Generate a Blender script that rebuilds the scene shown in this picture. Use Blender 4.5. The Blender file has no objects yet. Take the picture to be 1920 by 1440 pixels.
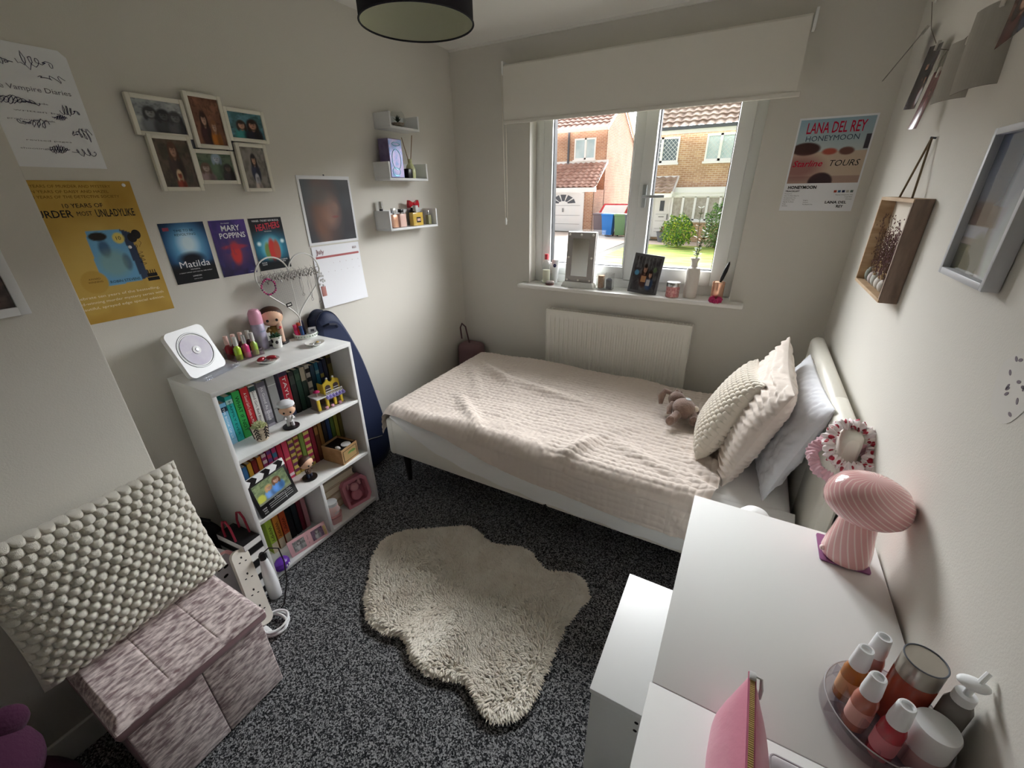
import bpy, bmesh, math, random
import numpy as np
from mathutils import Matrix, Vector
random.seed(7); RNG = np.random.default_rng(7)
PI = math.pi
scene = bpy.context.scene
COL = scene.collection
# ------------------------------------------------------------ camera, sky, exposure
def aim(yaw, pitch, roll):
    cy, sy, cp, sp = math.cos(yaw), math.sin(yaw), math.cos(pitch), math.sin(pitch)
    F = Vector((sy*cp, cy*cp, -sp)); R = Vector((cy, -sy, 0)); U = R.cross(F)
    R2 = R*math.cos(roll) + U*math.sin(roll); U2 = -R*math.sin(roll) + U*math.cos(roll)
    return Matrix((R2, U2, -F)).transposed().to_4x4()
cam = bpy.data.objects.new('camera', bpy.data.cameras.new('camera'))
COL.objects.link(cam)
cam.matrix_world = Matrix.Translation((0, 0, 1.57)) @ aim(-0.5067, 0.43088, -0.01332)
cam.data.sensor_width = 36; cam.data.lens = 783.1/1920*36; cam.data.clip_start = 0.01; cam.data.clip_end = 300
scene.camera = cam
W = bpy.data.worlds.new('sky'); scene.world = W; W.use_nodes = True
wn = W.node_tree; bgn = wn.nodes['Background']
def wnode(t, **k):
    n = wn.nodes.new(t)
    for a, b in k.items(): setattr(n, a, b)
    return n
def wlink(a, b): wn.links.new(a, b)
def ramp01(src, a, b):                       # smooth step of a world direction component
    n = wnode('ShaderNodeMapRange', interpolation_type='SMOOTHSTEP'); n.inputs[1].default_value = a; n.inputs[2].default_value = b
    wlink(src, n.inputs[0]); return n.outputs[0]
def wmul(a, b):
    n = wnode('ShaderNodeMath', operation='MULTIPLY'); wlink(a, n.inputs[0])
    if isinstance(b, (int, float)): n.inputs[1].default_value = b
    else: wlink(b, n.inputs[1])
    return n.outputs[0]
SKY_BASE, SKY_GLOW = .85, 37.0                # overcast sky, with a bright band added above the houses to light the room
wtc = wnode('ShaderNodeTexCoord'); wsep = wnode('ShaderNodeSeparateXYZ'); wlink(wtc.outputs['Generated'], wsep.inputs[0])
glow = wmul(wmul(ramp01(wsep.outputs[1], .15, .70), ramp01(wsep.outputs[2], .04, .24)), ramp01(wsep.outputs[2], .85, .60))
wadd = wnode('ShaderNodeMath', operation='MULTIPLY_ADD'); wlink(glow, wadd.inputs[0]); wadd.inputs[1].default_value = SKY_GLOW; wadd.inputs[2].default_value = SKY_BASE
wlink(wadd.outputs[0], bgn.inputs[1]); bgn.inputs[0].default_value = (0.97, 0.985, 1.0, 1)
vs = scene.view_settings
vs.view_transform = 'Standard'; vs.look = 'None'; vs.exposure = 0.12; vs.gamma = 1.0; vs.use_curve_mapping = False
scene.cycles.max_bounces = 10; scene.cycles.diffuse_bounces = 6; scene.cycles.transparent_max_bounces = 24
scene.cycles.sample_clamp_indirect = 6.0; scene.cycles.caustics_reflective = False; scene.cycles.caustics_refractive = False
scene.cycles.use_denoising = True
# ------------------------------------------------------------ materials
def lin(c):
    c = np.asarray(c, float); return np.where(c <= .04045, c/12.92, ((c+.055)/1.055)**2.4)
def rgb(c):
    """sRGB 0-255 triple or hex string to linear rgba"""
    if isinstance(c, str): c = [int(c[i:i+2], 16) for i in (0, 2, 4)]
    l = lin(np.array(c)/255.0); return (float(l[0]), float(l[1]), float(l[2]), 1)
MATS = {}
def mat(name, c=(200, 200, 200), rough=.6, metal=0, spec=.4, c2=None, scale=20, stretch=None, detail=3, bump=0, bscale=None, trans=0, ior=1.45, sheen=0, coat=0, emit=0, lo=.35, hi=.65, coord='Object'):
    if name in MATS: return MATS[name]
    m = bpy.data.materials.new(name); m.use_nodes = True; MATS[name] = m
    nt = m.node_tree; b = nt.nodes['Principled BSDF']
    b.inputs['Base Color'].default_value = rgb(c); b.inputs['Roughness'].default_value = rough
    b.inputs['Metallic'].default_value = metal; b.inputs['Specular IOR Level'].default_value = spec
    b.inputs['Transmission Weight'].default_value = trans; b.inputs['IOR'].default_value = ior
    b.inputs['Sheen Weight'].default_value = sheen; b.inputs['Coat Weight'].default_value = coat
    if emit:
        b.inputs['Emission Color'].default_value = rgb(c); b.inputs['Emission Strength'].default_value = emit
    if c2 is not None or bump:
        tc = nt.nodes.new('ShaderNodeTexCoord'); mp = nt.nodes.new('ShaderNodeMapping')
        nt.links.new(tc.outputs[coord], mp.inputs[0])
        if stretch: mp.inputs['Scale'].default_value = stretch
        n = nt.nodes.new('ShaderNodeTexNoise'); n.inputs['Scale'].default_value = scale; n.inputs['Detail'].default_value = detail
        nt.links.new(mp.outputs[0], n.inputs[0])
        if c2 is not None:
            r = nt.nodes.new('ShaderNodeValToRGB'); r.color_ramp.elements[0].position = lo; r.color_ramp.elements[1].position = hi
            r.color_ramp.elements[0].color = rgb(c); r.color_ramp.elements[1].color = rgb(c2)
            nt.links.new(n.outputs[0], r.inputs[0]); nt.links.new(r.outputs[0], b.inputs['Base Color'])
        if bump:
            if bscale:
                n2 = nt.nodes.new('ShaderNodeTexNoise'); n2.inputs['Scale'].default_value = bscale; n2.inputs['Detail'].default_value = detail
                nt.links.new(mp.outputs[0], n2.inputs[0]); n = n2
            bp = nt.nodes.new('ShaderNodeBump'); bp.inputs['Strength'].default_value = min(1, bump); bp.inputs['Distance'].default_value = .004*max(1, bump)
            nt.links.new(n.outputs[0], bp.inputs['Height']); nt.links.new(bp.outputs[0], b.inputs['Normal'])
    return m
def clear(name, tint=(255, 255, 255), refl=.08, rough=.02, alpha=.9):
    """thin clear glass or plastic: mostly see-through with a weak reflection"""
    if name in MATS: return MATS[name]
    m = bpy.data.materials.new(name); m.use_nodes = True; MATS[name] = m
    nt = m.node_tree; nt.nodes.remove(nt.nodes['Principled BSDF']); out = nt.nodes['Material Output']
    t = nt.nodes.new('ShaderNodeBsdfTransparent'); t.inputs[0].default_value = rgb(tint)
    g = nt.nodes.new('ShaderNodeBsdfGlossy'); g.inputs['Roughness'].default_value = rough
    lw = nt.nodes.new('ShaderNodeLayerWeight'); lw.inputs[0].default_value = .5
    pw = nt.nodes.new('ShaderNodeMath'); pw.operation = 'POWER'; pw.inputs[1].default_value = 3.5; nt.links.new(lw.outputs['Facing'], pw.inputs[0])
    mul = nt.nodes.new('ShaderNodeMath'); mul.operation = 'MULTIPLY_ADD'; mul.inputs[1].default_value = .40; mul.inputs[2].default_value = refl*.2+.01
    mx = nt.nodes.new('ShaderNodeMixShader')
    nt.links.new(pw.outputs[0], mul.inputs[0]); nt.links.new(mul.outputs[0], mx.inputs[0])
    nt.links.new(t.outputs[0], mx.inputs[1]); nt.links.new(g.outputs[0], mx.inputs[2]); nt.links.new(mx.outputs[0], out.inputs[0])
    return m
def attr_mat(name, rough=.55, spec=.3, coat=0):
    if name in MATS: return MATS[name]
    m = bpy.data.materials.new(name); m.use_nodes = True; MATS[name] = m
    nt = m.node_tree; b = nt.nodes['Principled BSDF']
    a = nt.nodes.new('ShaderNodeVertexColor'); a.layer_name = 'Col'
    nt.links.new(a.outputs[0], b.inputs['Base Color'])
    b.inputs['Roughness'].default_value = rough; b.inputs['Specular IOR Level'].default_value = spec; b.inputs['Coat Weight'].default_value = coat
    b.inputs['Coat Roughness'].default_value = .08
    return m
# ------------------------------------------------------------ mesh builder
def T(x=0, y=0, z=0): return Matrix.Translation((x, y, z))
def R(deg, ax='Z'): return Matrix.Rotation(math.radians(deg), 4, ax)
def S(x, y=None, z=None):
    y = x if y is None else y; z = x if z is None else z
    return Matrix.Diagonal((x, y, z, 1))
def frame(o, ex, ey, ez):
    m = Matrix.Identity(4)
    for i, e in enumerate((ex, ey, ez)):
        e = Vector(e).normalized()
        for k in range(3): m[k][i] = e[k]
    m.translation = Vector(o); return m
def left_wall(y, z, x=-1.909): return frame((x, y, z), (0, 1, 0), (0, 0, 1), (1, 0, 0))
def right_wall(y, z, x=.4235): return frame((x, y, z), (0, -1, 0), (0, 0, 1), (-1, 0, 0))
def back_wall(x, z, y=2.678): return frame((x, y, z), (1, 0, 0), (0, 0, 1), (0, -1, 0))
def world_of(o): return (world_of(o.parent) @ o.matrix_basis) if o.parent else o.matrix_basis.copy()
class MB:
    def __init__(s): s.V = []; s.F = []; s.MI = []; s.n = 0
    def add(s, V, F, M=None, mi=0):
        V = np.asarray(V, float).reshape(-1, 3)
        if M is not None:
            A = np.array(M); V = V @ A[:3, :3].T + A[:3, 3]
        s.V.append(V); s.F += [[i+s.n for i in f] for f in F]; s.MI += [mi]*len(F); s.n += len(V); return s
    def bx(s, x0, x1, y0, y1, z0, z1, bev=0, M=None, mi=0, seg=2):
        if bev <= 0:
            V = [(x, y, z) for z in (z0, z1) for y in (y0, y1) for x in (x0, x1)]
            F = [(0, 2, 3, 1), (4, 5, 7, 6), (0, 1, 5, 4), (2, 6, 7, 3), (0, 4, 6, 2), (1, 3, 7, 5)]
            return s.add(V, F, M, mi)
        b = bmesh.new(); bmesh.ops.create_cube(b, size=1)
        for v in b.verts: v.co = Vector(((x0+x1)/2+v.co.x*(x1-x0), (y0+y1)/2+v.co.y*(y1-y0), (z0+z1)/2+v.co.z*(z1-z0)))
        bmesh.ops.bevel(b, geom=b.edges[:], offset=bev, segments=seg, profile=.5, affect='EDGES')
        b.verts.index_update(); V = [v.co[:] for v in b.verts]; F = [[v.index for v in f.verts] for f in b.faces]; b.free()
        return s.add(V, F, M, mi)
    def box(s, c, d, bev=0, M=None, mi=0, seg=2):
        return s.bx(c[0]-d[0]/2, c[0]+d[0]/2, c[1]-d[1]/2, c[1]+d[1]/2, c[2]-d[2]/2, c[2]+d[2]/2, bev, M, mi, seg)
    def lathe(s, prof, n=24, M=None, mi=0, cap=True, sx=1, sy=1):
        prof = np.array(prof, float); a = np.linspace(0, 2*PI, n, endpoint=False); k = len(prof)
        V = np.zeros((k, n, 3)); V[:, :, 0] = prof[:, :1]*np.cos(a)*sx; V[:, :, 1] = prof[:, :1]*np.sin(a)*sy; V[:, :, 2] = prof[:, 1:2]
        F = [(i*n+j, i*n+(j+1) % n, (i+1)*n+(j+1) % n, (i+1)*n+j) for i in range(k-1) for j in range(n)]
        if cap:
            if prof[0, 0] > 1e-6: F.append(list(range(n))[::-1])
            if prof[-1, 0] > 1e-6: F.append(list(range((k-1)*n, k*n)))
        return s.add(V, F, M, mi)
    def cyl(s, r, z0, z1, n=24, M=None, mi=0, r2=None): return s.lathe([(r, z0), (r if r2 is None else r2, z1)], n, M, mi)
    def sph(s, c, r, nu=16, nv=10, M=None, mi=0):
        r = (r, r, r) if np.isscalar(r) else r
        t = np.linspace(0, PI, nv+1); p = np.linspace(0, 2*PI, nu, endpoint=False)
        V = np.stack([np.sin(t)[:, None]*np.cos(p)*r[0]+c[0], np.sin(t)[:, None]*np.sin(p)*r[1]+c[1], np.cos(t)[:, None]*np.ones(nu)*r[2]+c[2]], -1)
        F = [(i*nu+j, (i+1)*nu+j, (i+1)*nu+(j+1) % nu, i*nu+(j+1) % nu) for i in range(nv) for j in range(nu)]
        return s.add(V, F, M, mi)
    def tube(s, P, r, n=8, M=None, mi=0, closed=False, cap=True):
        P = [Vector(p) for p in P]; k = len(P); rs = [r]*k if np.isscalar(r) else r
        V = []; nrm = None
        for i in range(k):
            if closed: t = (P[(i+1) % k]-P[i-1]).normalized()
            else: t = (P[min(i+1, k-1)]-P[max(i-1, 0)]).normalized()
            if nrm is None:
                nrm = t.orthogonal().normalized()
            else:
                nrm = (nrm - t*nrm.dot(t))
                nrm = nrm.normalized() if nrm.length > 1e-6 else t.orthogonal().normalized()
            b = t.cross(nrm)
            for j in range(n):
                a = 2*PI*j/n; V.append(P[i]+(nrm*math.cos(a)+b*math.sin(a))*rs[i])
        F = [(i*n+j, i*n+(j+1) % n, ((i+1) % k)*n+(j+1) % n, ((i+1) % k)*n+j) for i in range(k if closed else k-1) for j in range(n)]
        if cap and not closed: F += [list(range(n))[::-1], list(range((k-1)*n, k*n))]
        return s.add([v[:] for v in V], F, M, mi)
    def prism(s, poly, z0, z1, M=None, mi=0):
        n = len(poly); V = [(p[0], p[1], z0) for p in poly]+[(p[0], p[1], z1) for p in poly]
        F = [list(range(n))[::-1], list(range(n, 2*n))]+[(i, (i+1) % n, n+(i+1) % n, n+i) for i in range(n)]
        return s.add(V, F, M, mi)
    def grid(s, V, M=None, mi=0, wrap=False):
        V = np.asarray(V, float); a, b = V.shape[:2]
        i, j = np.meshgrid(np.arange(a-1), np.arange(b if wrap else b-1), indexing='ij')
        j2 = (j+1) % b
        F = np.stack([i*b+j, (i+1)*b+j, (i+1)*b+j2, i*b+j2], -1).reshape(-1, 4).tolist()
        return s.add(V, F, M, mi)
    def build(s, name, mats, parent=None, smooth=40, origin=None, world=False):
        V = np.concatenate(s.V); me = bpy.data.meshes.new(name)
        o = bpy.data.objects.new(name, me)
        if parent is not None:
            o.parent = parent
            if world: 
                A = np.array(world_of(parent).inverted()); V = V @ A[:3, :3].T + A[:3, 3]
        elif origin is None:
            lo, hi = V.min(0), V.max(0); og = np.array([(lo[0]+hi[0])/2, (lo[1]+hi[1])/2, lo[2]])
            o.location = og; V = V-og
        elif isinstance(origin, Matrix): o.matrix_world = origin
        me.from_pydata(V.tolist(), [], s.F)
        for m in (mats if isinstance(mats, (list, tuple)) else [mats]): me.materials.append(m)
        if len(me.materials) > 1: me.polygons.foreach_set('material_index', s.MI)
        if smooth:
            me.polygons.foreach_set('use_smooth', [True]*len(me.polygons)); me.set_sharp_from_angle(angle=math.radians(smooth))
        me.update(); COL.objects.link(o); return o
def tag(o, label=None, cat=None, group=None, kind=None):
    if label: o['label'] = label
    if cat: o['category'] = cat
    if group: o['group'] = group
    if kind: o['kind'] = kind
    return o
def thing(name, label, cat, M=(0, 0, 0), group=None, kind=None):
    o = bpy.data.objects.new(name, None); COL.objects.link(o); o.empty_display_size = .05
    o.matrix_world = M if isinstance(M, Matrix) else T(*M)
    return tag(o, label, cat, group, kind)
def copy_thing(root, M, label):
    c = root.copy(); COL.objects.link(c); c.matrix_world = M if isinstance(M, Matrix) else T(*M); c['label'] = label
    for ch in list(root.children):
        d = ch.copy(); COL.objects.link(d); d.parent = c
        for g in ch.children:
            e = g.copy(); COL.objects.link(e); e.parent = d
    return c
# ------------------------------------------------------------ prints: pictures painted per vertex
def vnoise(U, V, f, seed, asp=1.0):
    g = np.random.default_rng(seed).random((int(f)+3, int(f)+3))
    x = np.clip(U, 0, 1)*f; y = np.clip(V, 0, 1)*f*asp % f
    i = x.astype(int); j = y.astype(int); a = x-i; b = y-j; a = a*a*(3-2*a); b = b*b*(3-2*b)
    return g[i, j]*(1-a)*(1-b)+g[i+1, j]*a*(1-b)+g[i, j+1]*(1-a)*b+g[i+1, j+1]*a*b
class Pic:
    def __init__(s, nx, ny, bg):
        s.nx, s.ny = nx, ny
        s.U, s.V = np.meshgrid(np.linspace(0, 1, nx), np.linspace(0, 1, ny))
        s.C = np.ones((ny, nx, 3))*np.array(bg)/255.0
    def blend(s, c, a): s.C = s.C*(1-a[..., None])+np.array(c)/255.0*a[..., None]; return s
    def ell(s, cx, cy, rx, ry, c, soft=.15, op=1):
        d = np.sqrt(((s.U-cx)/rx)**2+((s.V-cy)/ry)**2); return s.blend(c, op*np.clip((1-d)/soft+.5, 0, 1))
    def rect(s, x0, x1, y0, y1, c, op=1):
        a = ((s.U >= x0) & (s.U <= x1) & (s.V >= y0) & (s.V <= y1))*float(op); return s.blend(c, a)
    def poly(s, P, c, op=1):
        ins = np.zeros(s.U.shape, bool); n = len(P)
        for i in range(n):
            (x1, y1), (x2, y2) = P[i], P[(i+1) % n]
            if y1 == y2: continue
            ins ^= ((y1 > s.V) != (y2 > s.V)) & (s.U < (x2-x1)*(s.V-y1)/(y2-y1)+x1)
        return s.blend(c, ins*float(op))
    def grad(s, c0, c1, y0=0, y1=1, op=1):
        t = np.clip((s.V-y0)/(y1-y0), 0, 1)[..., None]; c = np.array(c0)/255*(1-t)+np.array(c1)/255*t
        s.C = s.C*(1-op)+c*op; return s
    def noise(s, f, c, lo=.4, hi=.7, seed=1, op=1, asp=1.0):
        n = vnoise(s.U, s.V, f, seed, asp)*.65+vnoise(s.U, s.V, f*2.3, seed+5, asp)*.35
        return s.blend(c, op*np.clip((n-lo)/(hi-lo), 0, 1))
    def person(s, cx, y0, k, skin, hair, cloth, asp=1.0):
        """shoulders, head and hair in a snapshot; k is the head height in picture units"""
        w = k*.40*asp
        dk = lambda c, f: tuple(int(v*f) for v in c)
        s.ell(cx, y0-k*.05, w*2.2, k*1.2, cloth, .35).ell(cx-w*.9, y0+k*.1, w*.8, k*.9, dk(cloth, 1.25), .9, .55).ell(cx+w*1.1, y0-k*.1, w*.8, k*.9, dk(cloth, .6), .9, .6)
        s.ell(cx, y0+k*1.0, w*.5, k*.4, dk(skin, .8), .4)
        s.ell(cx, y0+k*1.5, w*1.35, k*.72, hair, .35).ell(cx-w*1.0, y0+k*1.1, w*.45, k*.55, hair, .6).ell(cx+w*1.0, y0+k*1.1, w*.45, k*.55, dk(hair, .8), .6)
        s.ell(cx, y0+k*1.40, w*.86, k*.50, skin, .30).ell(cx+w*.4, y0+k*1.35, w*.5, k*.4, dk(skin, .78), .9, .6)
        for q in (-.34, .34): s.ell(cx+q*w, y0+k*1.50, w*.20, k*.055, dk(skin, .45), .8, .8)
        s.ell(cx, y0+k*1.20, w*.30, k*.05, dk(skin, .55), .9, .7).ell(cx, y0+k*1.82, w*.8, k*.22, hair, .5)
        return s
    def build(s, name, w, h, parent, M=None, m=None, x0=None, y0=0.0, z=0.0, curl=None):
        x0 = -w/2 if x0 is None else x0
        Z = np.full(s.U.shape, z) if curl is None else z+curl(s.U, s.V)
        V = np.stack([x0+s.U*w, y0+s.V*h, Z], -1)
        mb = MB(); b, a = V.shape[1], V.shape[0]
        i, j = np.meshgrid(np.arange(a-1), np.arange(b-1), indexing='ij')
        F = np.stack([i*b+j, i*b+j+1, (i+1)*b+j+1, (i+1)*b+j], -1).reshape(-1, 4).tolist()
        mb.add(V, F, M); o = mb.build(name, m or attr_mat('printed_paper'), parent, smooth=0, origin=Matrix.Identity(4) if parent is None else None)
        ca = o.data.color_attributes.new('Col', 'FLOAT_COLOR', 'POINT')
        rgba = np.ones((a*b, 4)); rgba[:, :3] = lin(np.clip(s.C, 0, 1)).reshape(-1, 3)
        ca.data.foreach_set('color', rgba.ravel()); return o
def text_geo(body, h, w=None, align='CENTER', bold=0, shear=0, res=2):
    c = bpy.data.curves.new('glyph', 'FONT'); c.body = body; c.align_x = align; c.size = 1; c.resolution_u = res
    c.offset = bold; c.shear = shear; c.fill_mode = 'FRONT'
    o = bpy.data.objects.new('glyph', c); me = bpy.data.meshes.new_from_object(o)
    V = np.array([v.co[:] for v in me.vertices]).reshape(-1, 3); F = [list(p.vertices) for p in me.polygons]
    bpy.data.objects.remove(o); bpy.data.curves.remove(c); bpy.data.meshes.remove(me)
    if len(V) == 0: return V, F
    V = V*h/.7
    if w:
        cw = V[:, 0].max()-V[:, 0].min(); V[:, 0] *= w/cw
    return V, F
def lettering(parent, lines, mats, z=.0006, M=None, name='lettering'):
    """lines: (text, x, y, cap height, width or None, material index[, options])"""
    if name == 'lettering' and len(lines) > 3:            # each large word is a part, the small print one more
        big = [l for l in lines if l[3] >= .0095]; rest = [l for l in lines if l[3] < .0095]
        for l in big: lettering(parent, [l], mats, z, M, 'title_lettering')
        return lettering(parent, rest, mats, z, M, 'small_print') if rest else None
    mb = MB()
    for l in lines:
        k = l[6] if len(l) > 6 else {}
        V, F = text_geo(l[0], l[3], l[4], k.get('align', 'CENTER'), k.get('bold', 0), k.get('shear', 0))
        if len(V): mb.add(V, F, (M or Matrix.Identity(4)) @ T(l[1], l[2], z+k.get('dz', 0)) @ R(k.get('rot', 0)), l[5])
    if mb.n: return mb.build(name, mats, parent, smooth=0)
INK = mat('black_ink', (20, 20, 22), .6); PAPERW = mat('white_ink', (235, 235, 235), .6)
# ------------------------------------------------------------ the setting
WALL = mat('wall_paint', (214, 211, 203), .85, bump=.12, bscale=260, spec=.2)
CEIL = mat('ceiling_paint', (236, 235, 230), .9, spec=.2, bump=.1, bscale=200)
UPVC = mat('white_upvc', (238, 240, 238), .3, spec=.5)
GLOSSW = mat('white_gloss_paint', (236, 235, 230), .35)
CARPET = mat('grey_fleck_carpet', (60, 60, 62), .95, spec=.1, bump=1.0, bscale=190)
def fleck(m):
    """twist pile carpet: every tuft is its own grey"""
    nt = m.node_tree; tc = nt.nodes['Texture Coordinate']; v = nt.nodes.new('ShaderNodeTexVoronoi'); v.inputs['Scale'].default_value = 215; v.inputs['Randomness'].default_value = 1
    n = nt.nodes.new('ShaderNodeTexNoise'); n.inputs['Scale'].default_value = 260; n.inputs['Detail'].default_value = 2
    sp = nt.nodes.new('ShaderNodeSeparateXYZ'); ad = nt.nodes.new('ShaderNodeMath'); ad.operation = 'MULTIPLY_ADD'; ad.inputs[1].default_value = .55
    nt.links.new(tc.outputs['Object'], v.inputs[0]); nt.links.new(tc.outputs['Object'], n.inputs[0]); nt.links.new(v.outputs['Color'], sp.inputs[0]); nt.links.new(sp.outputs[0], ad.inputs[0]); nt.links.new(n.outputs[0], ad.inputs[2])
    r = nt.nodes.new('ShaderNodeValToRGB'); e = r.color_ramp.elements; e[0].position = .42; e[0].color = rgb((14, 14, 16)); e[1].position = 1.0; e[1].color = rgb((158, 159, 161)); k = e.new(.72); k.color = rgb((56, 57, 60))
    nt.links.new(ad.outputs[0], r.inputs[0]); nt.links.new(r.outputs[0], nt.nodes['Principled BSDF'].inputs['Base Color'])
fleck(CARPET)
XL, XR, YB, YF, ZC = -1.911, .425, 2.68, -1.15, 2.385
def struct(name, mb, m, **k): return tag(mb.build(name, m, origin=Matrix.Identity(4), **k), kind='structure')
struct('floor', MB().bx(XL-.1, XR+.1, YF-.1, YB+.2, -.12, 0), CARPET, smooth=0)
struct('ceiling', MB().bx(XL-.1, XR+.1, YF-.1, YB+.3, ZC, ZC+.12), CEIL, smooth=0)
struct('wall_left', MB().bx(XL-.12, XL, YF-.1, YB+.25, -.1, ZC+.05), WALL, smooth=0)
struct('wall_alcove', MB().bx(XL, -1.54, YF, .414, 0, ZC, bev=.006), WALL)
struct('wall_right', MB().bx(XR, XR+.12, YF-.1, YB+.25, -.1, ZC+.05), WALL, smooth=0)
struct('wall_front', MB().bx(XL, XR, YF-.12, YF, -.1, ZC+.05), WALL, smooth=0)
WX0, WX1, WZ0, WZ1 = -1.337, -.058, .985, 2.12
mb = MB().bx(XL, WX0, YB, YB+.25, -.1, ZC+.05).bx(WX1, XR, YB, YB+.25, -.1, ZC+.05).bx(WX0, WX1, YB, YB+.25, -.1, WZ0-.02).bx(WX0, WX1, YB, YB+.25, WZ1, ZC+.05)
struct('wall_back', mb, WALL, smooth=0)
def skirt(name, x0, x1, y0, y1): struct(name, MB().bx(x0, x1, y0, y1, 0, .1, bev=.004), GLOSSW)
skirt('baseboard_left', XL, XL+.014, .414, YB); skirt('baseboard_back', XL, XR, YB-.014, YB); skirt('baseboard_right', XR-.014, XR, YF, YB)
skirt('baseboard_alcove', -1.54, -1.526, YF, .414)
struct('trim_1', MB().bx(WX0-.055, WX1+.078, 2.598, 2.79, .962, .986, bev=.007), GLOSSW)      # window board
# plaster line where wall meets ceiling
struct('trim_2', MB().bx(XL, XR, YB-.012, YB, ZC-.012, ZC), CEIL, smooth=0)
# window: outer frame, mullion, fixed light and opening sash
win = thing('window_1', None, None, (-.7, 2.80, .985), kind='structure')
FY0, FY1 = 2.775, 2.845
def bars(mb, x0, x1, z0, z1, wl, wr, wb, wt, y0, y1, bev=.006):
    mb.bx(x0, x0+wl, y0, y1, z0, z1, bev).bx(x1-wr, x1, y0, y1, z0, z1, bev).bx(x0+wl-.002, x1-wr+.002, y0, y1, z0, z0+wb, bev).bx(x0+wl-.002, x1-wr+.002, y0, y1, z1-wt, z1, bev)
mb = MB(); bars(mb, WX0, WX1, .986, WZ1, .055, .055, .06, .05, FY0, FY1); mb.bx(-.705, -.65, FY0, FY1, 1.03, WZ1-.04, .006)
mb.build('window_frame', UPVC, win, world=True)
mb = MB(); bars(mb, WX0+.055, -.705, 1.045, WZ1-.05, .06, .008, .075, .05, FY0-.004, FY1-.01)
mb.build('fixed_light_frame', UPVC, win, world=True)
mb = MB(); bars(mb, -.65, WX1-.05, 1.045, WZ1-.05, .07, .075, .085, .07, FY0-.022, FY1-.01, .009)
sash = mb.build('casement_sash', UPVC, win, world=True)
GASK = mat('black_gasket', (28, 30, 34), .6)
mb = MB()
for (a, b, c, d) in ((WX0+.113, -.711, 1.118, WZ1-.1), (-.582, WX1-.123, 1.128, WZ1-.12)): bars(mb, a, b, c, d, .007, .007, .007, .007, FY0+.012, FY1-.012, 0)
mb.build('gasket', GASK, win, smooth=0, world=True)
GLASS = clear('window_glass')
MB().bx(WX0+.115, -.713, 2.806, 2.812, 1.12, WZ1-.1).build('pane', GLASS, win, smooth=0, world=True)
MB().bx(-.58, WX1-.125, 2.806, 2.812, 1.13, WZ1-.12).build('pane', GLASS, win, smooth=0, world=True)
ALU = mat('satin_silver', (190, 195, 195), .35, .7)
mb = MB().bx(-.628, -.602, FY0-.036, FY0-.02, 1.475, 1.60, .005).tube([(-.615, FY0-.03, 1.535), (-.615, FY0-.062, 1.535), (-.60, FY0-.066, 1.536), (-.495, FY0-.06, 1.537)], [.009, .008, .009, .008], 8)
mb.build('window_handle', ALU, sash, world=True)
# roller blind on its brackets above the window
BLIND = mat('cream_blind_fabric', (226, 223, 214), .8, spec=.2, bump=.08, bscale=500)
bl = thing('roller_blind', 'cream roller blind pulled a third of the way down over the window', 'blind', (-.715, 2.60, 1.95))
mb = MB().bx(-1.475, .042, 2.600, 2.6025, 1.965, 2.235); mb.build('blind_fabric', BLIND, bl, smooth=0, world=True)
MB().tube([(-1.475, 2.625, 2.225), (.042, 2.625, 2.225)], .024, 16).build('roller_tube', BLIND, bl, world=True)
MB().bx(-1.475, .06, 2.594, 2.608, 1.946, 1.966, .004).build('bottom_bar', BLIND, bl, world=True)
for x in (-1.487, .048): MB().bx(x, x+.012, 2.598, 2.679, 2.195, 2.262, .002).build('bracket', UPVC, bl, world=True)
P = [(-1.482, 2.592, 2.2), (-1.478, 2.592, 1.9), (-1.472, 2.594, 1.40), (-1.468, 2.598, 1.385), (-1.463, 2.603, 1.40), (-1.466, 2.61, 1.9), (-1.47, 2.61, 2.2)]
ch = MB().tube(P, .0018, 6).build('pull_chain', mat('chain_cream', (225, 220, 205), .5), bl, world=True)
MB().lathe([(.001, 0), (.006, .004), (.007, .03), (.003, .045)], 10, T(-1.47, 2.596, 1.37)).build('chain_weight', UPVC, ch, world=True)
# radiator under the window
rd = thing('radiator', 'white ribbed panel radiator on the wall under the window', 'radiator', (-.69, 2.63, .24))
RADW = mat('radiator_white', (232, 230, 222), .4)
x0, x1, z0, z1, n = -1.158, -.222, .235, .832, 520
xs = np.linspace(x0, x1, n); zs = np.concatenate([[z0, z0+.012, z0+.04, z0+.055], np.linspace(z0+.07, z1-.07, 8), [z1-.055, z1-.04, z1-.012, z1]])
rib = np.clip(np.cos((xs-x0-.02)/.0335*2*PI)*1.6, -1, 1)*.5+.5
env = np.clip((zs-(z0+.04))/.02, 0, 1)*np.clip(((z1-.04)-zs)/.02, 0, 1); edge = (np.clip((xs-x0-.02)/.012, 0, 1)*np.clip((x1-.02-xs)/.012, 0, 1))
V = np.zeros((n, len(zs), 3)); V[..., 0] = xs[:, None]; V[..., 2] = zs; V[..., 1] = 2.603-.0085*(rib*edge)[:, None]*env
MB().grid(V).build('front_panel', RADW, rd, world=True)
MB().bx(x0, x1, 2.604, 2.645, z0, z1-.002).build('convector_core', RADW, rd, world=True)
mb = MB().bx(x0-.003, x1+.003, 2.598, 2.604, z1-.02, z1+.004).bx(x0-.003, x1+.003, 2.645, 2.65, z1-.02, z1+.004)
for i in range(46): mb.bx(x0+i*.0205, x0+i*.0205+.006, 2.6, 2.648, z1-.002, z1+.003)
mb.build('top_grille', RADW, rd, smooth=0, world=True)
for x in (x0-.006, x1): MB().bx(x, x+.006, 2.597, 2.651, z0-.002, z1+.003, .002).build('side_cover', RADW, rd, world=True)
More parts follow.
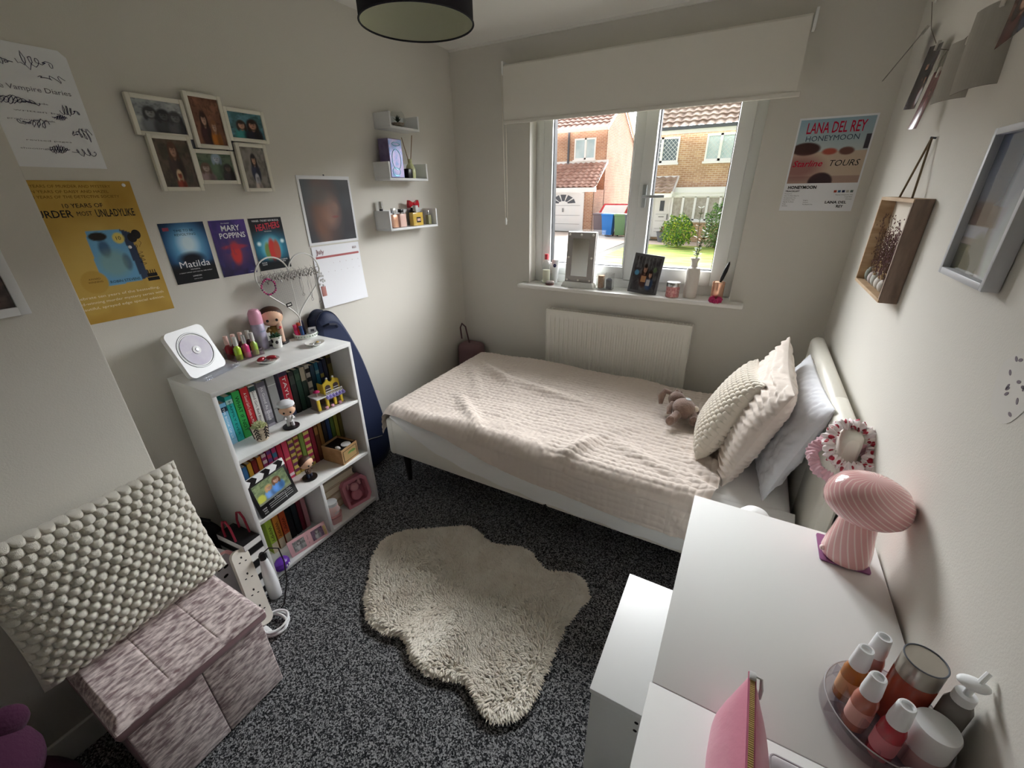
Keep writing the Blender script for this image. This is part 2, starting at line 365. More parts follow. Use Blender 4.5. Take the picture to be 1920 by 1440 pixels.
for x in (x0-.02, x1+.02): MB().tube([(x, 2.63, 0), (x, 2.63, .24)], .008, 8).tube([(x, 2.63, .26), (x+(.03 if x < -.7 else -.03), 2.63, .26)], .012, 8).build('valve_pipe', ALU, rd, world=True)
for x in (-.95, -.45): MB().bx(x-.015, x+.015, 2.645, 2.679, .4, .7).build('wall_bracket', RADW, rd, world=True)
# pendant drum shade
lp = thing('pendant_light', 'dark charcoal drum shade hanging from the ceiling', 'ceiling light', (-.84, 1.05, 1.954))
SHO = mat('charcoal_linen', (46, 46, 52), .9, bump=.3, bscale=700); SHI = mat('pale_shade_lining', (206, 208, 186), .8)
rr = .14
MB().lathe([(rr, 1.954), (rr, 2.14)], 64, T(-.84, 1.05, 0), cap=False).build('shade', SHO, lp, world=True)
MB().lathe([(rr-.0015, 1.955), (rr-.0015, 2.139)], 64, T(-.84, 1.05, 0), cap=False).build('lining', SHI, lp, world=True)
for z in (1.955, 2.139): MB().tube([(-.84+rr*math.cos(a), 1.05+rr*math.sin(a), z) for a in np.linspace(0, 2*PI, 64, endpoint=False)], .0025, 6, closed=True).build('rim', SHO, lp, world=True)
mb = MB()
for k in range(3):
    a = k*2*PI/3+.4; mb.tube([(-.84+.02*math.cos(a), 1.05+.02*math.sin(a), 2.125), (-.84+rr*math.cos(a), 1.05+rr*math.sin(a), 2.135)], .002, 6)
mb.build('shade_ring', UPVC, lp, world=True)
MB().tube([(-.84, 1.05, 2.12), (-.84, 1.05, 2.37)], .004, 8).build('flex', UPVC, lp, world=True)
MB().lathe([(.045, 2.385), (.045, 2.375), (.02, 2.36)], 24, T(-.84, 1.05, 0)).build('ceiling_rose', UPVC, lp, world=True)
MB().lathe([(.018, 2.07), (.022, 2.1), (.02, 2.14), (.01, 2.15)], 20, T(-.84, 1.05, 0)).build('lamp_holder', UPVC, lp, world=True)
MB().lathe([(.0, 2.005), (.02, 2.01), (.03, 2.03), (.026, 2.05), (.015, 2.075)], 20, T(-.84, 1.05, 0)).build('bulb', mat('bulb_glass', (240, 240, 240), .05, spec=.8, trans=.8), lp, world=True)
# ------------------------------------------------------------ outside
GZ = -.5
def brick(name, c1, c2, mortar, ax='XZ'):
    m = bpy.data.materials.new(name); m.use_nodes = True; nt = m.node_tree; b = nt.nodes['Principled BSDF']
    tc = nt.nodes.new('ShaderNodeTexCoord'); sp = nt.nodes.new('ShaderNodeSeparateXYZ'); cb = nt.nodes.new('ShaderNodeCombineXYZ')
    nt.links.new(tc.outputs['Object'], sp.inputs[0]); nt.links.new(sp.outputs[ax[0]], cb.inputs[0]); nt.links.new(sp.outputs[ax[1]], cb.inputs[1])
    br = nt.nodes.new('ShaderNodeTexBrick'); br.inputs['Scale'].default_value = 1; br.inputs['Brick Width'].default_value = .225; br.inputs['Row Height'].default_value = .075; br.inputs['Mortar Size'].default_value = .012
    br.inputs['Color1'].default_value = rgb(c1); br.inputs['Color2'].default_value = rgb(c2); br.inputs['Mortar'].default_value = rgb(mortar)
    nt.links.new(cb.outputs[0], br.inputs[0])
    no = nt.nodes.new('ShaderNodeTexNoise'); no.inputs['Scale'].default_value = 1.3; no.inputs['Detail'].default_value = 4; nt.links.new(tc.outputs['Object'], no.inputs[0])
    mx = nt.nodes.new('ShaderNodeMix'); mx.data_type = 'RGBA'; mx.blend_type = 'OVERLAY'; mx.inputs[0].default_value = .5
    nt.links.new(br.outputs[0], mx.inputs[6]); nt.links.new(no.outputs[0], mx.inputs[7]); nt.links.new(mx.outputs[2], b.inputs['Base Color'])
    b.inputs['Roughness'].default_value = .9; return m
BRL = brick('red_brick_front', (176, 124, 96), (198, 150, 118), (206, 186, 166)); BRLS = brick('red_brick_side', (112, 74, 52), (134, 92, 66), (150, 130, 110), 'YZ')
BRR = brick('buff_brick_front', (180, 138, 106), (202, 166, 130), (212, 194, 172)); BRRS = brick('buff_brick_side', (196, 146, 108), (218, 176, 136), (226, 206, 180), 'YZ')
EXW = mat('exterior_white', (245, 246, 246), .4); TILE_R = mat('red_roof_tile', (166, 130, 118), .8, c2=(196, 164, 152), scale=3); TILE_B = mat('brown_roof_tile', (158, 136, 120), .8, c2=(196, 178, 164), scale=3)
EGL = mat('window_pane_pale', (176, 200, 206), .08, spec=.8, c2=(206, 222, 226), scale=1.5); EGD = mat('window_pane_dark', (96, 112, 122), .08, spec=.8); GUT = mat('grey_gutter', (92, 96, 104), .6)
def tiles(name, p0, p1, p2, p3, m, parent, course=.3, pan=.3):
    """pantile slope: p0-p1 along the eave, p3-p2 along the top"""
    p0, p1, p2, p3 = (np.array(p, float) for p in (p0, p1, p2, p3))
    nrm = np.cross(p1-p0, p3-p0); nrm /= np.linalg.norm(nrm)
    nc = max(2, int(np.linalg.norm(p3-p0)/course)); nu = int(np.linalg.norm(p1-p0)/pan)*6+1
    rows = []
    u = np.linspace(0, 1, nu)[:, None]; wave = (np.cos(np.linspace(0, (nu-1)/6*2*PI, nu))*.025)[:, None]
    for c in range(nc):
        for t, h in ((c/nc, .05), ((c+1)/nc, .0)):
            a = p0+(p3-p0)*t; b = p1+(p2-p1)*t
            rows.append(a+(b-a)*u+nrm*(wave+h+.03))
    return MB().grid(np.array(rows)).build(name, m, parent, smooth=60, world=True)
def ewin(parent, x0, x1, z0, z1, y, splits, glass, lead=False, axis='X'):
    mb = MB(); bars(mb, x0, x1, z0, z1, .07, .07, .09, .07, y-.06, y+.05, 0)
    xs = [x0+(x1-x0)*s for s in splits]
    for x in xs: mb.bx(x-.05, x+.05, y-.06, y+.05, z0, z1)
    mb.bx(x0-.05, x1+.05, y-.14, y, z0-.08, z0)
    f = mb.build('window_frame', EXW, parent, smooth=0, world=True)
    if lead:
        lm = MB(); st = .17; h = z1-z0-.16
        for k in range(int((x1-x0+h)/st)+1):
            for sgn in (1, -1):
                xa = x0+.07+k*st-(h if sgn > 0 else 0)
                pts = []
                for t in np.linspace(0, 1, 25):
                    xx = xa+sgn*h*t
                    if x0+.07 <= xx <= x1-.07: pts.append((xx, y-.005, z0+.09+h*t))
                if len(pts) > 1: lm.tube([pts[0], pts[-1]], .011, 4)
        lm.build('lead_lattice', mat('pale_lead', (214, 222, 224), .5), f, smooth=0, world=True)
    MB().bx(x0+.05, x1-.05, y, y+.02, z0+.05, z1-.05).build('pane', glass, f, smooth=0, world=True)
# ground
struct('trim_3', MB().bx(-60, 40, 2.94, 80, GZ-.3, GZ-.02), mat('earth_ground', (120, 120, 110), .9), smooth=0)
PAV = mat('block_paving', (198, 184, 174), .9, c2=(220, 210, 202), scale=3, stretch=(.5, 2.5, 1), detail=5)
tag(MB().bx(-16, -4.93, 3.4, 23.1, GZ-.06, GZ).build('driveway', PAV, smooth=0), 'pinkish paved driveway in front of the garage across the way', 'driveway')
tag(MB().bx(-4.5, 8, 11.5, 18.9, GZ-.06, GZ+.005).build('front_lawn', mat('lawn_grass', (112, 150, 62), .9, c2=(196, 202, 110), scale=1.6, detail=8, stretch=(.6, 2, 1), bump=1, bscale=60), smooth=0), 'bright green front lawn outside the window', 'lawn')
tag(MB().bx(-4.5, 8, 18.9, 20.4, GZ-.06, GZ+.005).build('garden_path', mat('path_stone', (206, 190, 178), .9), smooth=0), 'pale path between the lawn and the buff brick house', 'path')
# left house
hl = thing('brick_house', 'red brick house with white garage door seen through the left pane', 'house', (-11, 28, GZ))
yg, yu, xc = 23.5, 25.2, -7.94
MB().bx(-40, xc, yu, 31.2, GZ, 4.6).build('front_wall', BRL, hl, smooth=0, world=True)  # wall and main roof stretched left beyond view to block low light
MB().prism([(yu, GZ), (31.2, GZ), (31.2, 4.15), (27.5, 6.1), (yu, 4.62)], 0, .03, Matrix(((0, 0, 1, xc), (1, 0, 0, 0), (0, 1, 0, 0), (0, 0, 0, 1)))).build('gable_wall', BRLS, hl, smooth=0, world=True)
MB().bx(-16, xc+.02, yg, yu, GZ, 1.62).build('garage_wall', BRL, hl, smooth=0, world=True)
MB().bx(xc+.001, xc+.03, yg, yu+.1, GZ, 1.62).build('garage_side_wall', BRLS, hl, smooth=0, world=True)
tiles('garage_roof', (-16, yg-.3, 1.72), (xc+.25, yg-.3, 1.72), (xc+.1, yu, 2.98), (-16, yu, 2.98), TILE_R, hl, .28, .3)
tiles('main_roof', (-40, yu-.35, 4.66), (xc+.15, yu-.35, 4.66), (xc+.15, 27.5, 6.3), (-40, 27.5, 6.3), TILE_R, hl, .33, .33)
MB().bx(-16, xc+.25, yg-.4, yg-.3, 1.52, 1.74).bx(-16, xc+.1, yu-.4, yu-.3, 4.5, 4.66).build('fascia', EXW, hl, smooth=0, world=True)
MB().bx(-16, xc+.15, yu-.02, yu+.02, 2.92, 3.12).build('flashing', EXW, hl, smooth=0, world=True)
mb = MB().tube([(xc+.1, yg-.35, 1.64), (xc+.1, yu, 3.0)], .07, 4).tube([(xc+.1, yu-.4, 4.55), (xc+.1, 27.5, 6.22)], .09, 4).tube([(xc+.1, 31.4, 4.1), (xc+.1, 27.5, 6.22)], .09, 4)
mb.build('verge_board', EXW, hl, smooth=0, world=True)
MB().tube([(-10.1, yu-.08, 3.0), (-10.1, yu-.08, 4.55)], .06, 8).build('drainpipe', GUT, hl, world=True)
ewin(hl, -9.75, -8.52, 3.16, 4.2, yu-.03, [.52], EGL)
gd = MB().bx(-10.6, -8.52, yg-.05, yg, GZ+.02, 1.5).build('garage_door', EXW, hl, smooth=0, world=True)
mb = MB()
for k in range(5):
    a0, a1 = PI*(k+.12)/5, PI*(k+.88)/5
    P = [(.28*math.cos(a0), .13*math.sin(a0)), (.72*math.cos(a0), .46*math.sin(a0)), (.72*math.cos(a1), .46*math.sin(a1)), (.28*math.cos(a1), .13*math.sin(a1))]
    mb.prism(P, 0, .02, frame((-9.62, yg-.05, .95), (1, 0, 0), (0, 0, 1), (0, -1, 0)))
mb.build('fan_light', GUT, gd, smooth=0, world=True)
mb = MB()
for z in (.85, .35, -.1): mb.bx(-10.5, -8.62, yg-.062, yg-.05, z, z+.015)
mb.bx(-9.66, -9.58, yg-.1, yg-.05, .52, .72); mb.build('door_handle', mat('mid_grey', (150, 150, 152), .5), gd, smooth=0, world=True)
MB().bx(-10.72, -8.42, yg-.08, yg-.02, 1.48, 1.58).bx(-8.52, -8.42, yg-.08, yg-.02, GZ, 1.5).build('garage_door_frame', EXW, hl, smooth=0, world=True)
# right house
hr = thing('brick_house', 'buff brick house with brown tiled roof seen through the right pane', 'house', (0, 25, GZ))
yr = 21.0
MB().bx(-4.85, 30, yr, 29, GZ, 3.74).build('front_wall', BRR, hr, smooth=0, world=True)  # wall and roof lengthened right, out of view, to block side light
MB().prism([(yr, GZ), (29, GZ), (29, 3.7), (25, 6.6), (yr, 3.7)], 0, .03, Matrix(((0, 0, 1, -4.9), (1, 0, 0, 0), (0, 1, 0, 0), (0, 0, 0, 1)))).build('gable_wall', BRRS, hr, smooth=0, world=True)
tiles('main_roof', (-5.0, yr-.35, 3.86), (30, yr-.35, 3.86), (30, 25, 7.0), (-5.0, 25, 7.0), TILE_B, hr, .32, .33)
MB().bx(-5, 9, yr-.42, yr-.3, 3.64, 3.78).build('fascia', EXW, hr, smooth=0, world=True)
MB().bx(-5, 9, yr-.5, yr-.36, 3.78, 3.9).build('gutter', GUT, hr, smooth=0, world=True)
ewin(hr, -4.5, -3.46, 2.62, 3.58, yr-.03, [.33], EGD, True); ewin(hr, -2.42, -.9, 2.62, 3.6, yr-.03, [.36], EGL, True)
tiles('porch_roof', (-4.9, yr-1.1, 1.42), (-3.36, yr-1.1, 1.42), (-3.36, yr, 2.06), (-4.9, yr, 2.06), TILE_B, hr, .25, .3)
mb = MB().bx(-4.9, -3.32, yr-1.16, yr-1.08, 1.28, 1.44).bx(-3.38, -3.3, yr-1.1, yr, 1.3, 1.5).bx(-4.9, -3.3, yr-.03, yr, 2.0, 2.12).tube([(-3.33, yr-1.1, 1.4), (-3.33, yr, 2.08)], .05, 4); mb.build('porch_fascia', EXW, hr, smooth=0, world=True)
dr = MB().bx(-4.2, -3.52, yr-.1, yr-.02, GZ+.12, 1.36).bx(-4.28, -4.2, yr-.14, yr, GZ, 1.4).bx(-3.52, -3.4, yr-.14, yr, GZ, 1.4).build('front_door', EXW, hr, smooth=0, world=True)
MB().bx(-3.94, -3.76, yr-.12, yr-.1, .72, 1.14).build('door_light', GUT, dr, smooth=0, world=True)
mb = MB().bx(-3.95, -3.72, yr-.125, yr-.1, .46, .5)
for z in (.58, .3, -.02, -.16): mb.bx(-4.08, -3.64, yr-.108, yr-.1, z, z+.012)
mb.bx(-3.6, -3.56, yr-.16, yr-.1, .36, .6); mb.build('letterbox', mat('mid_grey'), dr, smooth=0, world=True)
MB().bx(-3.42, -.4, yr-.62, yr, 1.3, 1.66, .03).bx(-3.42, -.4, yr-.66, yr, 1.44, 1.5).build('bay_cladding', EXW, hr, smooth=0, world=True)
MB().bx(-3.4, -.42, yr-.5, yr, GZ, .38).build('bay_wall', BRR, hr, smooth=0, world=True)
mb = MB(); bars(mb, -3.4, -.42, .36, 1.32, .07, .07, .07, .05, yr-.56, yr-.48, 0)
for x in (-2.93, -2.45, -1.97, -1.49, -1.0): mb.bx(x-.045, x+.045, yr-.56, yr-.48, .36, 1.32)
by = mb.bx(-3.45, -.4, yr-.62, yr-.46, .3, .38).build('bay_window_frame', EXW, hr, smooth=0, world=True)
MB().bx(-3.36, -.46, yr-.51, yr-.5, .4, 1.3).build('pane', mat('bay_pane', (168, 160, 148), .1, spec=.7, c2=(190, 186, 176), scale=8), by, smooth=0, world=True)
# wheelie bins, car, planter, bushes
def bin_(x, y, c, label, lid=None):
    t = thing('wheelie_bin', label, 'bin', (x, y, GZ), 'wheelie bins beside the red brick house')
    m = mat('bin_'+label.split()[0], c, .5)
    MB().add([(sx*w+0, sy*w*1.1, z) for z, w in ((.08, .22), (.95, .28)) for sx, sy in ((-1, -1), (1, -1), (1, 1), (-1, 1))], [(3, 2, 1, 0), (4, 5, 6, 7)]+[(i, (i+1) % 4, 4+(i+1) % 4, 4+i) for i in range(4)]).build('bin_body', m, t, smooth=0)
    MB().bx(-.3, .3, -.36, .3, .95, 1.05, .03).bx(-.27, .27, .28, .34, .9, 1.0).build('lid', lid or m, t)
    for sx in (-1, 1): MB().cyl(.1, -.03, .03, 14, T(sx*.2, .22, .1) @ R(90, 'Y')).build('wheel', GASK, t)
bin_(-7.05, 22.2, (122, 108, 112), 'brown wheelie bin at the left end of the bin row', None)
bin_(-6.45, 21.7, (46, 128, 214), 'blue wheelie bin in the row beside the brick house'); bin_(-5.83, 21.75, (120, 158, 112), 'green wheelie bin in the row beside the brick house'); bin_(-5.22, 21.4, (116, 122, 132), 'grey wheelie bin half behind the window mullion')
cr = thing('car', 'red hatchback parked behind the row of bins', 'car', (-6.35, 24.6, GZ))
CR = mat('red_car_paint', (200, 44, 56), .25, coat=.5)
prof = [(-2.0, .35), (2.0, .35), (2.0, .85), (1.1, .95), (.55, 1.42), (-1.2, 1.45), (-1.9, .95), (-2.0, .8)]
MB().prism(prof, -.8, .8, R(82) @ R(90, 'X')).build('car_body', CR, cr, smooth=30)
MB().prism([(1.0, .96), (.52, 1.36), (-1.15, 1.38), (-1.7, .96)], -.81, .81, R(82) @ R(90, 'X')).build('car_window', EGD, cr, smooth=0)
MB().prism([(-1.55, .9), (-1.9, .9), (-1.32, 1.38), (-1.15, 1.38)], -.62, .62, R(82) @ T(-.12, 0, 0) @ R(90, 'X')).build('rear_screen', EXW, cr, smooth=0)
for sx in (-1.25, 1.25):
    for sy in (-.7, .7): MB().cyl(.32, -.1, .1, 20, R(82) @ T(sx, sy, .32) @ R(90, 'X')).build('wheel', GASK, cr)
def foliage(c, r, n, ls, seed):
    g = np.random.default_rng(seed); mb = MB()
    for i in range(n):
        d = g.normal(size=3); d /= np.linalg.norm(d); p = np.array(c)+d*np.array(r)*(g.random()**.25)*(1+.12*math.sin(d[0]*9+d[2]*7))
        if p[2] < GZ+.02: continue
        a, b = g.normal(size=3), g.normal(size=3); a = a/np.linalg.norm(a)*ls; b = b/np.linalg.norm(b)*ls*.5
        mb.add([p-a, p-b, p+a, p+b], [(0, 1, 2, 3)], None, int(g.random()*3))
    return mb
GR = [mat('leaf_bright', (190, 204, 74), .6), mat('leaf_mid', (104, 150, 62), .6), mat('leaf_deep', (66, 108, 60), .6)]
b1 = thing('bush', 'rounded yellow green bush on the lawn before the bay window', 'bush', (-2.62, 18.2, GZ))
foliage((-2.62, 18.2, .12), (.62, .5, .6), 2600, .05, 3).build('foliage', GR, b1, smooth=0, world=True)
MB().tube([(-2.62, 18.2, GZ), (-2.62, 18.2, .0)], .04, 6).build('stem', mat('bark', (110, 90, 70), .9), b1, world=True)
b2 = thing('bush', 'taller grey green shrub at the right edge of the window view', 'bush', (-1.35, 18.6, GZ))
foliage((-1.25, 18.6, .3), (.55, .5, .85), 2200, .05, 9).build('foliage', [GR[1], GR[2], mat('leaf_grey', (150, 168, 134), .6)], b2, smooth=0, world=True)
MB().tube([(-1.3, 18.6, GZ), (-1.3, 18.6, .2)], .04, 6).build('stem', mat('bark'), b2, world=True)
pp = thing('plant_pot', 'grey planter with pink flowers beside the white front door', 'plant pot', (-3.5, 20.0, GZ+.005))
MB().lathe([(.18, 0), (.28, .4), (.3, .42), (.27, .4), (.25, .36)], 20).build('pot', mat('planter_grey', (120, 126, 136), .7), pp)
foliage((0, 0, .5), (.16, .16, .14), 160, .05, 4).build('flowers', [mat('pink_petal', (226, 130, 130), .6), GR[1], GR[2]], pp, smooth=0)
# ------------------------------------------------------------ bed
def fbm(x, y, seed, f, oct=3):
    g = np.random.default_rng(seed); out = 0; amp = 1
    for o in range(oct):
        tb = g.random((64, 64)); X = np.asarray(x)*f+g.random()*40; Y = np.asarray(y)*f+g.random()*40
        i = np.floor(X).astype(int); j = np.floor(Y).astype(int); a = X-i; b = Y-j; a = a*a*(3-2*a); b = b*b*(3-2*b)
        q = lambda p, r: tb[p % 64, r % 64]
        out = out+amp*(q(i, j)*(1-a)*(1-b)+q(i+1, j)*a*(1-b)+q(i, j+1)*(1-a)*b+q(i+1, j+1)*a*b-.5); amp *= .5; f *= 2.1
    return out
LEATH = mat('cream_faux_leather', (226, 223, 212), .42, spec=.45, bump=.1, bscale=350)
DARKW = mat('black_stained_wood', (26, 24, 24), .5)
bed = thing('single_bed', 'cream upholstered single bed standing along the window wall', 'bed', (-.6, 1.95, 0))
MB().bx(-1.58, -.632, 1.440, 1.478, .205, .43, .012).build('side_rail', LEATH, bed, world=True)
MB().bx(-.628, .35, 1.440, 1.478, .205, .43, .012).build('side_rail', LEATH, bed, world=True)
MB().bx(-1.58, .35, 2.425, 2.46, .205, .43, .012).build('side_rail', LEATH, bed, world=True)
MB().bx(-1.61, -1.565, 1.435, 2.46, .205, .43, .014).build('foot_rail', LEATH, bed, world=True)
mb = MB()
prof = [(.345, .12), (.345, .80)]+[(.372-.027*math.cos(a), .873+.03*math.sin(a)) for a in np.linspace(0, PI/2, 6)]+[(.385+.018*math.sin(a), .883+.02*math.cos(a)) for a in np.linspace(0, PI/2, 5)]+[(.405, .12)]
n = len(prof); ys = [1.40, 1.408, 1.425, 1.70, 1.702, 1.704, 2.10, 2.44, 2.452, 2.46]; sc = [.55, .86, 1, 1, .965, 1, 1, 1, .86, .55]
V = []
for y, k in zip(ys, sc):
    for (x, z) in prof: V.append((.375+(x-.375)*k, y, z if z < .7 else .7+(z-.7)*(1-(1-k)*.12)))
F = [(i*n+j, i*n+j+1, (i+1)*n+j+1, (i+1)*n+j) for i in range(len(ys)-1) for j in range(n-1)]+[(i*n+n-1, i*n, (i+1)*n, (i+1)*n+n-1) for i in range(len(ys)-1)]
F += [list(range(n)), list(range((len(ys)-1)*n, len(ys)*n))[::-1]]
mb.add(V, F).build('headboard', LEATH, bed, world=True)
for x, y in ((-1.545, 1.50), (-1.545, 2.40), (.30, 1.50), (.30, 2.40)):
    MB().lathe([(.014, 0), (.026, .205), (.026, .21)], 12, T(x, y, 0)).build('leg', DARKW, bed, world=True)
MB().bx(-1.565, .34, 1.475, 2.425, .25, .272).build('slat_base', mat('grey_slat_base', (60, 58, 56), .9), bed, world=True)
SHEET = mat('white_cotton', (236, 236, 234), .85, bump=.15, bscale=14, spec=.2)
mt = thing('mattress', 'white mattress under a fitted sheet on the single bed', 'mattress', (-.61, 1.95, .272))
MB().bx(-1.555, .322, 1.482, 2.42, .274, .488, .05, seg=4).build('fitted_sheet', SHEET, mt, world=True)
# white undersheet hanging out in front of the rail below the quilt
hx = np.array([-1.56, -1.505, -1.40, -1.247, -1.107, -.95, -.80, -.637, -.457, -.235, -.025, .20, .325]); 
hz = np.array([.455, .43, .37, .315, .285, .262, .25, .238, .236, .234, .24, .26, .30])
nx, nv = 240, 40
xs = np.linspace(-1.56, .325, nx); zl = np.interp(xs, hx, hz)+.004*np.sin(xs*31)
V = np.zeros((nx, nv, 3))
for k in range(nv):
    t = k/(nv-1); V[:, k, 0] = xs
    if t < .2: V[:, k, 1] = 1.53-t/.2*.062; V[:, k, 2] = .468+.02*(1-t/.2)
    else:
        u = (t-.2)/.8; V[:, k, 2] = .468+(zl-.468)*u; V[:, k, 1] = 1.468-.044*np.sin(np.clip(u*1.6, 0, 1)*PI/2)+.003*fbm(xs, V[:, k, 2]*2.5, 5, 9)
tag(MB().grid(V).build('bed_sheet', SHEET), 'white loose sheet hanging out below the quilt along the bed side', 'sheet')
# quilt
QUILT = mat('blush_quilt_cotton', (216, 204, 194), .9, spec=.15, sheen=.2, bump=.15, bscale=600)
hemx = np.array([-1.75, -1.56, -1.505, -1.247, -1.107, -.862, -.637, -.457, -.235, -.025, .08]); hemz = np.array([.47, .475, .475, .448, .415, .362, .343, .338, .315, .315, .32])
na, nb = 430, 330
a = np.linspace(-1.74, .065, na)[:, None]*np.ones((1, nb)); tb = np.linspace(0, 1, nb)[None, :]
L = .505-np.interp(a[:, 0], hemx, hemz)      # drop below the top at the front
front0, back0, rr = 1.450, 2.425, .045
b_len = (2.50-front0)+L[:, None]*1.0-.018
b = 2.50-tb*b_len                                  # cloth coordinate running from the wall side to the hem
def bend(t, edge, sgn, r):
    """cloth running past an edge: returns (position, drop)"""
    d = (t-edge)*sgn; q = PI/2*r
    pos = np.where(d < 0, d, np.where(d < q, r*np.sin(np.clip(d, 0, q)/r), r)); drop = np.where(d < 0, 0, np.where(d < q, r*(1-np.cos(np.clip(d, 0, q)/r)), r+d-q))
    return edge+sgn*pos, drop
py, dy = bend(b, front0+rr, -1, rr); py2, dy2 = bend(py, back0, 1, .03); px, dx = bend(a, -1.585, -1, .04)
wr = .030*fbm(a*1.0, b*.8, 3, 2.2, 3)+.008*fbm(a*.7+b*.5, b*1.6-a*.8, 8, 7, 2)
for (cx, cy, ang, ln, am) in ((-1.30, 2.13, -35, .22, .026), (-1.05, 2.05, -12, .30, .018), (-.75, 1.98, -8, .3, .010), (-.52, 1.56, 65, .12, .030), (-1.17, 1.62, -40, .2, .022), (-1.38, 2.0, -50, .25, .014), (-.25, 1.62, -25, .25, .012)):
    ca, sa = math.cos(math.radians(ang)), math.sin(math.radians(ang)); u = (a-cx)*ca+(b-cy)*sa; v = -(a-cx)*sa+(b-cy)*ca
    wr = wr+am*np.exp(-(u/ln)**2-(v/.035)**2)
cell = .030; wob = .006*fbm(a, b, 12, 10)
qx = np.abs(np.sin((a+wob)/cell*PI)); qy = np.abs(np.sin((b-wob)/cell*PI)); stripe = np.clip((1.60-b)/.03, 0, 1)*np.clip((-.62-a)/.05, 0, 1)
puff = (np.minimum(qx, 1)*np.maximum(qy, stripe))**.45*.0052
puff = puff+.0035*fbm(a, b, 21, 55, 2)
flat = np.exp(-dy*3)*np.exp(-dx*6)
z = .502+np.maximum(wr*np.exp(-dy*7), -.004)-dy-np.minimum(dy2, .14)-dx
y = py2-np.clip(dy/.05, 0, 1)*(.026+.022*np.abs(fbm(a*1.2, b*.3, 4, 3)))-.05*dy
x = px-np.clip(dx*6, 0, 1)*.012
up = np.exp(-dy/.03)*np.exp(-dx/.03)
z = z+puff*up; y = y-puff*.5*(1-np.exp(-dy/.03)); x = x-puff*(1-np.exp(-dx/.03))
# gathered end beside the pillows
g = np.clip((a-(-.10))/.16, 0, 1); fold = np.sin((b*1.0+a*.8)*62+3*fbm(a, b, 31, 6))*.010*g*np.clip((1.95-b)/.2, .25, 1)
z = z+(fold+.012*g)*up; y = y-(fold*.8+.004*g)*(1-up); x = x-.06*np.clip((1.52-b)/.16, 0, 1)*g
V = np.stack([x, y, z], -1)
tag(MB().grid(V).build('quilt', QUILT, smooth=80), 'blush pink stitched quilt spread over the single bed', 'quilt')
# ------------------------------------------------------------ pillows and cushions
def pillow(w, h, t, nu, nv, p=2.4, pinch=.10, disp=None, ripple=0, seed=1):
    """closed pillow; u across, v up, thickness t; disp(U, V, side) pushes the skin outwards"""
    mb = MB(); u = np.linspace(-1, 1, nu)[:, None]*np.ones((1, nv)); v = np.ones((nu, 1))*np.linspace(-1, 1, nv)[None, :]
    prof = np.clip((1-np.abs(u)**p)*(1-np.abs(v)**p), 0, 1)**.5
    X = u*w/2*(1-pinch*(1-np.abs(v)**2)*np.abs(u)**3*.6); Y = v*h/2*(1-pinch*(1-np.abs(u)**2)*np.abs(v)**3*.6)
    for sgn in (1, -1):
        d = t/2*prof
        if ripple: d = d+ripple*fbm(u*w*2+sgn, v*h*2, seed, 9, 3)*np.clip(prof*3, 0, 1)
        if disp is not None: d = d+disp(X, Y, u, v)*np.clip(prof*4, 0, 1)
        P = np.stack([X, Y, sgn*d], -1)
        mb.grid(P if sgn > 0 else P[:, ::-1])
    return mb
def bobbles(sp, hgt, jitter=.25, seed=4):
    def f(X, Y, u, v):
        j = np.round(Y/(sp*.80)); off = np.where(j % 2 == 0, 0, .5); i = np.round(X/sp-off)
        g = np.random.default_rng(seed).random((200, 200, 2)); ii, jj = (i+100).astype(int), (j+100).astype(int)
        cx = (i+off+(g[ii, jj, 0]-.5)*jitter)*sp; cy = (j+(g[ii, jj, 1]-.5)*jitter)*sp*.80
        r = np.sqrt((X-cx)**2+(Y-cy)**2)/(sp*.50); return hgt*np.sqrt(np.clip(1-r*r, 0, 1))+hgt*.04*fbm(X, Y, 6, 160, 2)
    return f
FLUFF = mat('cream_fluffy_fabric', (250, 245, 232), .95, spec=.1, sheen=.6, bump=.9, bscale=700)
FLUFFB = mat('ivory_knit_fabric', (230, 222, 208), .95, spec=.1, sheen=.4, bump=.5, bscale=420)
PILB = mat('beige_crinkle_cotton', (216, 205, 195), .92, spec=.12, sheen=.2, bump=.2, bscale=300)
PILW = mat('cool_white_cotton', (228, 230, 236), .9, spec=.15)
def lean(name, mb, m, bottom, top, yc, label, cat, half_h, thick, spin=0):
    """a cushion leaning from (x, z) bottom to (x, z) top, facing the foot of the bed"""
    b, t = Vector((bottom[0], yc, bottom[1])), Vector((top[0], yc, top[1]))
    up = (t-b).normalized(); ex = Vector((0, -1, 0)); ez = ex.cross(up)
    return tag(mb.build(name, m, smooth=80, origin=frame((b+t)/2, ex, up, ez) @ R(spin)), label, cat)
lean('pillow', pillow(.68, .44, .13, 90, 60, ripple=.012, seed=3), PILW, (.225, .51), (.325, .845), 1.905, 'cool white plain pillow standing against the headboard', 'pillow', .2, .1, 3)
def crinkle(X, Y, u, v): return .0062*np.sin(Y*230+7*fbm(X, Y, 13, 9))*(fbm(X, Y*.6, 17, 7, 2)+.65)+.004*fbm(X, Y, 18, 40, 2)
lean('pillow', pillow(.64, .49, .15, 150, 130, disp=crinkle, pinch=.16, ripple=.003), PILB, (.085, .515), (.215, .915), 1.885, 'beige crinkled pillow leaning behind the bobbly cushion', 'pillow', .2, .1, -2)
lean('cushion', pillow(.42, .42, .13, 260, 260, disp=bobbles(.029, .0125, .05), pinch=.12), FLUFFB, (-.035, .515), (.125, .845), 1.915, 'ivory bobbly square cushion in front of the beige pillow', 'cushion', .2, .1, 6)
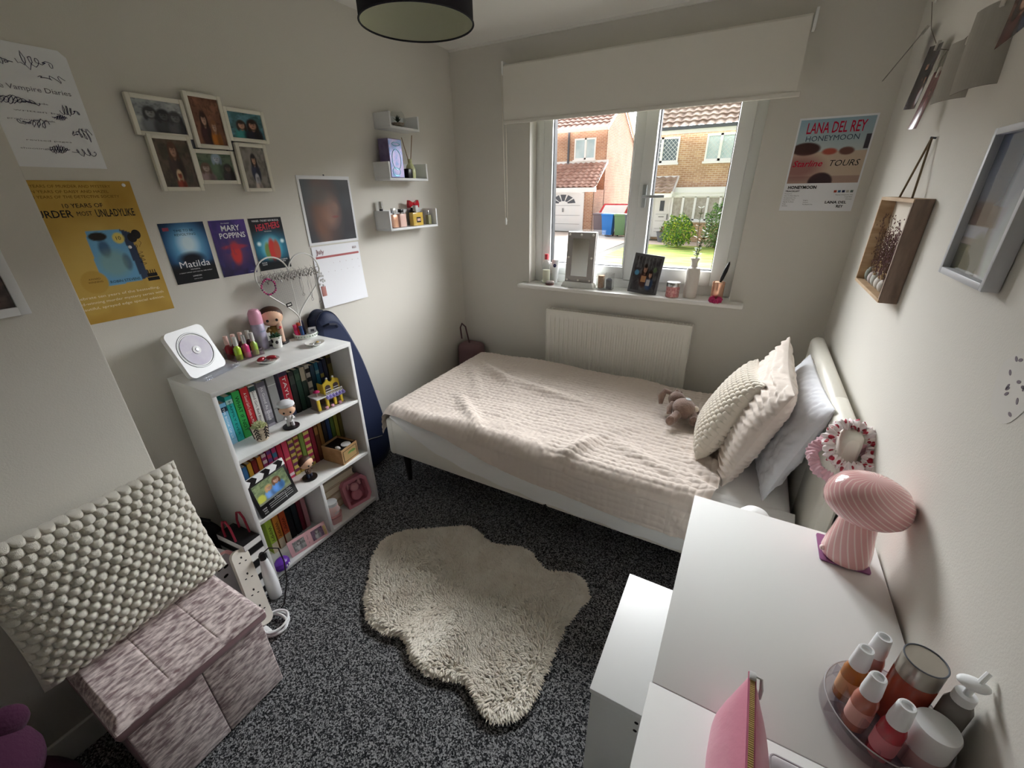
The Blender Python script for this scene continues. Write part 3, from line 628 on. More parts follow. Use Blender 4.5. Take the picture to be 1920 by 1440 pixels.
# large fluffy cushion on the ottoman against the alcove wall
b, t = Vector((-1.405, 0, .392)), Vector((-1.475, 0, .80)); up = (t-b).normalized(); ex = Vector((0, 1, 0)); 
M = frame((b+t)/2+Vector((0, .213, .005)), ex, up, ex.cross(up)) @ R(.5)
tag(pillow(.47, .425, .125, 420, 380, p=2.8, pinch=.09, disp=bobbles(.0275, .0150, .07), ripple=.004).build('cushion', FLUFF, smooth=80, origin=M), 'large cream fluffy bobble cushion propped on the pink velvet ottoman', 'cushion')
# ------------------------------------------------------------ ottoman
VEL = mat('pink_crushed_velvet', (134, 108, 111), .45, spec=.5, sheen=.5, c2=(240, 226, 224), scale=95, stretch=(1, .36, 1), detail=8, lo=.37, hi=.62, bump=.6, bscale=95)
VELD = mat('dusty_pink_trim', (128, 98, 102), .8, sheen=.3)
ot = thing('storage_ottoman', 'pink crushed velvet storage ottoman carrying the fluffy cushion', 'ottoman', (-1.33, .22, 0))
MB().bx(-1.505, -1.185, .035, .405, .004, .318, .012).build('base', VELD, ot, world=True)
for k in range(2): MB().bx(-1.19, -1.168, .04+k*.181, .2195+k*.182, .008, .312, .004, seg=3).build('front_panel', VEL, ot, world=True)
mb = MB().bx(-1.52, -1.15, .022, .418, .318, .352, .012); lid = mb.build('lid', VELD, ot, world=True)
na2 = 120; U, Vv = np.meshgrid(np.linspace(0, 1, na2), np.linspace(0, 1, 80), indexing='ij')
Y = .024+U*.392; X = -1.518+Vv*.366; tl = np.minimum(np.abs(np.sin(U*3*PI)), np.abs(np.sin(Vv*2*PI))); edge = np.minimum(np.minimum(U, 1-U)*.392, np.minimum(Vv, 1-Vv)*.366)
Z = .350+.030*np.clip(edge/.02, 0, 1)**.5-.0035*np.exp(-(tl/.035)**2)*np.clip(edge/.02, 0, 1)
MB().grid(np.stack([X, Y, Z], -1)).build('padded_top', VEL, lid, world=True)
# ------------------------------------------------------------ rug
RUGM = mat('cream_sheepskin', (226, 217, 203), .95, spec=.08, sheen=.3, c2=(240, 234, 222), scale=14)
OUT = [(-1.283, .948), (-1.311, 1.046), (-1.27, 1.13), (-1.196, 1.188), (-1.10, 1.25), (-1.015, 1.305), (-.96, 1.31), (-.913, 1.297), (-.85, 1.275), (-.77, 1.288), (-.70, 1.315), (-.64, 1.31), (-.579, 1.271), (-.528, 1.248), (-.47, 1.265), (-.418, 1.29), (-.37, 1.28), (-.347, 1.25), (-.325, 1.21), (-.336, 1.169), (-.36, 1.06), (-.362, .953), (-.36, .88), (-.358, .806), (-.361, .74), (-.38, .69), (-.419, .655), (-.46, .64), (-.501, .654), (-.54, .68), (-.604, .694), (-.67, .67), (-.728, .658), (-.78, .665), (-.823, .682), (-.87, .71), (-.908, .718), (-.95, .70), (-.988, .70), (-1.04, .70), (-1.078, .717), (-1.14, .765), (-1.173, .808), (-1.23, .88)]
rug = thing('sheepskin_rug', 'cream fluffy sheepskin shaped rug on the grey carpet', 'rug', (-.8, .97, 0))
O = np.array(OUT); cen = np.array([-.79, .98]); nr = 40
def smooth_loop(P, n):
    P = np.array(P); k = len(P); out = []
    for i in range(n):
        s = i/n*k; j = int(s); t = s-j; p0, p1, p2, p3 = P[(j-1) % k], P[j % k], P[(j+1) % k], P[(j+2) % k]
        out.append(.5*((2*p1)+(-p0+p2)*t+(2*p0-5*p1+4*p2-p3)*t*t+(-p0+3*p1-3*p2+p3)*t**3))
    return np.array(out)
OL = smooth_loop(OUT, 260); ring = np.linspace(0, 1, nr)
V = np.zeros((nr, len(OL), 3))
for i, s in enumerate(ring):
    V[i, :, :2] = cen+(OL-cen)*s; e = np.clip((1-s)/.10, 0, 1)
    V[i, :, 2] = .004+.017*np.sqrt(1-(1-e)**2)
V[..., 2] += .008*fbm(V[..., 0], V[..., 1], 2, 25, 3)*np.clip((1-ring)/.1, 0, 1)[:, None]
MB().grid(V, wrap=True).build('pelt', RUGM, rug, smooth=80, world=True)
# wool tufts: short curved locks standing all over the pelt
nt = 26000; g = np.random.default_rng(11); mbt = MB()
ang_i = g.integers(0, len(OL), nt); rad = np.sqrt(g.random(nt)); rad[:4000] = .93+.07*g.random(4000)
fr_ = g.random(nt)[:, None]; OLr = OL[ang_i]*(1-fr_)+OL[(ang_i+1) % len(OL)]*fr_
P0 = cen+(OLr-cen)*rad[:, None]
flow = 3.2+3.0*fbm(P0[:, 0], P0[:, 1], 40, 5, 2)+(g.random(nt)-.5)*1.6
outd = (OLr-cen)+.22*g.normal(size=(nt, 2)); outd /= np.linalg.norm(outd, axis=1)[:, None]; ed = np.clip((rad-.85)/.15, 0, 1)[:, None]
dirv = np.stack([np.cos(flow), np.sin(flow)], 1)*(1-ed)+outd*ed; dirv /= np.linalg.norm(dirv, axis=1)[:, None]
side = np.stack([-dirv[:, 1], dirv[:, 0]], 1); ln = (.018+.014*g.random(nt))*np.where(rad > .93, .7, 1); wd = .0028+.0018*g.random(nt)
z0 = .010+.006*np.sqrt(np.clip((1-rad)/.1, 0, 1)); lift = (.012+.012*g.random(nt))*np.clip(.35+(1-rad)/.12, 0, 1)
rows = []
for t, w_, zz, fw in ((0, 1, 0, 0), (.45, .95, .85, .35), (1, .12, .8, 1)):
    c = np.concatenate([P0+dirv*(ln*fw)[:, None], (z0+lift*zz)[:, None]], 1)
    for s in (-1, 1):
        q = c.copy(); q[:, :2] += side*(wd*w_*s)[:, None]; rows.append(q)
    q = c.copy(); q[:, 2] += wd*w_*.9; rows.append(q)
VV = np.stack(rows, 1).reshape(-1, 3); FF = []
for i in range(nt):
    o = i*9; FF += [(o, o+3, o+5, o+2), (o+2, o+5, o+4, o+1), (o+3, o+6, o+8, o+5), (o+5, o+8, o+7, o+4)]
mbt.add(VV, FF).build('wool_pile', RUGM, rug, smooth=80, world=True)
tag(rug.children[-1], kind='stuff')
# ------------------------------------------------------------ desk and low cabinet
DW = mat('white_melamine', (228, 229, 227), .6, spec=.3)
DEDGE = mat('white_edge_band', (236, 237, 236), .4)
dk = thing('desk', 'white desk along the right wall carrying the pink lamp', 'desk', (.2, .5, 0))
MB().bx(-.008, .418, .5335, 1.125, .722, .745, .002).build('desk_top', DW, dk, world=True)
MB().bx(-.012, .418, -.35, .5325, .722, .745, .002).build('desk_top', DW, dk, world=True)
MB().bx(.0, .40, 1.10, 1.118, 0, .722).build('side_panel', DW, dk, world=True); MB().bx(.0, .40, -.34, -.322, 0, .722).build('side_panel', DW, dk, world=True)
MB().bx(.385, .40, -.322, 1.10, .35, .722).build('back_panel', DW, dk, world=True)
MB().bx(.01, .385, .30, .318, 0, .722).build('middle_panel', DW, dk, world=True)
lc = thing('low_cabinet', 'low white cabinet pushed half under the desk', 'cabinet', (.02, .865, 0))
MB().bx(-.150, .30, .662, 1.068, .385, .402, .0015).build('top_panel', DEDGE, lc, world=True)
MB().bx(-.146, .30, .668, .684, .004, .385).build('side_panel', DW, lc, world=True)
MB().bx(-.146, .30, 1.046, 1.062, .004, .385).build('side_panel', DW, lc, world=True)
MB().bx(-.148, -.132, .684, 1.046, .03, .385).build('door', DW, lc, world=True)
MB().bx(.285, .30, .684, 1.046, .004, .385).build('back_panel', DW, lc, world=True)
HOLE = mat('hole_black', (18, 18, 18), .9)
for z in (.352, .318): MB().tube([(-.026, .6675, z), (-.026, .6690, z)], .0052, 12).build('peg_hole', HOLE, lc, world=True)
MB().tube([(-.080, .6675, .384), (-.080, .669, .384)], .003, 10).build('peg_hole', HOLE, lc, world=True)
bn = thing('storage_tub', 'white tub with a domed lid just behind the far desk edge', 'tub', (.168, 1.245, 0))
MB().lathe([(.042, 0), (.046, .55), (.047, .60)], 32).build('tub_body', DEDGE, bn); MB().lathe([(.050, .595), (.050, .61), (.046, .64), (.034, .656), (.014, .663), (0, .664)], 32).build('domed_lid', DEDGE, bn)
# ------------------------------------------------------------ bookcase
BCW = mat('white_wood_effect', (232, 233, 232), .4, c2=(228, 229, 228), scale=6, stretch=(1, 8, 1))
bc = thing('bookcase', 'white four compartment bookcase against the left wall', 'bookcase', (-1.72, .958, 0))
BX0, BX1, BY0, BY1 = -1.872, -1.575, .645, 1.272
MB().bx(BX0, BX1, BY0, BY1, .918, .937, .0015).build('top_panel', BCW, bc, world=True)
MB().bx(BX0, BX1, BY0, BY0+.016, 0, .918, .001).build('side_panel', BCW, bc, world=True); MB().bx(BX0, BX1, BY1-.016, BY1, 0, .918, .001).build('side_panel', BCW, bc, world=True)
for z in (.64, .333): MB().bx(BX0+.004, BX1-.002, BY0+.016, BY1-.016, z-.016, z, .001).build('shelf', BCW, bc, world=True)
MB().bx(BX0+.004, BX1-.002, BY0+.016, BY1-.016, .012, .030, .001).build('shelf', BCW, bc, world=True)
MB().bx(BX0+.004, BX1-.003, .955, .971, .030, .317, .001).build('divider', BCW, bc, world=True)
MB().bx(BX0-.004, BX0, BY0+.002, BY1-.002, .01, .93).build('back_panel', BCW, bc, world=True)
# ------------------------------------------------------------ posters, frames and shelves on the left wall
PHOTO = attr_mat('glossy_photo', .18, .4); PRINT = attr_mat('printed_paper', .55, .3)
PAPER = mat('white_paper', (236, 238, 242), .6, spec=.2); FRW = mat('ivory_frame', (232, 229, 216), .45); FRG = mat('white_frame', (232, 234, 236), .4)
def ink(name, c): return mat(name, c, .6, spec=.2)
def scrawl(mb, x, y, w, h, seed, loops=7, r=.0007):
    g = np.random.default_rng(seed); t = np.linspace(0, 1, loops*9)
    X = x+w*(t-.5)+w*.10*np.sin(t*loops*2*PI+g.random()*6); Y = y+h*.5*np.sin(t*loops*2*PI)*(.35+.65*g.random(loops*9).repeat(1))*np.cos(t*3+g.random()*3)
    mb.tube([(a, b, .0008) for a, b in zip(X, Y)], r, 4)
sg = thing('signed_poster', 'white sheet covered in signatures, upper left wall', 'poster', left_wall(.61, 1.655))
MB().prism([(-.105, 0), (.105, 0), (.105, .295), (.090, .31), (-.105, .31)], -.0006, 0).build('paper_sheet', PAPER, sg, smooth=0)
NAVY = ink('navy_ink', (40, 38, 78)); GREYI = ink('grey_ink', (120, 120, 130))
lettering(sg, [('The Vampire Diaries', -.004, .196, .0125, .175, 0)]+[(l, -.03+.02*(i % 2), .165-i*.022+(0 if i < 3 else -.03), .004, .10, 1) for i, l in enumerate(['The Pilot Episode', 'written by', 'production draft', 'revised pages', 'shooting script'])], [GREYI, GREYI])
for i, (x, y, w, h, n) in enumerate([(-.055, .262, .06, .03, 6), (.03, .272, .07, .045, 5), (-.045, .168, .08, .03, 9), (.065, .155, .04, .04, 5), (-.03, .115, .06, .028, 6), (.072, .095, .045, .05, 5), (.035, .135, .03, .02, 7), (.005, .05, .045, .03, 8), (.065, .045, .055, .032, 4), (.05, .235, .06, .02, 3)]):
    mb = MB(); scrawl(mb, x, y, w, h, 20+i, n); mb.build('signature', NAVY, sg, smooth=0)
# gold book poster
gp = thing('poster', 'gold poster with a blue book on it, half behind the alcove corner', 'poster', left_wall(.615, 1.179) @ R(0))
p = Pic(90, 130, (196, 158, 70)).noise(3, (214, 180, 92), .3, .7, 5, .7).noise(4, (168, 130, 50), .55, .8, 9, .6).grad((182, 146, 62), (168, 132, 56), .0, 1, .25)
p.ell(.5, .42, .42, .30, (226, 200, 120), .9, .5)
p.poly([(.40, .255), (.78, .27), (.74, .66), (.43, .665)], (112, 172, 212)).poly([(.78, .27), (.86, .29), (.82, .64), (.74, .66)], (52, 66, 92))
p.ell(.52, .62, .08, .03, (40, 36, 30), .2); p.ell(.70, .60, .055, .04, (226, 206, 110), .2); p.ell(.34, .30, .12, .085, (196, 160, 74), .1)
p.noise(14, (150, 190, 190), .5, .6, 3, 0).ell(.54, .53, .05, .06, (40, 60, 92), .5, .6).ell(.70, .42, .04, .06, (40, 60, 92), .5, .6).ell(.58, .42, .14, .10, (150, 176, 150), .6, .5)
p.build('poster_print', .297, .44, gp, m=PRINT)
GOLDI = ink('gold_ink', (120, 92, 30)); CREAM = ink('cream_ink', (246, 238, 206))
k = dict(bold=.01)
lettering(gp, [('TEN YEARS OF MURDER AND MYSTERY', -.02, .42, .008, .22, 1), ('TEN YEARS OF DAISY AND HAZEL', -.02, .405, .008, .20, 1), ('TEN YEARS OF THE DETECTIVE SOCIETY', -.01, .390, .008, .23, 1), ('10 YEARS OF', .0, .362, .0125, .10, 0), ('MURDER', -.085, .335, .021, .105, 0, k), ('MOST', -.003, .338, .013, .038, 0), ('UNLADYLIKE', .078, .333, .023, .105, 0, k),
  ('10', .058, .258, .012, None, 0), ('ROBIN STEVENS', .035, .122, .0085, .085, 0), ('AWARD', -.045, .14, .006, None, 3), ('WINNING', -.045, .13, .006, None, 3),
  ('Celebrate ten years of the bestselling,', .0, .082, .0085, .25, 2), ('award-winning murder mystery series with', .0, .064, .0085, .265, 2), ('a beautiful, sprayed edge special edition.', .0, .046, .0085, .26, 2)], [INK, GOLDI, CREAM, ink('brown_ink', (90, 66, 30))])
mb = MB()
for (x, y) in ((.098, .262), (.112, .272)): mb.lathe([(.0, .0), (.0135, 0.0004), (0, .0008)], 18, T(x, y, .0005) @ S(1, 1.15, 1))
for (x, y) in ((.100, .24), (.114, .25)): mb.tube([(x+.004*math.sin(t*5), y-.02*t, .0012) for t in np.linspace(0, 1, 9)], .0005, 4)
mb.tube([(.105+.008*math.sin(t*22), .215-.045*t, .0012) for t in np.linspace(0, 1, 40)], .0006, 4)
for z, w in ((.112, .036), (.126, .030)): mb.bx(.118-w/2, .118+w/2, z, z+.012, .0004, .0012, .0003)
for i in range(4): mb.bx(.107+i*.007, .109+i*.007, .138, .15, .0004, .0012)
mb.build('party_motif', INK, gp, smooth=0)
mb = MB()
for (x, y) in ((.128, .428), (.082, .232)): mb.lathe([(.0055, 0), (.004, .0015), (0, .002)], 14, T(x, y, .0005))
mb.build('sticky_tack', PAPERW, gp)
# three theatre flyers
def flyer(y, label, paint, texts, mats, w=.155, h=.22, z=1.26, roll=0):
    t = thing('theatre_flyer', label, 'flyer', left_wall(y, z) @ R(roll), 'theatre flyers in a row on the left wall')
    MB().bx(-w/2, w/2, 0, h, -.0012, -.0002).build('card', PAPER, t, smooth=0); p = Pic(70, 96, (10, 12, 20)); paint(p); p.build('print', w, h, t, m=PRINT); lettering(t, texts, mats)
def f1(p): p.ell(.5, .60, .62, .46, (34, 96, 156), 1.1).ell(.52, .62, .36, .30, (132, 196, 232), 1.1).ell(.52, .66, .20, .18, (214, 238, 250), 1.0).grad((6, 8, 14), (8, 12, 24), 0, .32, 0).blend((6, 8, 14), np.clip((.36-p.V)/.12, 0, 1)); p.rect(.06, .20, .88, .93, (150, 60, 80)).ell(.5, .40, .26, .10, (10, 16, 28), .8)
WI = ink('flyer_white_ink', (236, 238, 240)); DKB = ink('flyer_navy_ink', (20, 40, 70)); PKI = ink('flyer_red_ink', (206, 66, 84))
flyer(.878, 'blue flyer reading Time to be revolting, left of the three flyers', f1, [('TIME TO BE', .0, .188, .0085, .068, 1), ('REVOLTING', .002, .174, .0085, .072, 1), ('Matilda', .004, .058, .024, .108, 0), ('THE MUSICAL', .0, .048, .004, None, 0), ('A GREAT NIGHT OUT FOR ALL THE FAMILY', .0, .038, .0032, .12, 0), ('LONDON', .0, .022, .005, None, 0), ('book now online', .0, .012, .003, None, 0)], [WI, DKB])
def f2(p): p.grad((36, 30, 66), (84, 58, 140)).noise(6, (54, 44, 104), .4, .7, 3, .8).ell(.52, .42, .30, .26, (110, 62, 104), 1.0, .7).ell(.53, .40, .15, .20, (196, 52, 52), .5).ell(.53, .52, .34, .045, (176, 48, 66), .5, .8).noise(9, (52, 46, 110), .55, .75, 8, .6)
flyer(1.046, 'purple flyer with a red burst, middle of the three flyers', f2, [('MARY', .006, .178, .022, .075, 0, dict(bold=.012)), ('POPPINS', .008, .150, .021, .105, 0, dict(bold=.012)), ('the musical', -.01, .206, .005, None, 0), ('on tour', .05, .008, .003, None, 0)], [WI], w=.145)
def f3(p): p.grad((8, 16, 26), (18, 20, 26)).ell(.5, .42, .6, .30, (40, 140, 176), 1.0).ell(.5, .42, .25, .2, (160, 222, 238), 1.0).ell(.38, .36, .10, .17, (120, 150, 84), .4).ell(.52, .38, .11, .22, (206, 56, 50), .4).ell(.66, .38, .10, .19, (190, 80, 60), .4).ell(.15, .52, .06, .04, (230, 250, 255), 1).ell(.88, .54, .06, .04, (230, 250, 255), 1).blend((8, 14, 22), np.clip((.22-p.V)/.1, 0, 1))
flyer(1.211, 'black and teal flyer with red jagged title, right of the three flyers', f3, [('WINNER - THE BEST NEW MUSICAL', .0, .205, .0075, .125, 0, dict(bold=.01)), ('HEATHERS', .004, .172, .026, .115, 1, dict(bold=.02, rot=5, shear=.15)), ('THE MUSICAL', .0, .162, .004, None, 0), ('BOOK', -.05, .03, .006, None, 0), ('NOW', -.05, .022, .006, None, 0), ('TOURING', .045, .036, .006, None, 0), ('2023', .045, .028, .006, None, 0)], [WI, PKI], w=.152)
# calendar
cl = thing('wall_calendar', 'open wall calendar hanging beside the shelves, month page below a hazy portrait', 'calendar', left_wall(1.562, 1.028))
p = Pic(90, 90, (72, 72, 78)).noise(2, (96, 104, 110), .35, .75, 12, .6).grad((52, 46, 52), (104, 110, 116), 0, 1, .45)
p.ell(.38, .50, .30, .52, (124, 92, 84), .9, .8).ell(.50, .50, .20, .26, (176, 132, 118), .7).ell(.62, .55, .06, .07, (186, 142, 128), .9).ell(.30, .35, .14, .5, (150, 108, 88), .9, .6).noise(2, (84, 92, 98), .4, .9, 4, .5).ell(.60, .40, .07, .018, (146, 84, 84), .9, .6).ell(.30, .78, .30, .16, (96, 104, 108), .9, .6)
MB().bx(-.155, .155, .312, .625, -.0008, .0016).build('picture_backing', PAPER, cl, smooth=0); p.build('month_picture', .285, .285, cl, y0=.324, z=.0022, m=PHOTO)
pg = Pic(40, 40, (238, 240, 246)).build('month_page', .30, .305, cl, m=PRINT, curl=lambda U, V: .012*(1-V)**2+.001)
lines = [('July', -.105, .268, .022, None, 0), ('2025', .115, .275, .010, None, 0), ('Taylor Swift', .10, .012, .0135, .085, 0)]
days = [(r, c) for r in range(5) for c in range(7)]; n = 1
for r, c in days:
    if r == 0 and c < 2: continue
    if n <= 31: lines.append((str(n), -.118+c*.041, .215-r*.043, .0055, None, 0)); n += 1
lettering(cl, lines, [ink('calendar_red_ink', (126, 66, 72))], z=.0032, name='calendar_lettering')
mb = MB().bx(-.135, .14, .246, .256, .002, .0031); mb.build('weekday_bar', ink('calendar_bar', (178, 104, 106)), cl, smooth=0)
mb = MB()
for i, (r, c) in enumerate([(0, 4), (1, 1), (2, 5), (2, 0), (3, 3), (3, 5), (1, 3), (4, 2)]): scrawl(mb, -.112+c*.041, .202-r*.043, .024, .007, 60+i, 4, .0004)
mb.build('pen_note', ink('pen_ink', (70, 70, 84)), cl, smooth=0)
MB().lathe([(.004, 0), (.003, .003), (0, .004)], 12, T(0, .628, 0)).build('pin', GUT, cl)
# collage frame: six joined photo frames
co = thing('collage_frame', 'ivory collage of six joined photo frames on the left wall', 'photo frame', left_wall(1.06, 1.583))
def people(bg, c2, ps, seed, f=5):
    p = Pic(56, 56, bg).noise(f, c2, .35, .75, seed, .85).noise(f*2.5, tuple(int(v*.6) for v in bg), .55, .8, seed+3, .5)
    for q in ps: p.person(*q)
    return p
sk, sk2 = (206, 164, 142), (188, 142, 122)
ph = [((.912, 1.822), (.174, .122), people((150, 156, 160), (196, 200, 200), [(.32, .22, .26, (150, 152, 154), (60, 62, 66), (110, 114, 120)), (.58, .18, .26, (90, 92, 94), (50, 50, 54), (66, 68, 72)), (.82, .15, .26, (120, 122, 124), (70, 70, 74), (84, 86, 90))], 2), 0),
      ((1.067, 1.824), (.130, .178), people((120, 82, 68), (150, 104, 84), [(.36, .22, .22, sk, (60, 40, 36), (66, 42, 44)), (.66, .12, .2, sk, (140, 96, 70), (178, 110, 52))], 5), .008),
      ((1.218, 1.826), (.165, .116), people((70, 110, 116), (104, 156, 176), [(.35, .15, .25, sk, (60, 50, 46), (60, 130, 130)), (.68, .12, .3, sk2, (44, 34, 32), (34, 34, 46))], 8), .002),
      ((.917, 1.678), (.138, .18), people((106, 92, 82), (70, 66, 58), [(.5, .42, .24, sk2, (92, 66, 54), (66, 54, 52)), (.5, .05, .15, (170, 90, 70), (226, 196, 160), (146, 66, 54))], 11), .004),
      ((1.057, 1.672), (.155, .118), people((82, 104, 84), (120, 130, 110), [(.2, .1, .25, (190, 170, 160), (110, 90, 80), (150, 130, 130)), (.55, .45, .25, (196, 206, 220), (150, 170, 190), (90, 110, 90)), (.82, .15, .22, (100, 86, 80), (40, 36, 36), (50, 46, 50))], 14), 0),
      ((1.209, 1.674), (.128, .178), people((150, 146, 140), (108, 102, 98), [(.5, .4, .2, sk, (46, 40, 42), (52, 58, 78)), (.5, .02, .16, (170, 170, 180), (196, 196, 204), (190, 176, 170))], 17), .008)]
for (cy, cz), (w, h), pic, dz in ph:
    mb = MB(); x0, y0 = cy-1.06, cz-1.583; b = .0135
    for q in ((x0-w/2, x0-w/2+b, y0-h/2, y0+h/2), (x0+w/2-b, x0+w/2, y0-h/2, y0+h/2), (x0-w/2+b, x0+w/2-b, y0-h/2, y0-h/2+b), (x0-w/2+b, x0+w/2-b, y0+h/2-b, y0+h/2)): mb.bx(q[0], q[1], q[2], q[3], .002+dz, .021+dz, .002)
    mb.bx(x0-w/2+b*.5, x0+w/2-b*.5, y0-h/2+b*.5, y0+h/2-b*.5, .001, .010+dz)
    f = mb.build('frame', FRW, co); pic.build('photo', w-2*b+.004, h-2*b+.004, f, T(x0, y0-(h-2*b+.004)/2, .0145+dz), m=PHOTO)
mb = MB()
for (y, z) in ((1.0, 1.752), (1.135, 1.752)): mb.bx(y-1.06-.015, y-1.06+.015, z-1.583-.02, z-1.583+.02, 0, .012)
mb.build('joining_bracket', GUT, co, smooth=0)
# photo frame on the alcove wall, cut by the picture edge
fa = thing('framed_photo', 'white framed photo at the left edge on the alcove wall', 'photo frame', left_wall(.21, 1.312, -1.537))
mb = MB(); bars(mb, -.105, .105, 0, .275, .02, .02, .02, .02, 0, .012, .002)
MB().add(np.concatenate(mb.V)[:, [0, 2, 1]], [f[::-1] for f in mb.F]).build('frame', FRG, fa)
people((54, 44, 46), (92, 74, 70), [(.55, .35, .3, (168, 150, 130), (40, 34, 34), (46, 36, 38))], 4).build('photo', .172, .237, fa, T(0, .019, .006), m=PHOTO)
# photo string frame etc. on the shelves
SHW = mat('white_shelf_lacquer', (226, 228, 230), .4); 
def ledge(y0, y1, z0, z1, label):
    t = thing('wall_shelf', label, 'shelf', (-1.855, (y0+y1)/2, z0), 'white box shelves on the left wall'); x0, x1 = -1.911, -1.797
    MB().bx(x0, x1, y0, y1, z0, z0+.012, .001).build('base', SHW, t, world=True)
    for a in (y0, y1-.011): MB().bx(x0, x1, a, a+.011, z0+.012, z1, .001).build('end_panel', SHW, t, world=True)
    MB().bx(x0, x0+.008, y0+.011, y1-.011, z0+.012, z1, 0).build('back_panel', SHW, t, smooth=0, world=True)
ledge(1.95, 2.186, 1.888, 1.963, 'top white wall shelf holding only the glass bowl plant'); ledge(1.903, 2.226, 1.637, 1.728, 'middle white wall shelf with the iridescent box and diffuser'); ledge(1.862, 2.284, 1.377, 1.482, 'bottom white wall shelf lined with perfume bottles')
CG = clear('clear_glass', (248, 250, 250), .12)
tr = thing('terrarium', 'small glass bowl with dark spiky plant on the top wall shelf', 'plant', (-1.845, 2.065, 1.901))
MB().lathe([(.02, 0), (.036, .012), (.043, .036), (.036, .064), (.026, .078)], 28, cap=False).build('glass_bowl', CG, tr)
MB().lathe([(.0, .003), (.030, .008), (.036, .022), (0, .026)], 24).build('gravel', mat('terrarium_gravel', (120, 104, 92), .9, c2=(190, 176, 160), scale=160), tr)
def spikes(mb, n, ln, wd, seed, up=.4, z=.0, r0=.0):
    g = np.random.default_rng(seed)
    for i in range(n):
        a = i*2.399+g.random()*.3; e = up+(1-up)*(1-i/n)+.1*g.random(); d = Vector((math.cos(a)*math.cos(e*PI/2), math.sin(a)*math.cos(e*PI/2), math.sin(e*PI/2)))
        s = d.cross(Vector((0, 0, 1))); s = s.normalized() if s.length > .01 else Vector((1, 0, 0)); nn = s.cross(d); b = Vector((math.cos(a)*r0, math.sin(a)*r0, z)); L_ = ln*(.7+.5*g.random())
        P = [b-s*wd*.5, b+s*wd*.5, b+d*L_*.5+s*wd, b+d*L_*.5-s*wd, b+d*L_]
        Q = [p+nn*wd*.5*(1 if j < 4 else 0) for j, p in enumerate(P)]
        mb.add([v[:] for v in P+Q], [(1, 0, 3, 2), (2, 3, 4), (5, 6, 7, 8), (8, 7, 9), (0, 5, 8, 3), (6, 1, 2, 7), (3, 8, 9, 4), (7, 2, 4, 9)])
    return mb
spikes(MB(), 22, .036, .003, 3, .35, .024).build('foliage', mat('dark_leaf', (40, 56, 44), .6), tr)
ib = thing('gift_box', 'tall iridescent purple box standing on the middle wall shelf', 'box', (-1.848, 1.985, 1.650))
IRI = mat('iridescent_foil', (196, 190, 232), .22, .55, c2=(150, 176, 226), scale=38, detail=6, lo=.42, hi=.58); IRS = mat('lilac_card', (128, 116, 152), .5, .2, c2=(104, 92, 126), scale=20)
MB().bx(-.036, .036, -.052, .052, .0005, .19, .0015).build('box_body', IRS, ib)
MB().bx(.0362, .0372, -.050, .050, .003, .187).build('foil_front', IRI, ib, smooth=0)
mb = MB()
for (y, z, w, h) in ((.005, .165, .03, .008), (.0, .09, .035, .05), (-.01, .03, .03, .02)): mb.tube([(.0378, y+w*math.cos(a), z+h*math.sin(a)) for a in np.linspace(0, 2*PI, 20, endpoint=False)], .0016, 5, closed=True)
mb.build('foil_swirl', mat('foil_teal', (120, 214, 226), .2, .6), ib)
rd2 = thing('reed_diffuser', 'pale green glass reed diffuser with two sticks on the middle wall shelf', 'diffuser', (-1.848, 2.135, 1.650))
MB().lathe([(.0, .0), (.026, .001), (.029, .02), (.028, .05), (.02, .07), (.012, .078), (.012, .098), (.014, .101), (.009, .1)], 24).build('bottle', mat('pale_green_glass', (206, 210, 160), .15, spec=.6), rd2)
for d in ((.01, -.062, .205), (-.006, .046, .225)): MB().tube([(0, 0, .06), d], .0022, 6).build('reed', mat('reed_wood', (150, 124, 96), .8), rd2)
MB().bx(-.017, .017, -.020, .020, 0, .049, .004).build('trinket_box', mat('black_lacquer', (22, 20, 22), .3), None, origin=T(-1.822, 2.083, 1.650)); tag(bpy.data.objects['trinket_box'], 'little black box in front of the diffuser on the middle wall shelf', 'box')
# perfumes
def perfume(y, x, label, body, cap, bm, cm, extra=None):
    t = thing('perfume_bottle', label, 'perfume', (x, y, 1.3905), 'perfume bottles on the bottom wall shelf')
    w, d, h, bev = body; MB().bx(-d/2, d/2, -w/2, w/2, 0, h, bev, seg=3).build('bottle', bm, t)
    MB().cyl(cap[0]*.6, h, h+.008, 14).build('neck', mat('gold_metal', (214, 176, 96), .25, .9), t); MB().bx(-cap[0], cap[0], -cap[0], cap[0], h+.007, h+.007+cap[1], .002).build('cap', cm, t)
    if extra: extra(t)
    return t
GOLD = mat('gold_metal'); PGL = mat('pink_scent_glass', (232, 196, 184), .08, spec=.8); YGL = mat('amber_scent_glass', (214, 180, 84), .06, spec=.8); BLK = mat('black_lacquer'); SIL = mat('silver_metal', (205, 205, 206), .22, .9)
t = thing('lip_tube', 'silver capped tube behind the left end of the bottom wall shelf', 'tube', (-1.885, 1.893, 1.3905)); MB().cyl(.010, 0, .10, 16).build('tube_body', BLK, t); MB().cyl(.0115, .10, .14, 16).build('cap', SIL, t)
perfume(1.935, -1.835, 'rose gold slim perfume bottle, leftmost in the perfume row', (.042, .028, .07, .004), (.011, .026), mat('rose_gold', (228, 178, 150), .2, .6), SIL)
def ringy(t): MB().tube([(.0, .018+.026*math.cos(a), .043+.03*math.sin(a)) for a in np.linspace(0, 2*PI, 24, endpoint=False)], .004, 6, closed=True).build('ring', BLK, t)
perfume(2.0, -1.838, 'pale pink square perfume bottle with black cap and black ring', (.056, .03, .072, .005), (.012, .018), PGL, BLK, ringy)
def plq(t): MB().bx(.0165, .0178, -.016, .02, .018, .048).build('label', BLK, t, smooth=0); MB().bx(.0178, .0184, -.012, .016, .026, .04).build('label_panel', PGL, t, smooth=0)
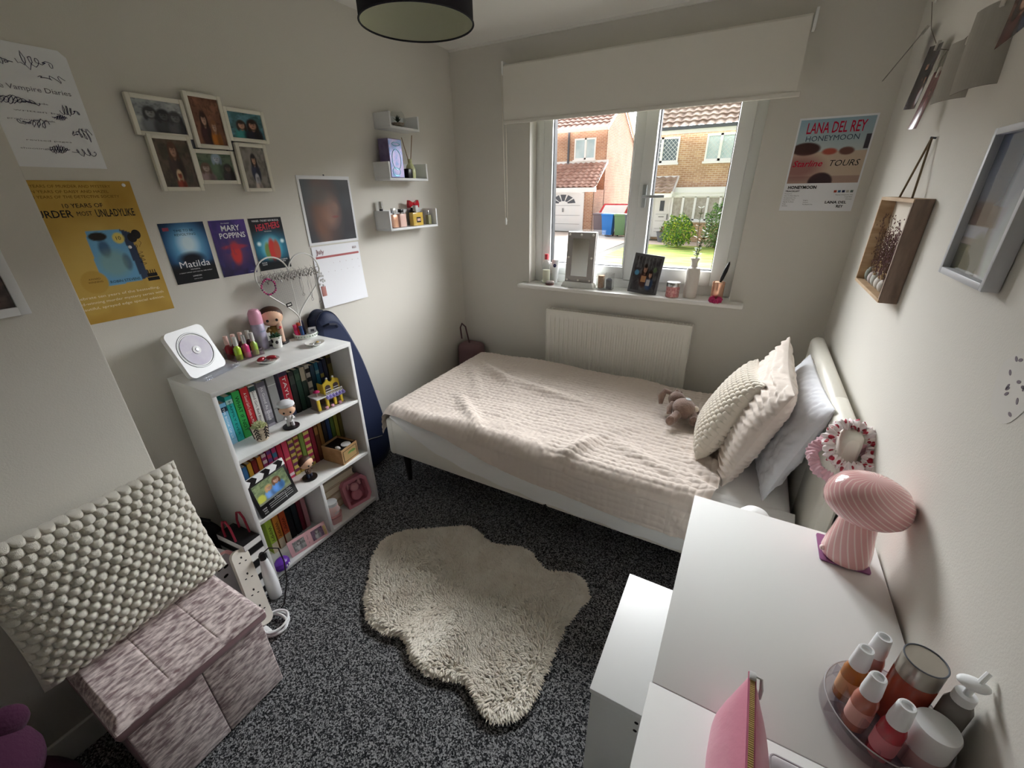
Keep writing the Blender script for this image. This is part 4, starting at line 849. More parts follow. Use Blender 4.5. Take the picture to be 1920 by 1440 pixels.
perfume(2.125, -1.833, 'amber square perfume bottle with a black bordered label', (.092, .032, .074, .003), (.012, .032), YGL, GOLD, plq)
t = thing('perfume_bottle', 'dark bottle topped by a glossy red bow at the back of the perfume row', 'perfume', (-1.88, 2.15, 1.3905), 'perfume bottles on the bottom wall shelf')
MB().lathe([(.02, 0), (.024, .02), (.024, .075), (.012, .09), (.01, .1)], 20).build('bottle', BLK, t)
RED = mat('glossy_red', (176, 24, 40), .15, coat=.6)
mb = MB()
for s in (-1, 1): mb.prism([(s*.004, -.005), (s*.042, -.020), (s*.046, 0), (s*.040, .022), (s*.004, .006)][::s], -.010, .010, frame((.01, 0, .120), (0, 1, 0), (0, 0, 1), (1, 0, 0)))
mb.sph((.012, 0, .120), (.012, .010, .011), 12, 8); mb.build('bow', RED, t)
perfume(2.243, -1.835, 'small olive perfume bottle at the right end of the perfume row', (.03, .024, .055, .003), (.007, .018), mat('olive_scent_glass', (150, 148, 110), .1, spec=.7), SIL)
# ------------------------------------------------------------ things on the window board
SZ = .9866
wb = thing('bottle', 'clear bottle with a red cap at the left end of the window board', 'bottle', (-1.222, 2.715, SZ))
MB().lathe([(.0, 0), (.028, 0), (.03, .01), (.03, .12), (.022, .14), (.011, .15), (.011, .165)], 24, sy=.75).build('bottle_body', CG, wb); MB().lathe([(.0, .003), (.026, .004), (.027, .09), (0, .091)], 24, sy=.75).build('lotion', mat('pale_lotion', (240, 238, 214), .3), wb); MB().cyl(.013, .16, .195, 18).build('cap', mat('red_cap', (206, 70, 80), .4), wb)
wt = thing('cream_tube', 'white cream tube with a round navy mark, second from the left on the window board', 'tube', (-1.168, 2.745, SZ))
mb = MB(); V = []
for z, a, b in ((.0, .016, .016), (.025, .016, .016), (.03, .02, .018), (.10, .024, .012), (.155, .027, .002)):
    V.append([(a*math.cos(t), b*math.sin(t), z) for t in np.linspace(0, 2*PI, 24, endpoint=False)])
mb.grid(np.array(V), wrap=True).build('tube_body', mat('white_plastic', (240, 242, 244), .35), wt)
MB().lathe([(.0115, 0), (.011, .001), (0, .0012)], 24, T(0, -.0115, .118) @ R(82, 'X')).build('round_mark', mat('navy_mark', (30, 36, 92), .4), wt); lettering(wt, [('NIVEA', 0, -.002, .0045, .017, 0)], [PAPERW], M=T(0, -.0135, .118) @ R(82, 'X'))
cp = thing('powder_compact', 'stack of two brown powder compacts in front of the clear bottle', 'compact', (-1.172, 2.665, SZ)); COMP = mat('compact_brown', (120, 84, 84), .25, .3)
MB().lathe([(0, 0), (.028, .001), (.03, .006), (.028, .012), (0, .013)], 28).build('compact_base', COMP, cp); MB().lathe([(0, 0), (.026, .001), (.028, .006), (.026, .012), (0, .014)], 28, T(.003, 0, .014)).build('compact_lid', mat('compact_silver', (190, 176, 178), .25, .5), cp)
# vanity mirror
vm = thing('vanity_mirror', 'tall white vanity mirror edged with small bulbs on the window board', 'mirror', frame((-.972, 2.675, SZ), (1, 0, 0), (0, .10, 1), (0, -1, .10)))
MB().bx(-.095, .095, .03, .345, -.012, .004, .003).build('mirror_frame', mat('pale_grey_wood', (168, 164, 160), .5), vm)
MB().bx(-.099, .099, .026, .349, -.02, -.012, .003).build('white_casing', UPVC, vm)
MB().bx(-.056, .056, .07, .306, .004, .0052).build('mirror_glass', mat('mirror_silver', (236, 238, 240), .02, 1), vm, smooth=0)
for x in (-.078, 0, .078):
    for y in (.046, .188, .328):
        if x == 0 and y == .188: continue
        MB().sph((x, y, .008), .0075, 12, 8).build('bulb', mat('frosted_bulb', (236, 234, 226), .4), vm)
MB().prism([(-.115, -.002), (.115, -.002), (.098, .032), (-.098, .032)], -.045, .018).build('base_tray', UPVC, vm, smooth=0)
# cotton bud organiser
ca = thing('acrylic_organiser', 'clear two part organiser of cotton pads and dark bands next to the vanity mirror', 'organiser', (-.795, 2.70, SZ)); 
mb = MB()
for (a, b, c, d) in ((-.052, -.050, -.03, .03), (-.001, .001, -.03, .03), (.050, .052, -.03, .03), (-.05, .05, -.03, -.028), (-.05, .05, .028, .03)): mb.bx(a, b, c, d, 0, .10)
mb.bx(-.052, .052, -.03, .03, 0, .003).build('clear_box', clear('acrylic', (250, 250, 250), .2), ca, smooth=0)
MB().bx(-.044, -.006, -.022, .022, .004, .085, .006).build('cotton_stack', mat('tan_wool', (170, 134, 106), .9, c2=(206, 176, 150), scale=200), ca); MB().lathe([(0, .004), (.019, .005), (.02, .06), (.01, .07), (0, .07)], 18, T(.026, 0, 0)).build('dark_jar', mat('slate_jar', (56, 60, 72), .4), ca)
# grey photo frame
gf = thing('framed_photo', 'dark grey photo frame standing in the middle of the window board', 'photo frame', frame((-.548, 2.655, SZ), (1, -.06, 0), (.0, .16, 1), (.06, -1, .16)) @ R(-2))
GFM = mat('grey_frame', (92, 92, 94), .5); MB().bx(-.088, .088, 0, .235, -.008, .008, .003).build('frame', GFM, gf)
p = people((64, 62, 66), (104, 104, 106), [(.46, .36, .20, sk2, (40, 30, 28), (70, 46, 44)), (.70, .26, .17, sk, (46, 36, 34), (64, 84, 120))], 33, 7).rect(.36, .56, .26, .44, (186, 140, 104)).rect(.60, .74, .18, .36, (190, 186, 190)).ell(.14, .52, .09, .08, (90, 150, 190), .2).ell(.84, .66, .07, .08, (96, 116, 84), .2)
for i in range(6): p.rect(.1+i*.14, .13+i*.14, .66, 1, (150, 152, 154), .5)
p.build('photo', .148, .200, gf, T(0, .018, .0088), m=PHOTO); MB().bx(-.02, .02, .02, .17, -.05, -.044, 0, R(-14, 'X')).build('strut', GFM, gf, smooth=0)
tn = thing('candle_tin', 'pink patterned candle tin with a silver lid on the window board', 'candle', (-.366, 2.655, SZ))
MB().lathe([(0, 0), (.037, 0), (.038, .003), (.038, .065)], 32).build('tin', mat('pink_tin', (190, 112, 118), .4, .3, c2=(226, 176, 172), scale=90), tn); MB().lathe([(.0395, .063), (.0395, .083), (.037, .087), (0, .087)], 32).build('lid', SIL, tn)
vz = thing('vase', 'pale ceramic bottle vase with a leafy flower sprig on the window board', 'vase', (-.272, 2.685, SZ)); CER = mat('speckled_ceramic', (222, 216, 208), .55, bump=.2, bscale=80)
MB().lathe([(0, 0), (.034, 0), (.037, .005), (.0385, .08), (.0385, .155), (.034, .170), (.020, .178), (.017, .188), (.018, .206), (.027, .226), (.023, .226), (.014, .2)], 32).build('vase_body', CER, vz)
STEM = mat('stem_green', (92, 104, 70), .7); st = MB(); lf = MB(); g = np.random.default_rng(5)
for (dx, dy, top) in ((-.012, .0, .49), (.085, .01, .49), (.02, -.01, .34), (.05, .0, .40)):
    P = [(dx*t*t*1.0+.004*math.sin(t*7), dy*t, .15+(top-.15)*t) for t in np.linspace(0, 1, 12)]; st.tube(P, .0016, 5)
    for k in range(3, 12):
        for s in (-1, 1):
            q = Vector(P[k]); a = g.random()*6; d = Vector((math.cos(a), math.sin(a)*.6, .4)).normalized()*(.020+.010*g.random()); w = d.cross(Vector((0, 0, 1))).normalized()*.008
            lf.add([q[:], (q+d*.5+w)[:], (q+d)[:], (q+d*.5-w)[:]], [(0, 1, 2, 3)])
st.build('stem', STEM, vz); lf.build('foliage', mat('sage_leaf', (104, 116, 88), .7), vz, smooth=0)
mb = MB()
for i in range(14):
    a = i*2.4; e = .2+.05*i; c = Vector((.022, -.01, .325)); d = Vector((math.cos(a)*math.cos(e), math.sin(a)*math.cos(e), math.sin(e)))*.026; w = Vector((-math.sin(a), math.cos(a), 0))*.012
    mb.add([c[:], (c+d*.6+w)[:], (c+d)[:], (c+d*.6-w)[:]], [(0, 1, 2, 3)])
mb.build('flower', mat('cream_rose', (206, 186, 140), .7), vz, smooth=0)
rb = thing('brush_pot', 'rose gold pot holding a black handled brush at the right end of the window board', 'pot', (-.125, 2.665, SZ))
MB().lathe([(0, 0), (.032, 0), (.033, .002), (.033, .105), (.030, .105), (.030, .01)], 28).build('pot', mat('rose_gold'), rb); MB().lathe([(.004, 0), (.009, .03), (.011, .075), (.007, .115), (0, .13)], 14, T(.004, .0, .095) @ R(14, 'Y')).build('brush_handle', BLK, rb); MB().lathe([(.02, 0), (.024, .02), (.02, .03)], 18, T(0, 0, .075)).build('brush_head', mat('beige_bristle', (206, 180, 150), .8), rb)
sc = thing('hair_scrunchie', 'crumpled magenta scrunchie in front of the rose gold pot', 'scrunchie', (-.125, 2.622, SZ))
def ruffle(mb, Rr, r, n, seed, M=None, amp=.25, wav=22, sy=1.0):
    P = []; N = 220; g = np.random.default_rng(seed); V = np.zeros((N, 14, 3))
    for i in range(N):
        a = 2*PI*i/N; k = r*(1+amp*math.sin(wav*a+2*math.sin(3*a))+.12*math.sin(41*a)); 
        for j in range(14):
            b = 2*PI*j/14; q = k*(1+.18*math.sin(b*3+a*9)); V[i, j] = ((Rr+q*math.cos(b))*math.cos(a), (Rr*sy+q*math.cos(b))*math.sin(a), q*math.sin(b))
    V2 = np.concatenate([V, V[:1]]); return mb.grid(V2, M, wrap=True)
ruffle(MB(), .022, .011, 12, 3, T(0, 0, .013) @ R(12, 'X')).build('fabric_loop', mat('magenta_satin', (196, 64, 118), .35), sc)
# ------------------------------------------------------------ bookcase contents
PAGES = mat('book_pages', (226, 216, 192), .9)
def book(y, x, z, t_, h, d, c, label, group, text=None, tc=(240, 240, 240), th=.012, tw=None, bands=None, tilt=0):
    """a standing book whose spine faces the room"""
    t = thing('book', label, 'book', T(x-d/2, y, z+.0006) @ R(tilt, 'X'), group)
    cm = mat('cover_%d_%d_%d' % tuple(c), c, .45); w = t_-.002
    mb = MB().bx(-d/2, d/2, -w/2, -w/2+.0015, 0, h).bx(-d/2, d/2, w/2-.0015, w/2, 0, h).bx(d/2-.002, d/2, -w/2, w/2, 0, h, .0008); mb.build('cover', cm, t, smooth=0)
    MB().bx(-d/2+.003, d/2-.002, -w/2+.0015, w/2-.0015, .003, h-.003).build('pages', PAGES, t, smooth=0)
    SM = frame((d/2+.0004, 0, 0), (0, 1, 0), (0, 0, 1), (1, 0, 0))
    if bands:
        p = Pic(8, 90, c)
        for b0, b1, bc in bands: p.rect(0, 1, b0, b1, bc)
        p.build('spine_print', w-.001, h-.001, t, SM @ T(0, 0, 0), m=PRINT)
    if text: lettering(t, [(text, -th/2, h*.52, th, min(tw or h*.75, h*.9), 0, dict(rot=-90))], [ink('spine_ink_%d_%d_%d' % tuple(tc), tc)], z=.0006, M=SM, name='spine_lettering')
    return t
G1 = 'books on the top shelf of the bookcase'
T1 = [(.728, .030, .185, (120, 182, 216), 'sky blue thin paperback at the left end of the top book row', 'THE BOOK OF US', (236, 244, 250), .008, [(.80, .92, (30, 50, 70)), (0, .12, (150, 200, 226))]),
      (.757, .028, .205, (38, 164, 156), 'teal paperback between the sky blue and green books', 'HAPPILY EVER', (16, 60, 62), .009, [(.84, .93, (170, 214, 206))]),
      (.788, .032, .213, (56, 168, 82), 'bright green paperback with black block lettering', 'WHAT IF NOT', (14, 40, 22), .014, None),
      (.822, .033, .215, (190, 34, 44), 'red paperback with white handwritten spine title', "A Good Girl's Guide to Murder", (244, 236, 232), .011, None),
      (.854, .028, .212, (232, 230, 226), 'white paperback with black handwritten spine title', 'Good Girl, Bad Blood', (24, 24, 28), .010, [(.88, .98, (40, 70, 72))]),
      (.893, .036, .212, (150, 147, 156), 'grey marbled paperback right of the white one', 'As Good As Dead', (238, 238, 240), .012, [(.9, 1, (96, 92, 104)), (.06, .16, (92, 92, 100)), (.3, .36, (176, 172, 182))]),
      (.937, .040, .224, (150, 151, 150), 'tall plain grey hardback in the top row', None, (220, 220, 220), .012, [(.80, .82, (214, 214, 214)), (.3, .32, (120, 120, 120))]),
      (.996, .042, .222, (128, 118, 140), 'lilac hardback with a red block reading TAYLOR', 'TAYLOR', (236, 226, 226), .015, [(.22, .9, (176, 36, 52)), (.9, 1, (60, 44, 70)), (0, .1, (70, 84, 120))]),
      (1.033, .026, .206, (30, 34, 32), 'black book just right of the red blocked hardback', None, (150, 150, 140), .008, [(.7, .9, (54, 60, 54))]),
      (1.061, .026, .207, (34, 62, 50), 'dark green book in the shaded middle of the top row', None, (170, 180, 160), .008, [(.75, .9, (60, 84, 66))]),
      (1.089, .026, .208, (52, 70, 62), 'green book with a beige top panel in the top row', None, (60, 50, 40), .008, [(.68, 1, (188, 178, 156))]),
      (1.116, .024, .210, (206, 202, 192), 'off white book with black blots in the top row', None, (30, 30, 30), .008, [(.82, .92, (30, 30, 32)), (.6, .7, (60, 60, 62)), (.4, .46, (90, 90, 92)), (.2, .28, (60, 60, 62))]),
      (1.142, .022, .200, (36, 70, 92), 'dusky blue thin book behind the toy house roof', None, (160, 190, 200), .008, None),
      (1.165, .022, .204, (38, 104, 132), 'petrol blue thin book behind the toy house', None, (170, 200, 210), .008, [(.72, .82, (120, 160, 170))]),
      (1.188, .022, .200, (28, 48, 82), 'navy book with a yellow patch behind the toy house', None, (200, 190, 120), .008, [(.6, .7, (150, 140, 70))]),
      (1.212, .022, .208, (36, 40, 66), 'midnight blue book second from the right in the top row', None, (160, 160, 190), .008, None),
      (1.239, .026, .216, (112, 100, 52), 'olive and gold book at the right end of the top row', None, (40, 40, 40), .008, [(.8, .95, (60, 50, 40)), (.3, .5, (150, 130, 70))])]
for y, t_, h, c, lb, tx, tc, th, bd in T1: book(y, -1.715, .64, t_, h, .13, c, lb, G1, tx, tc, th, None, bd)
G2 = 'books on the middle shelf of the bookcase'
def stripes(c1, c2, n): return [(i/n, (i+.5)/n, c1) for i in range(n)]+[((i+.5)/n, (i+1)/n, c2) for i in range(n)]
T2 = [(.735, .020, .18, (70, 120, 170), 'blue slim book at the left end of the middle row', None), (.757, .020, .185, (222, 170, 60), 'mustard yellow slim book second in the middle row', None), (.779, .022, .19, (130, 44, 40), 'brick red slim book third in the middle row', None), (.802, .020, .192, (206, 130, 50), 'orange slim book behind the clapperboard frame', None),
      (.824, .022, .195, (150, 50, 96), 'plum book with cream bands above the clapperboard', stripes((150, 50, 96), (214, 190, 190), 6)), (.848, .022, .198, (186, 60, 90), 'rose book with violet bands above the clapperboard', stripes((186, 60, 90), (110, 70, 130), 5)), (.872, .022, .20, (60, 110, 140), 'teal and magenta chequered book in the middle row', stripes((60, 110, 140), (176, 50, 100), 4)),
      (.897, .024, .20, (186, 40, 66), 'crimson book right of the chequered one', [(.1, .3, (214, 90, 120))]), (.925, .028, .205, (206, 70, 96), 'coral pink book with a white dot near its foot', [(.06, .14, (240, 220, 224)), (.5, .56, (240, 200, 140))]), (.955, .028, .21, (206, 186, 96), 'yellow book with purple bands left of the green spine', stripes((206, 186, 96), (110, 50, 90), 6)), (.984, .026, .212, (196, 170, 90), 'second yellow book with wine coloured bands', stripes((196, 170, 90), (130, 40, 70), 7)),
      (1.011, .022, .214, (116, 140, 66), 'moss green plain book in the middle row', None), (1.039, .032, .214, (214, 196, 110), 'pale yellow book with bold magenta bands', stripes((214, 196, 110), (170, 40, 90), 6)), (1.069, .024, .212, (136, 34, 56), 'wine red book right of the magenta banded one', None), (1.094, .022, .21, (110, 66, 40), 'brown book behind the cardboard box', [(.7, .9, (170, 120, 70))]), (1.118, .022, .206, (150, 110, 60), 'tan book behind the cardboard box', None),
      (1.142, .022, .206, (44, 40, 44), 'charcoal book behind the cardboard box', None), (1.166, .022, .206, (40, 62, 104), 'indigo book above the cardboard box', None), (1.190, .022, .206, (84, 112, 50), 'leaf green book above the cardboard box', None), (1.214, .022, .206, (150, 150, 60), 'lime book near the right end of the middle row', None), (1.239, .024, .206, (104, 92, 44), 'dark khaki book at the right end of the middle row', None)]
for y, t_, h, c, lb, bd in T2: book(y, -1.725, .333, t_, h, .125, c, lb, G2, None, bands=bd)
G3 = 'books in the bottom left compartment'
for y, t_, h, c, lb, tx in [(.745, .030, .21, (150, 176, 60), 'lime green book in the bottom left compartment', 'WIMPY'), (.779, .030, .212, (196, 124, 48), 'amber book in the bottom left compartment', 'WIMPY'), (.812, .030, .214, (196, 84, 50), 'burnt orange book in the bottom left compartment', 'WIMPY')]: book(y, -1.70, .030, t_, h, .14, c, lb, G3, tx, (40, 24, 20), .014, h*.42, [(0, .28, (206, 196, 170))])
for y, t_, h, c, lb in [(.845, .030, .20, (26, 30, 38), 'black thick book right of the burnt orange one'), (.876, .026, .205, (22, 34, 44), 'ink blue book in the bottom left compartment'), (.903, .022, .214, (104, 26, 44), 'maroon book in the bottom left compartment'), (.928, .024, .216, (196, 140, 146), 'dusty pink book leaning on the divider')]: book(y, -1.71, .030, t_, h, .13, c, lb, G3)
# small succulents in pots
def succulent(x, y, z, r, h, label, potm, n, ln, wd, lm, name='succulent'):
    t = thing(name, label, 'plant', (x, y, z+.0005))
    MB().lathe([(0, 0), (r*.74, 0), (r*.78, .003), (r, h), (r*.9, h), (r*.85, h*.8), (0, h*.8)], 28).build('pot', potm, t)
    mb = MB(); g = np.random.default_rng(n)
    for i in range(n):
        a = i*2.399; e = .15+1.2*(1-i/n)**.8; d = Vector((math.cos(a)*math.sin(e), math.sin(a)*math.sin(e), math.cos(e))); P = [Vector((0, 0, h*.82))+d*ln*q for q in (0, .35, .7, 1)]
        mb.tube([p[:] for p in P], [wd*.6, wd, wd*.75, wd*.08], 7)
    mb.build('foliage', lm, t); return t
POTC = mat('chevron_pot', (196, 182, 160), .8); BLKI = mat('dark_brown_glaze', (50, 42, 38), .7)
t = succulent(-1.648, .805, .64, .031, .062, 'pale green succulent in a chevron patterned pot on the top book shelf', POTC, 34, .036, .0058, mat('pale_succulent', (190, 196, 150), .6))
mb = MB()
for k in range(4):
    z0 = .010+k*.0135
    for j in range(10):
        a0 = 2*PI*j/10
        P = [((.0235+.0075*(z0+dz)/.062+.0020)*math.cos(a0+da), (.0235+.0075*(z0+dz)/.062+.0020)*math.sin(a0+da), z0+dz) for da, dz in ((0, 0), (.157, .007), (.314, .0135), (.471, .007), (.628, 0))]
        if j % 2 == k % 1: mb.tube(P, .0024, 4)
mb.build('chevron_band', BLKI, t)
t = succulent(-1.815, 1.068, .937, .024, .052, 'dark green succulent in a small white pot with a black spot', mat('white_glaze', (236, 236, 232), .3), 22, .030, .005, mat('deep_green_succulent', (44, 84, 56), .5))
MB().sph((.021, -.012, .03), (.004, .007, .008), 10, 8).sph((.005, -.0235, .036), (.008, .003, .009), 10, 8).build('glaze_spot', BLK, t)
# vinyl figures with oversized heads on black discs
SKIN = mat('figure_skin', (232, 190, 160), .45); HAIR = mat('figure_hair', (70, 46, 36), .5)
def figure(x, y, z, rz, label, cap=None, top=(230, 230, 232), disc=True):
    t = thing('vinyl_figure', label, 'figure', T(x, y, z+.0005) @ R(rz))
    if disc: MB().lathe([(0, 0), (.034, 0), (.035, .003), (.034, .006), (0, .0065)], 32).build('base_disc', BLK, t)
    CT = mat('figure_top_%d_%d' % (top[0], top[2]), top, .5)
    for s in (-1, 1): MB().tube([(0, s*.0085, .006), (0, s*.0085, .03)], [.0075, .0065], 10).build('leg', mat('figure_trousers', (222, 222, 226) if cap else (60, 66, 84), .5) if cap else mat('figure_jeans', (60, 66, 84), .5), t)
    MB().lathe([(0, .026), (.013, .027), (.015, .04), (.011, .056), (0, .058)], 18, sx=.8).build('torso', CT, t)
    for s in (-1, 1): MB().tube([(0, s*.012, .052), (.008, s*.019, .044), (.016, s*.012, .050)], [.0055, .005, .0048], 8).build('arm', CT, t)
    MB().sph((0, 0, .086), (.027, .033, .0285), 24, 16).build('head', SKIN, t)
    MB().sph((-.005, 0, .092), (.027, .0345, .0275), 24, 16).build('hair', HAIR, t)
    for s in (-1, 1): MB().sph((.0262, s*.013, .081), (.003, .0042, .0045), 10, 8).build('eye', BLK, t)
    if cap:
        MB().lathe([(.0, .128), (.02, .127), (.033, .118), (.035, .108), (.031, .103), (0, .102)], 26, T(0, 0, .0), sx=.9).build('cap', cap, t)
        MB().tube([(.0, s*.008, .055) for s in (-1, 0, 1)], .004, 8).build('neckerchief', mat('figure_red', (150, 40, 50), .5), t)
    return t
figure(-1.632, .928, .64, -35, 'big headed figure in a white cap on the top book shelf', mat('cap_white', (226, 228, 232), .5))
figure(-1.652, .962, .333, 10, 'big headed brown haired figure on the middle book shelf', None, (96, 74, 60))
figure(-1.872, 1.105, .937, -30, 'brown haired figure half hidden behind the deodorant on the bookcase', None, (150, 120, 60)).scale = (1.45, 1.45, 1.45)
# yellow toy house
th = thing('toy_house', 'yellow two storey toy house with purple awning on the top book shelf', 'toy house', T(-1.652, 1.145, .6405) @ R(-6))
TY = mat('toy_yellow', (232, 204, 70), .4); TW = mat('toy_white', (236, 236, 236), .4); TP = mat('toy_lilac', (150, 140, 206), .4); TG = mat('toy_stone', (150, 140, 136), .5)
MB().bx(-.04, .04, -.072, .068, 0, .005).build('baseplate', TG, th, smooth=0)
for y in (-.062, -.018, .022, .056): MB().bx(.018, .03, y-.006, y+.006, .005, .064, .001).build('pillar', TY, th)
MB().bx(-.038, -.032, -.066, .062, .005, .064).bx(-.032, .02, -.068, -.062, .005, .064).build('ground_wall', mat('toy_taupe', (120, 104, 96), .6), th, smooth=0)  # plain grey-brown walls behind the yellow pillars
MB().bx(-.04, .036, -.072, .066, .064, .069).build('balcony_floor', TW, th, smooth=0)
mb = MB()
for i in range(6): mb.tube([(.030, -.018+i*.0165, .064), (.044, -.018+i*.0165, .056)], .0085, 8)
mb.build('awning', TP, th)
def rail(y0, y1, n):
    mb = MB().bx(.031, .035, y0, y1, .084, .087).bx(.031, .035, y0, y1, .069, .071)
    for i in range(n): mb.bx(.0315, .0345, y0+(y1-y0)*i/(n-1)-.001, y0+(y1-y0)*i/(n-1)+.001, .069, .086)
    return mb
rail(-.02, .064, 11).build('railing', TW, th, smooth=0)
P = [(-.02, 0)]+[(.064, 0), (.064, .052)]+[(.064-.02*(1-math.cos(a)), .052+.012*math.sin(a)) for a in np.linspace(.3, PI/2, 4)]+[(.040, .072), (.034, .072), (.032, .060), (.022, .052), (.012, .060), (.008, .072), (.002, .072), (-.004, .062), (-.02, .052)]
MB().prism(P, 0, .006, frame((.012, 0, .069), (0, 1, 0), (0, 0, 1), (1, 0, 0))).build('upper_front', TY, th, smooth=0)
for y in (.002, .043):
    f = MB().prism([(-.013, 0), (.013, 0), (.013, .028)]+[(.013*math.cos(a), .028+.011*math.sin(a)) for a in np.linspace(.3, PI-.3, 6)]+[(-.013, .028)], 0, .0015, frame((.0182, y, .073), (0, 1, 0), (0, 0, 1), (1, 0, 0))).build('arch_window', mat('toy_dark', (84, 70, 70), .4), th, smooth=0)
    MB().bx(.0198, .0215, y-.014, y+.014, .090, .093).build('glazing_bar', TW, f, smooth=0)
for y in (.005, .037): MB().sph((.016, y, .1435), .005, 10, 8).build('finial', TW, th)
MB().bx(-.036, .012, .058, .064, .069, .115).bx(-.036, .012, -.02, -.014, .069, .115).build('upper_wall', TY, th, smooth=0)
MB().tube([(.005, -.05, .069), (.005, -.05, .094)], .0015, 6).build('parasol_pole', TW, th)
MB().lathe([(.016, 0), (.012, .005), (0, .011)], 12, T(.005, -.05, .092)).build('parasol', mat('toy_magenta', (196, 50, 110), .4), th)
for y in (-.03, .0, .04): MB().lathe([(0, 0), (.006, .001), (.008, .01), (0, .012)], 10, T(.034, y, .005)).build('planter', mat('toy_pink', (226, 170, 196), .5), th)
# clapperboard photo frame
cb = thing('clapper_frame', 'black clapperboard photo frame with chevron bar on the middle book shelf', 'photo frame', frame((-1.597, .775, .3336), (-.03, .19, 0), (-.27, -.04, 1), (1, .16, .27)))
MB().bx(-.095, .095, 0, .148, -.008, 0, .001).build('board', BLK, cb)
bar = MB().bx(-.095, .095, .150, .182, -.008, .003, .001).build('clap_bar', TW, cb)
mb = MB()
for i in range(3):
    x = -.088+i*.066; mb.prism([(x, .1502), (x+.03, .1502), (x+.046, .166), (x+.03, .1818), (x, .1818), (x+.016, .166)], .003, .0036)
mb.build('chevron', BLK, bar, smooth=0)
people((110, 126, 96), (150, 164, 120), [(.40, .26, .20, sk, (196, 160, 110), (110, 150, 206)), (.66, .34, .22, sk, (120, 84, 60), (90, 140, 206))], 41, 7).ell(.12, .25, .12, .2, (196, 200, 90), .4).rect(0, 1, 0, .10, (130, 130, 124), .7).build('photo', .164, .092, cb, T(0, .051, .0006), m=PHOTO)
mb = MB()
for z in (.036, .027, .018): mb.bx(-.045, .075, z, z+.001, .0003, .0009)
mb.bx(.038, .039, .012, .036, .0003, .0009).build('slate_line', PAPERW, cb, smooth=0)
lettering(cb, [('A Moment in Time', .028, .041, .0062, .085, 0), ('SCENE', -.07, .030, .005, None, 0), ('TAKE', -.07, .020, .005, None, 0), ('DATE', -.07, .010, .005, None, 0)], [PAPERW], z=.0008)
MB().bx(-.02, .02, .0, .12, -.06, -.056, 0, R(-20, 'X')).build('strut', BLK, cb, smooth=0)
# cardboard box with a leaf label, open at the top
kb = thing('cardboard_box', 'open brown card box with a green leaf label on the middle book shelf', 'box', T(-1.655, 1.155, .3338) @ R(6)); KR = mat('kraft_card', (186, 150, 108), .85, c2=(170, 134, 94), scale=30)
MB().bx(-.065, .065, -.054, -.051, 0, .085).bx(-.065, .065, .051, .054, 0, .085).bx(-.065, -.062, -.051, .051, 0, .085).bx(.062, .065, -.051, .051, 0, .085).bx(-.062, .062, -.051, .051, 0, .003).build('box_body', KR, kb, smooth=0)
MB().bx(-.060, .060, -.050, .050, .060, .074).build('inner_tray', BLK, kb, smooth=0)
MB().lathe([(.0, 0), (.024, .001), (.024, .005), (0, .006)], 24, T(.03, .015, .0742)).build('disc', TW, kb); MB().sph((.02, -.03, .078), (.016, .01, .008), 12, 8).build('trinket', TW, kb)
p = Pic(44, 34, (176, 146, 100)).rect(0, 1, 0, .05, (24, 22, 20)).rect(0, 1, .95, 1, (24, 22, 20)).rect(0, .04, 0, 1, (24, 22, 20)).rect(.96, 1, 0, 1, (24, 22, 20))
for i in range(7): a = .2+i*.42; p.ell(.62+.16*math.cos(a), .5+.20*math.sin(a), .16, .05, (84, 116, 60) if i % 2 else (120, 146, 80), .3)
p.build('label_print', .092, .062, kb, frame((.0655, 0, .010), (0, 1, 0), (0, 0, 1), (1, 0, 0)), m=PRINT)
# bottom compartments
pf = thing('double_frame', 'pink double photo frame leaning in the bottom left compartment', 'photo frame', frame((-1.588, .846, .0306), (.03, .19, 0), (-.30, .05, 1), (1, -.16, .3)))
PKF = mat('pale_pink_card', (226, 178, 184), .6); MB().bx(-.092, .092, 0, .078, -.006, 0, .001).build('frame', PKF, pf)
for x, sd in ((-.045, 51), (.045, 55)): people((120, 120, 120) if x < 0 else (128, 104, 124), (180, 180, 178) if x < 0 else (96, 76, 96), [(.5, .3, .3, (196, 190, 188), (110, 104, 104), (170, 168, 170))], sd).build('photo', .056, .052, pf, T(x, .013, .0006), m=PHOTO)
lettering(pf, [('Mummy', 0, .050, .005, None, 0, dict(rot=90)), ('Me', 0, .022, .005, None, 0, dict(rot=90))], [BLKI])
MB().bx(.076, .088, .01, .06, 0, .003, .001).build('gold_trim', mat('pale_gold', (206, 180, 130), .4, .4), pf)
pc = thing('hair_claw', 'purple ribbed claw clip at the bottom left corner of the bookcase', 'hair clip', T(-1.592, .700, .0305) @ R(20))
MB().lathe([(.0, .0), (.026, .003), (.033, .014), (.031, .022), (.034, .026), (.028, .036), (.029, .040), (.018, .050), (0, .054)], 10, sx=.9, sy=1.15).build('shell', mat('violet_plastic', (92, 44, 150), .35), pc)
for y in (-.006, .008): MB().bx(.0285, .0318, y-.0035, y+.0035, .018, .028, .001).build('white_tooth', TW, pc)
